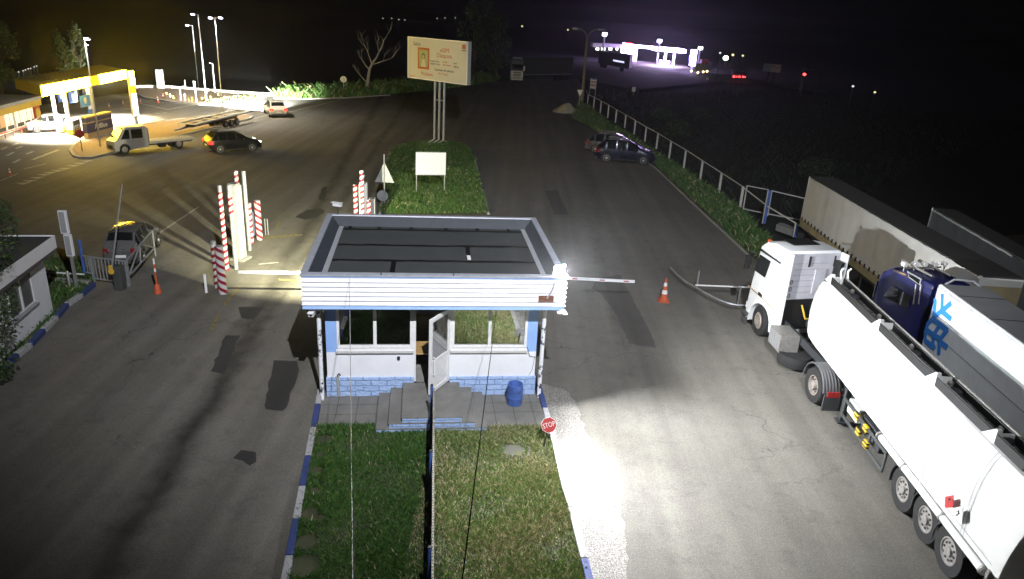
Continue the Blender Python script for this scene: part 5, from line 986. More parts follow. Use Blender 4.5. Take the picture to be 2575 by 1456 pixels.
# ================================================================== CARS
PRO = {'suv': dict(x=[0, .015, .05, .075, .16, .185, .33, .355, .50, .525, .60, .70, .80, .91, .97, 1.0],
                   belt=[.50, .56, .60, .61, .62, .62, .62, .615, .61, .605, .60, .59, .565, .52, .46, .36],
                   roof=[.50, .57, .66, .74, .945, .965, 1.0, 1.0, .985, .975, .90, .74, .60, .545, .475, .37], gh=(2, 11), ws=(10, 11), rw=(3, 4)),
       'hatch': dict(x=[0, .015, .04, .06, .13, .155, .31, .335, .49, .515, .60, .73, .82, .92, .975, 1.0],
                   belt=[.50, .58, .62, .63, .64, .64, .64, .635, .63, .62, .615, .60, .56, .51, .45, .36],
                   roof=[.50, .60, .70, .77, .95, .97, 1.0, 1.0, .985, .975, .90, .68, .585, .53, .465, .37], gh=(2, 11), ws=(10, 11), rw=(3, 4)),
       'sedan': dict(x=[0, .02, .08, .17, .25, .30, .38, .40, .52, .545, .60, .72, .80, .91, .97, 1.0],
                   belt=[.48, .60, .66, .665, .67, .665, .66, .655, .65, .645, .64, .62, .59, .54, .47, .36],
                   roof=[.49, .61, .67, .70, .90, .97, 1.0, 1.0, .99, .98, .92, .70, .61, .56, .48, .37], gh=(3, 11), ws=(10, 11), rw=(3, 4))}
def car(name, label, cat, c, yaw, L, W, H, paint, kind='suv', tail=0.0, head=0.0, plate=True, rim=None, rails=True):
    P = PRO[kind]; t = thing(name, label, cat, V((c.x, c.y, 0)), yaw); zb0 = 0.16 * H; rows = []; ns_ = len(P['x'])
    for x, be, ro in zip(P['x'], P['belt'], P['roof']):
        e = min(x, 1 - x); w = W / 2 * (0.86 + 0.14 * min(1, e / 0.10) ** 0.5); g = (ro - be) ; up = max(0.0, min(1.0, g / 0.3)); wr = w * (0.97 - 0.20 * up)
        zb = zb0 + (0.05 * H if e < 0.03 else 0); zbe, zr = be * H, ro * H
        half = [(w * 0.93, zb), (w, zb + 0.45 * (zbe - zb)), (w * 0.985, zbe), (wr, zr - 0.035 * H * up - 0.002), (wr * 0.84, zr - 0.004), (0.0, zr + 0.012 * H * min(1, up + .3))]
        rows.append([V(((x - 0.5) * L, y, z)) for y, z in half] + [V(((x - 0.5) * L, -y, z)) for y, z in half[-2::-1]])
    nj = 11; g0, g1 = P['gh']; pil = {k for k in range(ns_ - 1) if P['x'][k + 1] - P['x'][k] < 0.03}
    groups = {'body': [], 'windscreen': [], 'rear_window': []}
    for i in range(ns_ - 1):
        for j in range(nj - 1):
            k = 'body'
            if j in (2, 7) and g0 + 1 <= i < g1 and i not in pil: k = 'side_window.%d.%d' % (j, sum(1 for q in pil if q < i))
            if j in (3, 4, 5, 6) and i in range(P['ws'][0], P['ws'][1]): k = 'windscreen'
            if j in (4, 5) and P['rw'][0] <= i < P['rw'][1]: k = 'rear_window'
            groups.setdefault(k, []).append((i, j))
    for k, fs in groups.items():
        b = MB(); m = paint if k == 'body' else (M['glass_dull'] if name == 'moving_car' else M['glass']); idx = {}
        vs = []; ff = []
        for i, j in fs:
            q = []
            for a, bb_ in ((i, j), (i + 1, j), (i + 1, j + 1), (i, j + 1)):
                if (a, bb_) not in idx: idx[(a, bb_)] = len(vs); vs.append(rows[a][bb_])
                q.append(idx[(a, bb_)])
            ff.append(q)
        b.add(vs, ff, m)
        if k == 'body':
            for r in (rows[0], rows[-1]): b.add(r, [list(range(nj))], paint)
            b.add([rows[0][0], rows[-1][0], rows[-1][-1], rows[0][-1]], [(0, 1, 2, 3)], M['black'])
            for x in (-0.31, 0.30):
                for s in (-1, 1): b.lathe([(0.235 * H, s * (W / 2 - .2)), (0.235 * H, s * (W / 2 + 0.004))], M['black'], (x * L, 0, 0.20 * H), 'y', 18)
            for xa, xb in ((-0.505, -0.46), (0.46, 0.503)): b.box(xa * L, xb * L, -W * .44, W * .44, .15 * H, .27 * H, M['truck_grey'])
            for s in (-1, 1): b.box(-0.2 * L, 0.2 * L, s * W / 2 - .02, s * W / 2 + .008, .14 * H, .20 * H, M['black'])
        b.build(k.split('.')[0], t, local=True, smooth=True)
    for x in (-0.31, 0.30):
        for s in (-1, 1): wheel(t, (x * L, s * (W / 2 + 0.012), 0.205 * H), 0.205 * H, 0.22, s, rim or M['rim'], n=22, rr=0.68, deep=0.02)
    for s in (-1, 1):
        b = MB(); b.hexa([(x * L, s * y * W, z * H) for z in (.44, .58) for x, y in ((-.502, .30), (-.43, .30), (-.43, .495), (-.497, .455))], M['tail_on'] if tail else M['tail_off']); b.build('taillight', t, local=True, bevel=0.015)
        b = MB(); b.hexa([(x * L, s * y * W, z * H) for z in (.38, .47) for x, y in ((.40, .28), (.494, .28), (.485, .44), (.40, .49))], M['head_on'] if head else M['head_off']); b.build('headlight', t, local=True, bevel=0.015)
        b = MB(); b.cbox((.16 * L, s * (W / 2 + .10), .64 * H), (.10, .2, .13), paint); b.build('mirror', t, local=True, bevel=0.03)
        if rails: b = MB(); b.tube([(-.30 * L, s * W * .37, 1.0 * H), (-.28 * L, s * W * .37, 1.025 * H), (.0 * L, s * W * .37, 1.025 * H), (.03 * L, s * W * .37, .985 * H)], .018, M['alu'], 6); b.build('roof_rail', t, local=True, smooth=True)
    if plate: b = MB(); b.cbox((-.503 * L, 0, .36 * H), (.02, .44, .11), M['signwhite']); b.build('number_plate', t, local=True)
    return t
M['tail_on'] = glow('tail_lamp_lit', (1.0, 0.012, 0.006), 5); M['tail_off'] = mat('tail_lamp', (0.22, 0.01, 0.012), 0.2, coat=0.8)
M['head_on'] = glow('head_lamp_lit', (1, 0.97, 0.9), 40); M['head_off'] = mat('head_lamp', (0.45, 0.45, 0.45), 0.1, 0.3, coat=1)
paint = lambda n, c, met=0.3: mat(n, c, 0.28, met, noise=0.05, ns=2, coat=0.8)
car('parked_car', 'grey people carrier parked beyond the left gate, seen from behind', 'car', V((-15.55, 27.9, 0)), radians(102), 3.6, 1.30, 1.40, paint('paint_silver', (0.13, 0.13, 0.135)), 'hatch', rails=False)
car('parked_suv', 'dark blue sport utility car parked against the right kerb, nearest of two', 'car', V((8.01, 55.0, 0)), radians(-6.3), 4.5, 1.8, 1.69, paint('paint_blue', (0.005, 0.007, 0.028)), 'suv')
car('parked_suv', 'dark silver sport utility car half hidden behind the blue one', 'car', V((7.6, 58.6, 0)), radians(-18), 4.5, 1.8, 1.55, paint('paint_graphite', (0.10, 0.10, 0.115)), 'suv')
car('moving_car', 'black car with red tail lights driving past the flatbed van', 'car', V((-20.27, 50.77, 0)), radians(38.8), 3.6, 1.75, 1.47, mat('paint_black', (0.006, 0.006, 0.007), 0.4, spec=0.3, noise=0.1), 'suv', tail=1, head=1)
wsv = car('white_suv', 'white estate car turning with headlights blazing by the gravel island', 'car', V((-23.33, 69.2, 0)), radians(118), 4.2, 1.6, 1.40, paint('paint_white', (0.55, 0.52, 0.45), 0.0), 'suv', tail=1, head=1)
s0, s1 = G(141, 330), G(101, 330); car('customer_car', 'white car with dark bonnet refuelling under the yellow canopy', 'car', s0.lerp(s1, .5), radians(225), 2.7, 1.05, 1.25, paint('paint_white2', (0.6, 0.6, 0.6), 0.0), 'hatch')
# ------------------------------------------------------------------ crew-cab flatbed van and its ramp trailer
vy = radians(234.5); VL = 5.68; va = V((-25.61, 49.74, 0)) + (G(312, 402) - G(283, 393)) + V((cos(vy), sin(vy), 0)) * VL / 2 + V((sin(vy), -cos(vy), 0)) * 0.55; vf = Fr((va.x, va.y), vy); vf.o = vf.o - vf.y * -0.0
vs_ = 1 if (vf.y.dot(CAMP - va) > 0) else -1          # side facing the camera
VW = 1.15; van = thing('flatbed_van', 'grey white crew cab van with a long flatbed parked along the gravel island', 'van', vf(-VL / 2, -vs_ * VW / 2, 0), vy)
M['van'] = mat('van_paint', (0.36, 0.35, 0.31), 0.4, noise=0.1, ns=2, coat=0.3)
H_ = 1.72; CL = VL * 0.40; wx = -VL * 0.115; rw = 0.36
arch = [(wx + rw * cos(t), 0.34 + rw * sin(t)) for t in [pi * k / 8 for k in range(9)]]
pr = [(-CL, 0.35), (-CL, H_ - .04), (-CL + .05, H_), (-CL * 0.42, H_), (-CL * .36, H_ - .03), (-CL * .14, H_ * .60), (-CL * .02, H_ * .50), (0, H_ * .36), (0, .28), (wx + rw + .01, .24)] + arch + [(wx - rw - .01, .26)]
b = MB(); rings = []
for f, dz in ((0.0, .06), (0.03, .015), (.12, 0), (.88, 0), (.97, .015), (1.0, .06)):
    rings.append([vf(x - (0.05 if f in (0, 1) and x > -.2 else 0), -vs_ * VW * (f if z < H_ * .55 else .5 + (f - .5) * (1 - .16 * (z / H_ - .55))), z - (dz if z > H_ * .9 else 0)) for x, z in pr])
b.loft(rings, M['van']); cab_ = b.build('cab', van, smooth=True)
def vplate(name, pts, m, off=0.01):
    b = MB(); b.slab([vf(x, vs_ * (off - 0.0 - VW * .5 * .16 * max(0, z / H_ - .55)), z) for x, z in pts], vf.y * vs_, .008, M[m]); b.build(name, cab_)
vplate('side_window', [(-CL * .20, H_ * .58), (-CL * .46, H_ * .58), (-CL * .46, H_ * .92), (-CL * .36, H_ * .92)], 'glass'); vplate('side_window', [(-CL * .52, H_ * .58), (-CL * .85, H_ * .58), (-CL * .85, H_ * .92), (-CL * .52, H_ * .92)], 'glass')
b = MB(); a_, c_ = (-CL * .345, H_ - .05), (-CL * .15, H_ * .62); b.slab([vf(a_[0] + .03, -vs_ * VW * .15, a_[1]), vf(a_[0] + .03, -vs_ * VW * .85, a_[1]), vf(c_[0] + .03, -vs_ * VW * .92, c_[1]), vf(c_[0] + .03, -vs_ * VW * .08, c_[1])], (vf.x + Z * .6).normalized(), .01, M['glass']); b.build('windscreen', cab_)
for q in (.12, .88): b = MB(); vf.box(b, -.05, .02, -vs_ * VW * (q - .07), -vs_ * VW * (q + .07), H_ * .30, H_ * .42, M['head_off']); b.build('headlight', van, bevel=.02)
b = MB(); vf.box(b, 0, .03, -vs_ * VW * .25, -vs_ * VW * .75, H_ * .22, H_ * .36, M['black']); b.build('grille', van)
b = MB(); vf.box(b, -VL, -CL - .05, 0.02 * vs_, -vs_ * (VW + .02), .52, .66, M['van'])
M['deck'] = mat('deck_boards', (0.30, 0.29, 0.27), .7, noise=.25, ns=4); vf.box(b, -VL + .03, -CL - .08, -vs_ * .06, -vs_ * (VW - .06), .662, .675, M['deck'])
b.build('flatbed', van, bevel=.01)
b = MB(); vf.box(b, -CL - .09, -CL - .04, 0, -vs_ * VW, .66, H_ * .92, M['grey']); b.build('headboard', van)
b = MB(); vf.box(b, -VL + .1, -CL, -vs_ * VW * .3, -vs_ * VW * .38, .36, .52, M['chassis']); vf.box(b, -VL + .1, -CL, -vs_ * VW * .62, -vs_ * VW * .7, .36, .52, M['chassis']); vf.box(b, -VL * .62, -VL * .54, -vs_ * .05, -vs_ * .4, .22, .5, M['black']); b.build('chassis', van)
for x in (wx, -VL * .78):
    for k, s in ((0.0, 1), (1.0, -1)): y = VW / 2 - .01; lw = (x + VL / 2, vs_ * s * y, .33); wheel(van, lw, .33, .22, vs_ * s, n=20)
ta, tb_ = G(497, 340), G(640, 306); ty = atan2(tb_.y - ta.y, tb_.x - ta.x); tf2 = Fr((ta.x, ta.y), ty); TLn = (tb_ - ta).length
sg = 1 if tf2.y.dot(CAMP - ta) > 0 else -1; RW = 1.7; rt = thing('ramp_trailer', 'pale car transport trailer with slatted open deck hitched behind the flatbed van', 'trailer', tf2(TLn / 2, -sg * RW / 2, 0), ty)
b = MB()
def tz(x): return .75 + .12 * (x / TLn)
for y0, y1 in ((0, .34), (RW - .34, RW)): b.hexa([tf2(x, -sg * y, tz(x) + z) for z in (0, .10) for x, y in ((0, y0), (TLn, y0), (TLn, y1), (0, y1))], M['van'])
for i in range(7): x = TLn * (i + .03) / 6.2; b.hexa([tf2(x + a, -sg * y, tz(x) + z) for z in (0.01, .08) for a, y in ((0, .34), (.22, .34), (.22, RW - .34), (0, RW - .34))], M['van'])
b.build('deck', rt); b = MB(); tf2.box(b, .2, TLn * .8, -sg * .6, -sg * .7, .5, .75, M['chassis']); tf2.box(b, .2, TLn * .8, -sg * 1.0, -sg * 1.1, .5, .75, M['chassis']); b.tube([tf2(0.3, -sg * .65, .6), tf2(-1.0, -sg * RW / 2, .5)], .05, M['chassis'], 6); b.tube([tf2(0.3, -sg * 1.05, .6), tf2(-1.0, -sg * RW / 2, .5)], .05, M['chassis'], 6); b.tube([tf2(-1.0, -sg * RW / 2, .5), tf2(-1.5, -sg * RW / 2, .5)], .05, M['chassis'], 6); b.build('drawbar', rt)
for x in (.50, .60, .70):
    for s in (1, -1): wheel(rt, (TLn * (x - .5), sg * s * (RW / 2 - .1), .3), .3, .2, sg * s, n=18)
# ================================================================== YELLOW FILLING STATION
M['can_lit'] = glow('canopy_fascia_lit', (1.0, 0.64, 0.02), 100.0); M['can_yellow'] = glow('canopy_emblem_lit', (1.0, 0.55, 0.0), 1.6); M['can_dim'] = mat('canopy_yellow', (0.50, 0.34, 0.04), .6); M['lamp_white'] = glow('lamp_white', (0.72, 0.68, 1.0), 30); M['under'] = glow('canopy_soffit_panel', (1, 0.97, 0.85), 14)
M['shop_lit'] = glow('shop_interior_lit', (1.0, 0.80, 0.52), 1.5); M['shop_orange'] = glow('shop_interior_warm', (1.0, 0.50, 0.16), 0.9); M['station_white'] = mat('station_white', (0.7, 0.68, 0.62), .5); M['st_yellow'] = mat('station_yellow', (0.55, 0.36, 0.03), .5); M['st_red'] = mat('station_red', (0.45, 0.05, 0.03), .5); M['st_blue'] = mat('banner_blue', (0.05, 0.11, 0.34), .6); M['st_lblue'] = mat('banner_light_blue', (0.08, 0.28, 0.70), .6); M['navy'] = mat('tank_navy', (0.035, 0.035, 0.10), .5, noise=.1); M['buff'] = mat('tank_base_buff', (0.42, 0.31, 0.16), .7, noise=.1)
zc0, zc1 = 3.25, 3.95; cA_, cB_, cC_ = G(108, 243, zc0), G(320, 197, zc0), G(57, 228, zc0); dp = (cC_ - cA_) * 1.35
can = thing('station_canopy', 'brightly lit yellow filling station canopy on white columns', 'canopy', cA_.lerp(cB_, .4))
up = Z * (zc1 - zc0); lerp2 = lambda f: cA_.lerp(cB_, f)
dd = (cB_ - cA_).normalized(); nn_ = V((-dd.y, dd.x, 0)); nn_ = nn_ if nn_.dot(dp) > 0 else -nn_
b = MB(); b.hexa([cA_ + nn_ * .06, cB_ + nn_ * .06, cB_ + dp, cA_ + dp, cA_ + nn_ * .06 + up, cB_ + nn_ * .06 + up, cB_ + dp + up, cA_ + dp + up], M['can_dim']); b.build('roof', can)
for f0_, f1_, m in ((0, .52, 'can_lit'), (.52, .62, 'can_yellow'), (.62, 1.0, 'can_lit')): b = MB(); p0_, p1_ = lerp2(f0_ + .002), lerp2(f1_ - .002); b.hexa([p0_, p1_, p1_ + nn_ * .05, p0_ + nn_ * .05, p0_ + up, p1_ + up, p1_ + nn_ * .05 + up, p0_ + nn_ * .05 + up], M[m]); b.build('fascia', can)
b = MB()
for i in range(10): p0_ = lerp2(.05 + i * .055) + nn_ * .4 + up; b.tube([p0_ + Z * .06, p0_ + dp * .85 + Z * .06], .03, M['grey'], 5)
b.build('roof_rib', can)
b = MB()
for i in range(4): p0_ = lerp2(.15 + i * .18); q_ = p0_ + dp * .25; r_ = p0_ + dp * .7; b.add([q_ - Z * .01, q_ + dd * 1.0 - Z * .01, r_ + dd * 1.0 - Z * .01, r_ - Z * .01], [(0, 1, 2, 3)], M['under'])
b.build('soffit_light', can)
for x, y, w in ((148, 336, .16), (179, 340, .2), (238, 322, .3)): q = G(x, y); b = MB(); b.cbox((q.x, q.y, zc0 / 2), (w, w, zc0), M['station_white']); b.build('column', can)
def pbox(b, px0, px1, z0, z1, depth, m, ybase=None, back=None):   # upright box whose front foot runs between two survey points
    a, c = G(*px0), G(*px1); d = V((-(c - a).y, (c - a).x, 0)).normalized(); d = d if d.dot(a - V((0, 0, 0))) > 0 else -d; d = d * depth
    b.hexa([a + Z * z0, c + Z * z0, c + d + Z * z0, a + d + Z * z0, a + Z * z1, c + Z * z1, c + d + Z * z1, a + d + Z * z1], M[m]); return a, c, d
def fuelpump(px0, px1, py_top, label):
    h = HT(px1[0], px1[1], py_top); t = thing('fuel_pump', label, 'fuel pump', G(*px0).lerp(G(*px1), .5)); b = MB(); pbox(b, px0, px1, 0.1, h * .40, .5, 'st_yellow'); b.build('base', t, bevel=.02)
    b = MB(); a, c, d = pbox(b, px0, px1, h * .40, h, .5, 'station_white'); pp = a.lerp(c, .15), a.lerp(c, .85); b.slab([pp[0] + Z * h * .62, pp[1] + Z * h * .62, pp[1] + Z * h * .92, pp[0] + Z * h * .92], -d.normalized(), .02, M['black']); b.build('head', t, bevel=.02); b = MB(); 
    for k in range(4): q = a.lerp(c, .2 + .2 * k) - d.normalized() * .05; b.tube([q + Z * h * .25, q + Z * h * .58], .03, M['black'], 6)
    b.build('nozzle', t)
fuelpump((161, 336), (177, 330), 288, 'yellow and white fuel pump left of the middle canopy column')
fuelpump((186, 342), (207, 334), 296, 'yellow and white fuel pump right of the middle canopy column')
def banner(px, z0, z1, m, label, spot=True):
    a, c = G(*px[0], 0), G(*px[1], 0); t = thing('hanging_banner', label, 'banner', a.lerp(c, .5)); n = V(((c - a).y, -(c - a).x, 0)).normalized(); n = n if n.dot(CAMP - a) > 0 else -n
    b = MB(); b.slab([a + Z * z0, c + Z * z0, c + Z * z1, a + Z * z1], n, .03, M[m]); s = b.build('cloth', t)
    if spot: o = a.lerp(c, .45) + Z * (z0 * .45 + z1 * .55) + n * .035; w = (c - a).normalized() * .22; b = MB(); b.slab([o + w * cos(2 * pi * k / 12) + Z * (.26 * sin(2 * pi * k / 12)) for k in range(12)], n, .004, M['signwhite']); b.build('emblem', s)
    b = MB(); b.tube([a + Z * z1, V((a.x, a.y, zc0))], .01, M['grey'], 4); b.tube([c + Z * z1, V((c.x, c.y, zc0))], .01, M['grey'], 4); b.build('hanger', t)
banner(((159, 329), (175, 324)), 2.1, 2.9, 'st_blue', 'dark blue banner with white emblem above the left fuel pump'); banner(((186, 328), (206, 322)), 2.0, 2.8, 'st_blue', 'dark blue banner with white emblem above the right fuel pump'); banner(((213, 330), (239, 322)), 1.75, 2.6, 'st_lblue', 'light blue banner with white emblem beside the right canopy column'); banner(((229, 326), (243, 321)), .8, 1.5, 'st_lblue', 'small blue poster low beside the right canopy column', False)
# shop behind
q0_, q1_ = G(-40, 355), G(104, 308); hs = HT(104, 308, 247); shop = thing('station_shop', 'lit filling station shop with yellow fascia at the left edge', 'shop', q0_.lerp(q1_, .5))
sd = (q1_ - q0_); sn_ = V((sd.y, -sd.x, 0)).normalized(); sn_ = sn_ if sn_.dot(CAMP - q0_) > 0 else -sn_
def sh(f, o=0.0, z=0.0): return q0_.lerp(q1_, f) + sn_ * o + Z * z
def shbox(b, f0_, f1_, o0, o1, z0, z1, m): b.hexa([sh(f, o, z) for z in (z0, z1) for f, o in ((f0_, o0), (f1_, o0), (f1_, o1), (f0_, o1))], M[m])
b = MB(); shbox(b, 0, 1, -4, -.02, 0, hs, 'station_white'); b.build('wall', shop); b = MB(); shbox(b, -.01, 1.0, -4.1, .35, hs, hs + .22, 'roof_white'); b.build('roof', shop); b = MB(); shbox(b, -.01, 1.0, .0, .25, hs * .74, hs - .01, 'st_yellow'); b.build('fascia', shop)
for f0_, f1_, m in ((.02, .17, 'shop_orange'), (.19, .36, 'shop_orange'), (.38, .50, 'shop_lit'), (.55, .68, 'shop_lit'), (.69, .80, 'shop_lit'), (.81, .87, 'shop_lit')):
    b = MB(); shbox(b, f0_, f1_, -.01, .03, hs * .08, hs * .72, m); w_ = b.build('window', shop); b = MB(); shbox(b, (f0_ + f1_) / 2 - .003, (f0_ + f1_) / 2 + .003, .03, .05, hs * .08, hs * .72, 'grey'); shbox(b, f0_ + .01, f1_ - .01, .031, .06, hs * .12, hs * .26, 'dgrey'); b.build('shelf', w_)
b = MB(); shbox(b, .885, .985, .0, .12, hs * .02, hs * 1.12, 'st_red'); rp = b.build('red_panel', shop); b = MB(); o = sh(.935, .14, hs * .42); w_ = sd.normalized() * .42; b.slab([o + w_ * cos(2 * pi * k / 16) + Z * (.42 * sin(2 * pi * k / 16)) for k in range(16)], sn_, .01, M['st_yellow']); b.build('emblem', rp)
text('Sel', .5, M['signwhite'], frame(sh(.93, .15, hs * .93), sd, Z), shop, width=.6)
b = MB(); p0_, p1_ = G(-30, 362), G(75, 330); b.tube([p0_ + Z * .4, p1_ + Z * .4], .04, M['st_red'], 6)
for k in range(6): q = p0_.lerp(p1_, k / 5); b.tube([q, q + Z * .4], .03, M['st_red'], 6)
tag(b.build('guard_rail'), 'low red guard rail along the shop front of the filling station', 'railing')
# additive tank
q0_, q1_ = G(224, 353), G(287, 336); h = HT(224, 353, 294) ; ad = thing('additive_tank', 'dark blue box tank lettered AdBlue with buff base on the gravel island', 'tank', q0_.lerp(q1_, .5)); n = V(((q1_ - q0_).y, -(q1_ - q0_).x, 0)).normalized(); n = n if n.dot(CAMP - q0_) > 0 else -n
def adb(b, z0, z1, o, m): b.hexa([p + Z * z for z in (z0, z1) for p in (q0_ + n * o, q1_ + n * o, q1_ - n * (.35 + o), q0_ - n * (.35 + o))], M[m])
b = MB(); adb(b, 0.05, h * .30, 0, 'buff'); b.build('base', ad, bevel=.02); b = MB(); adb(b, h * .30, h * .70, .01, 'navy'); adb(b, h * .74, h * .92, .01, 'navy'); b.build('body', ad); b = MB(); adb(b, h * .70, h * .74, .03, 'buff'); adb(b, h * .92, h, .03, 'buff'); b.build('band', ad, bevel=.02)
text('AdBlue', .5, M['signwhite'], frame(q0_.lerp(q1_, .52) + n * .03 + Z * h * .50, q1_ - q0_, Z), ad, width=1.6)
# price totem
q = G(346, 312); h = HT(346, 312, 176); a, c = G(339, 312), G(354, 308); n = V(((c - a).y, -(c - a).x, 0)).normalized(); n = n if n.dot(CAMP - a) > 0 else -n; d = (c - a).normalized(); tt = thing('price_totem', 'tall glowing yellow and white price totem beside the canopy', 'sign', q)
wt_ = .42; 
def tot(b, u0_, u1_, z0, z1, o, t, m): b.slab([q + d * u0_ + n * o + Z * z0, q + d * u1_ + n * o + Z * z0, q + d * u1_ + n * o + Z * z1, q + d * u0_ + n * o + Z * z1], n, t, M[m])
b = MB(); tot(b, -wt_, wt_, h * .14, h, -.15, .15, 'grey'); tot(b, -.2, .2, 0, h * .14, -.12, .1, 'grey'); b.build('case', tt)
b = MB(); tot(b, -wt_ + .03, wt_ - .03, h * .72, h * .98, .002, .02, 'can_lit'); tot(b, -wt_ + .03, wt_ - .03, h * .58, h * .70, .002, .02, 'can_yellow'); b.build('top_panel', tt)
M['tot_w'] = glow('totem_panel_lit', (1, .95, .82), 3.0); b = MB(); tot(b, -wt_ + .03, wt_ - .03, h * .16, h * .57, .002, .02, 'tot_w'); pn = b.build('price_panel', tt); b = MB()
for k in range(4): tot(b, -.2, .12, h * (.24 + .09 * k), h * (.265 + .09 * k), .024, .004, 'dgrey')
b.build('price_row', pn)
# light masts and poles on the left
def mast(x, y, ytop, heads, label, r=.055, lit=True, group=None, power=0):
    q = G(x, y); h = HT(x, y, ytop); t = thing('light_mast', label, 'lamp post', q, 0, group); b = MB(); b.tube([q, q + Z * h], [r, r * .55], M['galv'], 8); b.build('pole', t, smooth=True)
    for dx, dz in heads:
        p = q + V((dx, -.1, h + dz)); b = MB(); b.cbox((p.x, p.y, p.z), (.34, .25, .10), M['galv']); b.tube([q + Z * (h + dz * .5), p], .025, M['galv'], 5); hd = b.build('lamp_head', t); b = MB(); b.cbox((p.x, p.y - .02, p.z - .065), (.28, .20, .03), M['lamp_white']); b.add([(p.x - .13, p.y - .14, p.z - .05), (p.x + .13, p.y - .14, p.z - .05), (p.x + .13, p.y - .14, p.z + .04), (p.x - .13, p.y - .14, p.z + .04)], [(0, 1, 2, 3)], M['lamp_white']); b.build('lamp', hd)
        if power: L_ = bpy.data.lights.new('mast_lamp', 'SPOT'); L_.energy = power; L_.spot_size = radians(150); L_.spot_blend = 1; L_.color = (1, .93, .8); L_.shadow_soft_size = .2; lo_ = bpy.data.objects.new('mast_lamp', L_); COL.objects.link(lo_); lo_.location = p - Z * .15
    return t
mast(562, 296, 45, ((-.3, 0), (.55, .05)), 'tall mast with two glaring lamp heads at the kerb of the filling station road', power=5200)
mast(519, 257, 36, ((-.45, 0),), 'tallest slender mast with one lamp on the gravel island', r=.08, power=2600)
mast(499, 221, 64, ((-.5, 0),), 'mast behind the gravel island with one dimmer lamp', power=0)
mast(253, 371, 96, ((.25, 0),), 'lamp post standing before the dark blue additive tank', r=.06, power=1800)
mast(228, 200, 112, ((.2, 0),), 'farthest lamp post behind the canopy roof', r=.09, power=3000)
q = G(541, 235); h = HT(541, 235, 160); b = MB(); b.tube([q, q + Z * h, q + Z * h + V((-.3, 0, .05))], .07, M['galv'], 6); tag(b.build('pole'), 'short bare grey pole at the back of the gravel island', 'pole')
q = G(405, 224); h = HT(405, 224, 175); b = MB(); b.cbox((q.x, q.y, h / 2), (.7, .4, h), M['grey'])
for k in range(5): b.cbox((q.x - .26 + k * .13, q.y - .21, h / 2), (.05, .03, h * .95), M['galv'])
tag(b.build('ribbed_pillar'), 'grey ribbed pillar standing behind the filling station road', 'pillar')
q = G(207.6, 384); h = HT(207.6, 384, 325); t = thing('round_sign', 'round sign on a thin pole at the tip of the gravel island', 'road sign', q); b = MB(); b.tube([q, q + Z * h], .03, M['dgrey'], 6); b.build('pole', t); b = MB(); o = q + Z * (h - .28); b.tube([o + V((-.02, 0.02, 0)), o + V((.02, -.01, 0))], .28, M['st_red'], 16); b.build('sign_plate', t)
def scone(x, y, yt, label, group='small cones on the filling station road'): return cone(x, y, yt, label, group)
scone(275, 271, 258, 'red and white cone nearest the canopy column on the filling station road'); scone(310, 264, 251, 'red and white cone halfway along the filling station road'); scone(354, 260, 247, 'red and white cone right of the price totem'); scone(397, 258, 240, 'red and white cone before the ribbed pillar'); scone(26, 440, 420, 'small cone on the kerb at the far left edge', None)
# small yellow and white stakes on the island
k_ = 0
for x, y, yt, m in ((419, 240, 232, 'yellow'), (428, 246, 236, 'signwhite'), (436, 250, 240, 'yellow'), (446, 252, 244, 'yellow'), (455, 254, 220, 'galv'), (466, 255, 236, 'signwhite'), (476, 256, 246, 'yellow'), (485, 257, 244, 'yellow'), (494, 258, 205, 'galv'), (508, 252, 245, 'yellow'), (516, 250, 243, 'yellow'), (530, 250, 242, 'yellow'), (467, 226, 201, 'galv'), (488, 226, 203, 'galv'), (433, 224, 216, 'signwhite'), (461, 225, 216, 'signwhite'), (387, 222, 214, 'signwhite'), (521, 236, 222, 'signwhite'), (549, 242, 236, 'yellow'), (410, 244, 236, 'red')):
    q = G(x, y); h = max(.3, HT(x, y, yt)); b = MB(); b.tube([q, q + Z * h], .07, M[m], 6); nm = {'yellow': 'short yellow stake on the gravel island', 'signwhite': 'short white stake on the gravel island', 'galv': 'thin grey stake on the gravel island', 'red': 'short red stake on the gravel island'}[m]; tag(b.build('stake'), nm, 'stake', 'stakes on the gravel island' + {'yellow': ', yellow', 'signwhite': ', white', 'galv': ', grey', 'red': ', red'}[m])
# ================================================================== FAR SCENE
p = G(1463, 255); h = HT(1463, 255, 94); lpst = thing('street_lamp', 'unlit concrete street lamp with two curved arms at the end of the fence', 'street lamp', p); M['lampconc'] = mat('lamp_concrete', (0.22, 0.19, 0.13), .85, noise=.2, ns=2)
b = MB(); b.tube([p, p + Z * h], [.24, .13], M['lampconc'], 10); b.build('pole', lpst, smooth=True)
for s, x, y in ((-1, 1447, 72), (1, 1513, 74)):
    e_ = onplane(x, y, p, V((0, 1, 0))); tp = p + Z * h; b = MB(); b.tube([tp - Z * .2, tp + V((s * .25, 0, .55)), tp.lerp(e_, .5) + Z * .45, e_ + V((0, 0, .02))], .06, M['galv'], 8); b.build('arm', lpst, smooth=True); b = MB(); b.lathe([(.10, -.45), (.20, -.2), (.22, .2), (.08, .45)], M['galv'], tuple(e_), 'x', 10); b.build('lamp_head', lpst, smooth=True)
q0, q1 = G(1482, 241), G(1496, 243); t = thing('information_sign', 'white information board with red symbols on two posts by the lamp', 'road sign', q0.lerp(q1, .5)); za, zb_ = HT(1489, 242, 223), HT(1489, 242, 197)
for q in (q0, q1): b = MB(); b.tube([q, q + Z * zb_], .05, M['galv'], 6); b.build('post', t)
d = (q1 - q0).normalized(); wd_ = .5; m_ = q0.lerp(q1, .5) + V((0, -.08, 0)); b = MB(); b.slab([m_ - d * wd_ + Z * za, m_ + d * wd_ + Z * za, m_ + d * wd_ + Z * zb_, m_ - d * wd_ + Z * zb_], V((0, -1, 0)), .03, M['signwhite']); sp_ = b.build('board', t); b = MB()
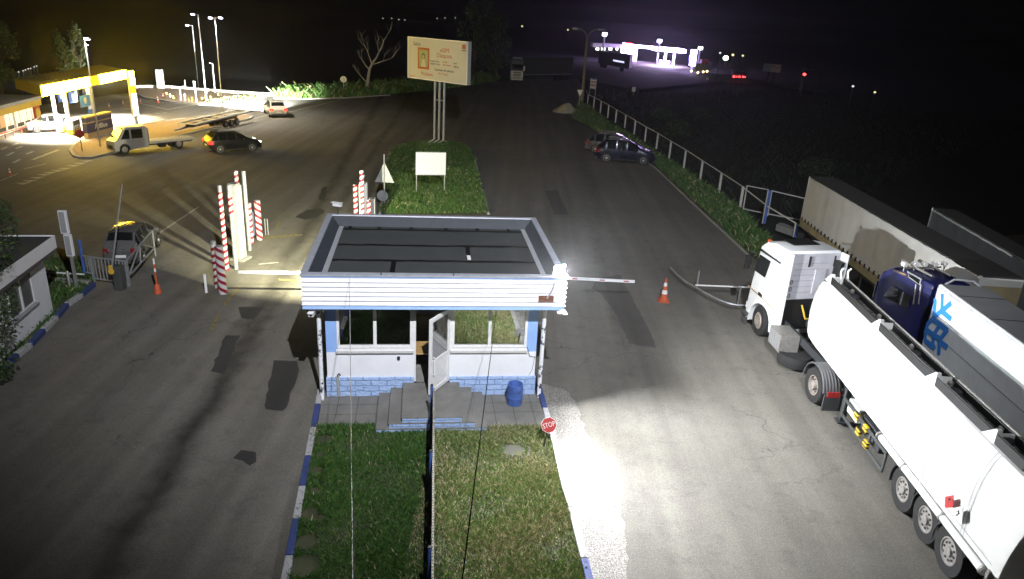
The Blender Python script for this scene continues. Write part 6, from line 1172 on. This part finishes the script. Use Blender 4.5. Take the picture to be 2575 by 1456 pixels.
for k, (mm_, w0, w1) in enumerate((('st_blue', -.42, .42), ('red', -.38, -.05), ('dgrey', .05, .35), ('red', -.38, .0), ('dgrey', .1, .38))): z_ = zb_ - .16 - (k + 1) // 2 * .42; b.slab([m_ + d * w0 + Z * z_ + V((0, -.034, 0)), m_ + d * w1 + Z * z_ + V((0, -.034, 0)), m_ + d * w1 + Z * (z_ + .2) + V((0, -.034, 0)), m_ + d * w0 + Z * (z_ + .2) + V((0, -.034, 0))], V((0, -1, 0)), .004, M[mm_])
b.build('print', sp_)
q = G(1455, 271); h = HT(1455, 271, 226); t = thing('yield_sign', 'white triangular yield sign pointing down beside the lamp pole', 'road sign', q); b = MB(); b.tube([q, q + Z * h], .04, M['galv'], 6); b.build('pole', t); b = MB(); b.slab([q + V((-.36, -.06, h)), q + V((.36, -.06, h)), q + V((.02, -.06, h - .75))], V((0, -1, 0)), .02, M['signwhite']); b.build('sign_plate', t)
q0, q1 = G(1388, 280), G(1452, 284); c = q0.lerp(q1, .5); L_ = (q1 - q0).length; b = MB(); nr, na = 8, 26; vs = []
for i in range(nr + 1):
    r = 1 - i / nr
    for j in range(na): a = 2 * pi * j / na; k = 1 + .12 * sin(3 * a + 1) + .06 * sin(7 * a); vs.append(c + V((cos(a) * L_ / 2 * r * k + .35 * (1 - r), sin(a) * L_ * .40 * r * k, (1 - r ** 1.5) * 1.0 * (1 + .06 * sin(5 * a + i)))))
b.add(vs, [(i * na + j, i * na + (j + 1) % na, (i + 1) * na + (j + 1) % na, (i + 1) * na + j) for i in range(nr) for j in range(na)], M['sand']); tag(b.build('sand_heap', smooth=True), 'pale heap of sand dumped at the end of the right kerb', 'sand heap')
# right fence: white posts, sloping top rail
F_ = lambda x, y: (1379.4 + .2895 * x, 38.3 + .2895 * y)
tops = [F_(*q) for q in ((340, 690), (395, 712), (455, 745), (520, 780), (590, 820), (670, 865), (757, 915), (850, 970), (950, 1025), (1065, 1095), (1195, 1170), (1340, 1265), (1500, 1370))]; bots = [F_(*q) for q in ((338, 770), (390, 812), (448, 850), (513, 892), (580, 933), (660, 980), (742, 1036), (835, 1096), (935, 1162), (1045, 1250), (1172, 1328), (1315, 1430), (1478, 1540))]
tops.append((1867, 470)); bots.append((1859, 528))
fen = thing('rail_fence', 'long white post and rail fence between the right lane and the dark field', 'fence', G(*bots[6])); M['fence'] = mat('fence_paint', (0.50, 0.50, 0.48), .6, noise=.15, ns=5); tp = []
for (x, y), (xb, yb) in zip(tops, bots): q = G(xb, yb); h = HT(xb, yb, y); tp.append(q + Z * h); b = MB(); b.cbox((q.x, q.y, h / 2), (.13, .13, h), M['fence']); b.build('post', fen)
b = MB(); b.tube([F_0 for F_0 in [G(1472, 250) + Z * 1.2] + tp], .04, M['fence'], 6); b.build('rail', fen)
def pipeframe(corn, label, posts=()):
    (x0, y0), (x1, y1), (x2, y2), (x3, y3) = corn; a, c = G(x3, y3), G(x2, y2); ta_, tc = a + Z * HT(x3, y3, y0), c + Z * HT(x2, y2, y1); t = thing('pipe_frame_fence', label, 'fence', a.lerp(c, .5)); b = MB(); lo1, lo2 = a + Z * .12, c + Z * .12
    b.tube([lo1, ta_, tc, lo2, lo1], .045, M['fence'], 6); b.tube([V((a.x, a.y, 0)), lo1], .04, M['fence'], 6); b.tube([V((c.x, c.y, 0)), lo2], .04, M['fence'], 6); b.build('frame', t)
    return t
pipeframe(((1873, 467), (1925, 477), (1920, 541), (1868, 530)), 'square white pipe frame panel at the near end of the rail fence'); pipeframe(((1934, 480), (2021, 499), (2012, 558), (1930, 543)), 'wide white pipe frame panel against the beige trailer')
def bpost(x, y, yt, label): q = G(x, y); h = HT(x, y, yt); b = MB(); b.cbox((q.x, q.y, h / 2), (.14, .14, h), M['bin']); b.cbox((q.x - .1, q.y, h / 2), (.04, .10, h), M['fence']); tag(b.build('fence_post'), label, 'post')
bpost(1921, 562, 478, 'blue and white post between the two pipe frame panels'); bpost(1999, 596, 563, 'blue and white post behind the white cab roof'); bpost(2165, 725, 684, 'blue and white post between the white cab and the blue cab')
a, c, e_ = G(1862, 528) + Z * HT(1862, 528, 473), G(1921, 562) + Z * HT(1921, 562, 518), G(1999, 596) + Z * HT(1999, 596, 564); b = MB(); b.tube([a, c, e_], .04, M['fence'], 6); f2 = G(2165, 725) + Z * HT(2165, 725, 684); b.tube([e_, f2], .04, M['fence'], 6); tag(b.build('fence_rail'), 'sloping white rail passing behind the white truck cab', 'railing')
b = MB(); a, c = G(1950, 575), G(2020, 600); d = V((.4, .5, 0)); b.hexa([a + Z * -.1, c + Z * -.1, c + d - Z * .1, a + d - Z * .1, a + Z * .25, c + Z * .25, c + d + Z * .25, a + d + Z * .25], M['concrete']); tag(b.build('concrete_block', bevel=.02), 'low grey concrete block under the wide pipe frame panel', 'block')
# dead tree, round sign, trees
def branch(b, p, d, L, r, depth, m):
    pts = [p]; q = p.copy(); k = 4
    for i in range(k): d = (d + V((RND.uniform(-.25, .25), RND.uniform(-.25, .25), RND.uniform(-.05, .22)))).normalized(); q = q + d * L / k; pts.append(q.copy())
    b.tube(pts, [r * (1 - .18 * i) for i in range(k + 1)], m, 6 if depth > 1 else 4)
    if depth > 0:
        for i in range(3 if depth > 1 else 4): f = RND.uniform(.35, 1.0); o = pts[min(k, int(f * k) + 1)]; n = (d + V((RND.uniform(-1, 1), RND.uniform(-.8, .8), RND.uniform(-.1, .8)))).normalized(); branch(b, o, n, L * RND.uniform(.45, .7), r * .45, depth - 1, m)
p = G(920, 232); t = thing('dead_tree', 'bare pale dead tree leaning right on the grass strip', 'tree', p); RND.seed(23); b = MB(); b.tube([p, p + V((.25, 0, 1.3)), p + V((.5, 0, 2.8)), p + V((.9, 0, 3.6))], [.24, .20, .16, .13], M['deadwood'], 8); b.build('trunk', t, smooth=True); b = MB()
for o, d, L_, r in ((V((.9, 0, 3.6)), V((.6, 0, .9)), 3.0, .13), (V((.5, 0, 2.8)), V((-.6, .1, .6)), 1.8, .08), (V((.85, 0, 3.4)), V((1, 0, .22)), 2.8, .08), (V((.25, 0, 1.2)), V((-.8, 0, .6)), 1.6, .08), (V((.8, 0, 3.3)), V((-.1, 0, 1)), 2.2, .09)): branch(b, p + o, d.normalized(), L_, r, 2, M['deadwood'])
b.build('branches', t, smooth=True)
q = G(865, 243); h = HT(865, 243, 193); t = thing('round_sign', 'back of a round white sign on a grey pole left of the dead tree', 'road sign', q); b = MB(); b.tube([q, q + Z * h], .05, M['galv'], 6); b.build('pole', t); b = MB(); o = q + Z * (h - .3); b.tube([o + V((0, -.02, 0)), o + V((0, .02, 0))], .38, M['galv'], 18); b.build('sign_plate', t)
RND.seed(31)
gT = 'dark trees behind the road'
tree('tall dark poplar right behind the billboard, left of the pair', G(1195, 212), 11, 2.2, 2600, .32, ('leaf2', 'leaf2', 'leaf1'), gT); tree('tall dark tree between the billboard and the far lorry', G(1245, 208), 10, 2.4, 2200, .32, ('leaf2', 'leaf2', 'leaf1'), gT)
tree('leafy tree at the far left edge behind the shop', G(10, 262), 7.0, 1.6, 2600, .22, ('leaf1', 'leaf3', 'leaf2'), None); tree('pale bushy tree behind the canopy roof left of the lamp post', G(178, 235), 6.2, 1.1, 1800, .22, ('leaf3', 'leaf1', 'leaf3'), None); tree('feathery slim tree touching the farthest lamp post', G(210, 235), 6.6, .9, 1300, .22, ('leaf3', 'leaf2', 'leaf3'), None)
RND.seed(41)
for i, (x, y, r, lab) in enumerate(((1590, 236, 1.0, 'low pale bush beside the small white marker sign'), (1660, 300, 1.3, 'dark bush in the field behind the middle of the fence'), (1700, 345, 1.6, 'broad dark bush in the field above the parked cars'), (1760, 300, 1.4, 'dark bush farther out in the field'), (2050, 450, 1.5, 'dark bush in the field by the beige trailer'))):
    q = G(x, y, -.3); b = MB(); leaves(b, q + Z * r * .5, (r, r, r * .6), 700, .16, ('leaf1', 'leaf2', 'leaf2'), .2); tag(b.build('bush', recalc=False), lab, 'bush')
# far lorry facing the camera
q = G(1299, 207); fy = radians(-85); lf = Fr((q.x, q.y), fy); far_l = thing('parked_lorry', 'lorry with pale grille and dark trailer parked in the gloom past the crossing', 'truck', q, fy); HL = 3.4; LW2 = 1.0
b = MB(); lf.box(b, -1.9, -.05, -LW2, LW2, 1.6, HL, M['dgrey']); lf.box(b, -1.9, 0, -LW2, LW2, .5, 1.6, M['grey']); b.build('cab', far_l, bevel=.06)
M['lorry_front'] = mat('lorry_front', (0.52, 0.51, 0.46), .5); b = MB(); lf.box(b, 0.0, .05, -LW2 + .04, LW2 - .04, .35, 1.75, M['lorry_front']); b.build('front_panel', far_l, bevel=.03); b = MB()
for z in (.62, .95, 1.2, 1.45): lf.box(b, .05, .07, -LW2 * .62, LW2 * .62, z, z + .12, M['black'])
b.build('grille', far_l); b = MB(); lf.box(b, -.05, .0, -LW2 + .1, LW2 - .1, 1.95, 2.75, M['glass']); b.build('windscreen', far_l)
for s in (-1, 1): b = MB(); lf.box(b, .05, .08, s * LW2 * .68, s * LW2 * .93, .5, .72, M['head_off']); b.build('headlight', far_l)
for s in (-1, 1): b = MB(); lf.box(b, -.2, -.1, s * LW2, s * (LW2 + .22), 1.8, 2.5, M['signwhite'] if s > 0 else M['black']); b.build('mirror', far_l); wheel(far_l, (-1.0, s * LW2, .5), .5, .3, s, n=16)
tr_ = G(1425, 200); ax_ = (tr_ - lf(-2.6, 0, 0)); ly = atan2(ax_.y, ax_.x); l2 = Fr((lf(-2.3, 0, 0).x, lf(-2.3, 0, 0).y), ly); TLL = min(14, ax_.length); b = MB(); l2.box(b, 0.2, TLL, -1.1, 1.1, 1.0, 3.7, M['dgrey']); b.build('trailer_box', far_l); b = MB(); l2.box(b, .18, .25, -1.12, 1.12, 1.0, 3.72, M['grey']); l2.box(b, .2, TLL, -1.12, -1.1, 1.0, 1.1, M['grey']); b.build('trailer_frame', far_l)
for k in range(3): b = MB(); o = l2(TLL * .7 + k * 1.3, -1.0, .5); b.tube([o, o + l2.y * .3], .5, M['rubber'], 14); b.build('wheel', far_l)
# ------------------------------------------------------------------ far white filling station (right)
M['fs_white'] = glow('far_station_lit', (0.62, 0.45, 1.0), 26); M['fs_blue'] = glow('far_station_violet', (0.30, 0.18, 1.0), 16); M['fs_red'] = glow('far_station_red', (1.0, 0.08, 0.10), 14); M['fs_warm'] = glow('far_station_warm', (0.9, 1.0, 0.75), 4); M['fs_wall'] = mat('far_wall', (.5, .48, .5), .6)
fs = thing('far_station', 'far white filling station glowing violet on the right horizon', 'filling station', G(1650, 165))
def up_box(parent, name, px0, px1, yt, m, depth=1.0, zb=0.0, both=None):
    a, c = G(*px0), G(*px1); h = HT(px0[0], px0[1], yt); b = MB(); d = V((0, depth, 0)); b.hexa([a + Z * zb, c + Z * zb, c + d + Z * zb, a + d + Z * zb, a + Z * h, c + Z * h, c + d + Z * h, a + d + Z * h], M[m]); return b.build(name, parent)
def hang(parent, name, px0, px1, ybase, ytop, ybot, m, depth=4):
    a, c = G(px0, ybase[0]), G(px1, ybase[1]); h1, h0 = HT(px0, ybase[0], ytop), HT(px0, ybase[0], ybot); b = MB(); d = V((0, depth, 0)); b.hexa([a + Z * h0, c + Z * h0, c + d + Z * h0, a + d + Z * h0, a + Z * h1, c + Z * h1, c + d + Z * h1, a + d + Z * h1], M[m]); return b.build(name, parent)
up_box(fs, 'shop_front', (1566, 150), (1600, 154), 118, 'fs_white', 6); hang(fs, 'sign_band', 1566, 1588, (150, 152), 115, 108, 'fs_red', 2); hang(fs, 'sign_band', 1563, 1568, (150, 150), 116, 107, 'fs_blue', 1.5); hang(fs, 'lit_fascia', 1589, 1628, (153, 158), 119, 112, 'fs_white', 1.5); hang(fs, 'sign_band', 1630, 1638, (158, 159), 124, 115, 'fs_red', 1.0)
hang(fs, 'canopy', 1645, 1720, (164, 171), 128, 119, 'fs_white', 8); hang(fs, 'side_roof', 1488, 1560, (147, 150), 118, 108, 'fs_wall', 8)
for x, y, w in ((1650, 164, 3), (1668, 166, 5), (1690, 169, 4)): up_box(fs, 'column', (x, y), (x + w, y + .3), 130, 'fs_white', .5)
for x, y in ((1658, 165), (1677, 167)): up_box(fs, 'fuel_pump', (x, y), (x + 6, y + .6), y - 14, 'fs_white', .6)
for x, w in ((1496, 8), (1510, 10), (1528, 9), (1546, 6)): hang(fs, 'lit_window', x, x + w, (148, 148.5), 126, 120, 'fs_warm', .3)
sheet('forecourt', [G(*q) for q in ((1580, 151), (1720, 162), (1742, 176), (1735, 187), (1650, 187), (1600, 176), (1584, 166))], -.01, M['forecourt'])
t = thing('far_totem', 'glowing white and blue totem sign right of the far filling station', 'sign', G(1739, 180)); hang(t, 'lit_panel', 1732, 1746, (180, 181), 165, 125, 'fs_white', .6); hang(t, 'blue_edge', 1730, 1732, (180, 180), 152, 140, 'fs_blue', .6); up_box(t, 'base', (1736, 180), (1742, 180.3), 165, 'grey', .5)
def distant(x, y, z, rpx, m, label, group=None, base=True, name='distant_lamp'):
    p = G(x, y, z); r = rpx * (p - CAMP).length / FPX; t = thing(name, label, 'lamp', V((p.x, p.y, -.3)), 0, group); b = MB(); b.lathe([(r * .5, -r * .8), (r, -r * .3), (r, r * .3), (r * .5, r * .8)], M[m], tuple(p), 'z', 10); b.build('bulb', t, smooth=True)
    b = MB(); b.tube([V((p.x, p.y, -.3)), p - Z * r], max(.05, r * .18), M['dgrey'], 5); b.build('pole', t); return t
M['dl_w'] = glow('distant_white', (.95, .97, 1.0), 1.0); M['dl_y'] = glow('distant_yellow', (1, .9, .45), 1.2); M['dl_g'] = glow('distant_greenish', (.75, 1.0, .8), 12); M['dl_o'] = glow('head_lamp_amber', (1.0, .72, .25), 8); M['dl_r'] = glow('tail_lamp_far', (1.0, .05, .05), 7)
for i, (x, y) in enumerate(((963, 46), (985, 46), (1003, 49), (1018, 50), (1099, 46), (1119, 45), (1145, 45))): distant(x, y, 4, 1.1, 'dl_w', 'tiny white lamp of a far village on the horizon above the billboard', 'village lights above the billboard')
for x, y in ((1313, 66), (1428, 75)): distant(x, y, 4, 2.2, 'dl_y', 'lone pale lamp on the horizon between the billboard and the street lamp', 'lone lamps left of the street lamp')
for x, y in ((47, 181), (58, 178), (64, 176), (71, 173), (77, 172), (86, 168), (92, 166)): distant(x, y, 3, 1.3, 'dl_w', 'tiny lamp of a settlement in the dark behind the filling station shop', 'settlement lights behind the shop')
distant(1825, 146, 6, 6, 'dl_g', 'bright greenish white lamp right of the far filling station'); distant(1811, 133, 6, 2.5, 'dl_w', 'dim white lamp above the greenish one'); distant(1843, 138, 6, 3.2, 'dl_y', 'pale yellow lamp right of the greenish one'); distant(1868, 140, 6, 2.6, 'dl_y', 'small yellow lamp farthest right of the far station row'); distant(2145, 217, 3, 2.6, 'dl_w', 'lone white lamp in the dark field at the right'); distant(2200, 232, 3, 2.4, 'dl_y', 'lone yellowish lamp lowest in the dark field at the right'); distant(2023, 187, 3.5, 3.5, 'dl_r', 'lone red lamp on a roadside frame right of the far billboard')
for x, y, yb, lab in ((1513, 86, 134, 'twin white floodlight on a pole above the far side roof'), (1651, 103, 120, 'white floodlight over the far station canopy'), (1755, 121, 161, 'white floodlight on a pole right of the far totem')):
    q = G(x, 165); h = HT(x, 165, y); b = MB(); t = thing('area_lamp', lab, 'lamp post', q); b.tube([q, q + Z * h], .22, M['galv'], 6); b.build('pole', t); b = MB(); b.cbox((q.x, q.y - .1, q.z + h), (1.0, .5, .7), M['lamp_white']); b.build('lamp', t)
# trucks by the far station
q0, q1 = G(1503, 168), G(1580, 184); t = thing('parked_lorry', 'dark lorry with a lit stripe parked before the far filling station', 'truck', q0.lerp(q1, .5)); hh = HT(1580, 184, 140); b = MB(); d = V((1.5, 6, 0)); b.hexa([q0 + Z * .8, q1 + Z * .8, q1 + d + Z * .8, q0 + d + Z * .8, q0 + Z * hh, q1 + Z * hh, q1 + d + Z * hh, q0 + d + Z * hh], M['dgrey']); b.build('body', t); M['stripe_lit'] = glow('side_marker_lit', (.6, .6, 1.0), 1.6); b = MB(); n_ = V((0, -.1, 0)); b.hexa([q0.lerp(q1, f) + n_ * o + Z * (hh * k) for k in (.52, .62) for f, o in ((.50, 1), (.84, 1), (.84, 0), (.50, 0))], M['stripe_lit']); b.build('lit_stripe', t); b = MB()
for f in (.15, .25, .8): b = MB(); o = q0.lerp(q1, f); b.tube([o + Z * .5 + V((0, .6, 0)), o + Z * .5 + V((0, .2, 0))], .5, M['rubber'], 12); b.build('wheel', t)
q0, q1 = G(1746, 187), G(1779, 187); t = thing('moving_lorry', 'lorry with four amber lamps driving from the far filling station', 'truck', q0.lerp(q1, .5)); hh = HT(1760, 187, 160); b = MB(); b.hexa([q0 + Z * .6, q1 + Z * .6, q1 + V((3, 9, .6)), q0 + V((3, 9, .6)), q0 + Z * hh, q1 + Z * hh, q1 + V((3, 9, hh)), q0 + V((3, 9, hh))], M['grey']); b.build('body', t, bevel=.1); b = MB(); a = q0.lerp(q1, .7) + Z * hh; b.cbox((a.x, a.y + 1, a.z + .4), (1.6, 1.5, .9), M['st_red']); b.build('deflector', t)
for x, y in ((1738, 178.5), (1754.5, 182.5), (1768, 180.5), (1777, 179)): p = G(x, y, .8); r = 2.3 * (p - CAMP).length / FPX; b = MB(); p = V((p.x, min(p.y, q0.y) - .15, p.z)); b.lathe([(r, -.08), (r, 0), (r * .7, .06)], M['dl_o'], tuple(p), 'y', 12); b.build('headlight', t)
q0, q1 = G(1841, 202), G(1874, 203); t = thing('moving_lorry', 'lorry driving away showing a row of red tail lamps', 'truck', q0.lerp(q1, .5)); hh = HT(1858, 202, 182); b = MB(); b.hexa([q0 + Z * .5, q1 + Z * .5, q1 + V((2, 9, .5)), q0 + V((2, 9, .5)), q0 + Z * hh, q1 + Z * hh, q1 + V((2, 9, hh)), q0 + V((2, 9, hh))], M['dgrey']); b.build('body', t, bevel=.1)
for f, r in ((.08, 2.6), (.28, 1.4), (.5, 2.6), (.78, 2.0), (.92, 1.4)): p = q0.lerp(q1, f) + Z * .75 - V((0, .1, 0)); r = r * (p - CAMP).length / FPX; b = MB(); b.lathe([(r, -.06), (r, 0.02)], M['dl_r'], tuple(p), 'y', 12); b.build('taillight', t)
# far billboard, small markers, roadside frame
q0, q1 = G(1928, 209), G(1942, 211); t = thing('billboard', 'small far billboard with a blue and white picture on two legs', 'billboard', q0.lerp(q1, .5)); M['fb1'] = mat('far_print_blue', (.28, .36, .55), .6); M['fb2'] = mat('far_print_white', (.6, .58, .6), .6, col2=(.25, .12, .14), thr=(.5, .62), ns=.7)
m_ = q0.lerp(q1, .5); w = 20 * (m_ - CAMP).length / FPX; za, zb_ = HT(1935, 210, 181), HT(1935, 210, 161); d = V((.87, -.5, 0)); 
for q in (q0, q1): b = MB(); b.tube([q, q + Z * za], .16, M['bark'], 6); b.build('leg', t)
def pn_(u0_, u1_, o, m, nm): b = MB(); n_ = V((-.5, -.87, 0)); b.slab([m_ + d * w * u + Z * z + n_ * o for u, z in ((u0_, za), (u1_, za), (u1_, zb_), (u0_, zb_))], n_, .1, M[m]); b.build(nm, t)
pn_(-1, 1, 0, 'grey', 'frame'); pn_(-.97, -.1, .1, 'fb1', 'panel'); pn_(-.1, .97, .1, 'fb2', 'panel')
for x, y, yt, lab in ((1777, 207, 194, 'small white marker sign on the verge of the far road'), (1592, 239, 219, 'small white marker sign beside the low pale bush')):
    q = G(x, y); h = HT(x, y, yt); t = thing('marker_sign', lab, 'road sign', q); b = MB(); b.tube([q, q + Z * h], .05, M['galv'], 5); b.build('pole', t); b = MB(); b.cbox((q.x, q.y - .06, h * .72), (.5, .05, h * .55), M['signwhite']); b.build('sign_plate', t)
a, c = G(2010, 233), G(2050, 240); b = MB(); h = 4; b.tube([a, a + Z * h, c + Z * h, c], .12, M['dgrey'], 5); tag(b.build('roadside_frame'), 'dark roadside frame under the lone red lamp', 'frame')
for x in (1524, 1541):
    q = G(x, 251); h = HT(x, 251, 222); b = MB(); b.tube([q, q + Z * h], .05, M['bark'], 5); tag(b.build('wooden_stake'), 'thin dark stake in the field behind the information board', 'stake', 'field stakes behind the information board')
BLOOM_HAZE = 0.0005
# ================================================================== LIGHT
w = bpy.data.worlds.new('World'); SC.world = w; w.use_nodes = True; nt = w.node_tree; bg = nt.nodes['Background']; sky = nt.nodes.new('ShaderNodeTexSky'); sky.sky_type = 'NISHITA'; sky.sun_disc = False; sky.sun_elevation = radians(-4); sky.sun_rotation = radians(200)
nt.links.new(sky.outputs[0], bg.inputs['Color']); bg.inputs['Strength'].default_value = 0.004
def lamp(kind, name, loc, power, col, aim=None, **k):
    L_ = bpy.data.lights.new(name, kind); L_.energy = power; L_.color = col
    for a, v in k.items(): setattr(L_, a, v)
    o = bpy.data.objects.new(name, L_); COL.objects.link(o); o.location = loc
    if aim is not None: o.rotation_euler = (V(aim) - V(loc)).to_track_quat('-Z', 'Y').to_euler()
    return o
# floodlight on the booth corner
lamp('AREA', 'floodlight_lamp', FP + FD * 0.08, 3600, (0.96, 0.98, 1.0), FP + V((1.0, -0.05, -0.08)) * 5, shape='RECTANGLE', size=0.2, size_y=0.12)
lamp('SPOT', 'floodlight_lamp', FP + FD * 0.09 + V((0, -0.03, 0)), 7800, (0.96, 0.98, 1.0), V((1.7, 11.2, 0)), spot_size=radians(80), spot_blend=1.0, shadow_soft_size=0.06)
# high lamp on the mast behind the camera
lamp('SPOT', 'mast_flood', (2.5, -1.0, 20.0), 50000, (0.93, 0.95, 1.0), (-3, 41, 0), spot_size=radians(82), spot_blend=1.0, shadow_soft_size=0.12)
# lamp on the left side wall of the booth, shining on the striped posts
lamp('SPOT', 'side_lamp', B(-3.45, 5.75, 3.4), 20000, (1.0, 0.95, 0.62), V((-8.8, 30.5, 0.2)), spot_size=radians(92), spot_blend=1.0, shadow_soft_size=0.06)
# canopy, shop and forecourt
for f in (.2, .5, .8): p = cA_.lerp(cB_, f) + dp * .3 - Z * .05; lamp('AREA', 'canopy_lamp', p, 4200, (1.0, 0.93, 0.75), p - Z, shape='SQUARE', size=1.0, spread=radians(105))
# headlights of the turning estate car
hp_ = wm(wsv) @ V((2.15, 0, .75)); lamp('SPOT', 'headlight_lamp', hp_, 220000, (1.0, 1.0, 0.92), hp_ + (wm(wsv).to_3x3() @ V((10, 1.5, -.75))), spot_size=radians(95), spot_blend=.8, shadow_soft_size=.08)
# far station
p = G(1672, 168); lamp('AREA', 'far_canopy_lamp', V((p.x, p.y + 3, 3.0)), 3500, (.85, .75, 1.0), V((p.x, p.y + 3, 0)), shape='SQUARE', size=6)
p = G(1640, 176); lamp('POINT', 'far_lamp', V((p.x, p.y, 6.0)), 700, (.7, .6, 1.0), shadow_soft_size=.5)
# ------------------------------------------------------------------ night haze volume added to imitate lens bloom around the lamps
if BLOOM_HAZE:
    hb_ = MB(); hb_.box(-420, 420, -25, 900, -1.3, 22.5, None if False else M['white']); hz_ = hb_.build('bloom_haze'); tag(hz_, kind='stuff'); hm = bpy.data.materials.new('bloom_haze'); hm.use_nodes = True; n2 = hm.node_tree; n2.nodes.clear(); o_ = n2.nodes.new('ShaderNodeOutputMaterial'); pv_ = n2.nodes.new('ShaderNodeVolumePrincipled'); pv_.inputs['Color'].default_value = (.9, .92, .95, 1); pv_.inputs['Density'].default_value = BLOOM_HAZE; pv_.inputs['Anisotropy'].default_value = 0.8; n2.links.new(pv_.outputs[0], o_.inputs['Volume']); hz_.data.materials.clear(); hz_.data.materials.append(hm)
SC.render.engine = 'CYCLES'; SC.cycles.max_bounces = 6; SC.cycles.diffuse_bounces = 2; SC.cycles.glossy_bounces = 3; SC.cycles.transparent_max_bounces = 8; SC.cycles.volume_bounces = 0; SC.cycles.use_denoising = True; SC.cycles.sample_clamp_indirect = 6.0; SC.cycles.caustics_reflective = False; SC.cycles.caustics_refractive = False
vs2 = SC.view_settings; vs2.view_transform = 'Standard'; vs2.look = 'None'; vs2.exposure = 0; vs2.gamma = 1; vs2.use_curve_mapping = False
SC.display_settings.display_device = 'sRGB'
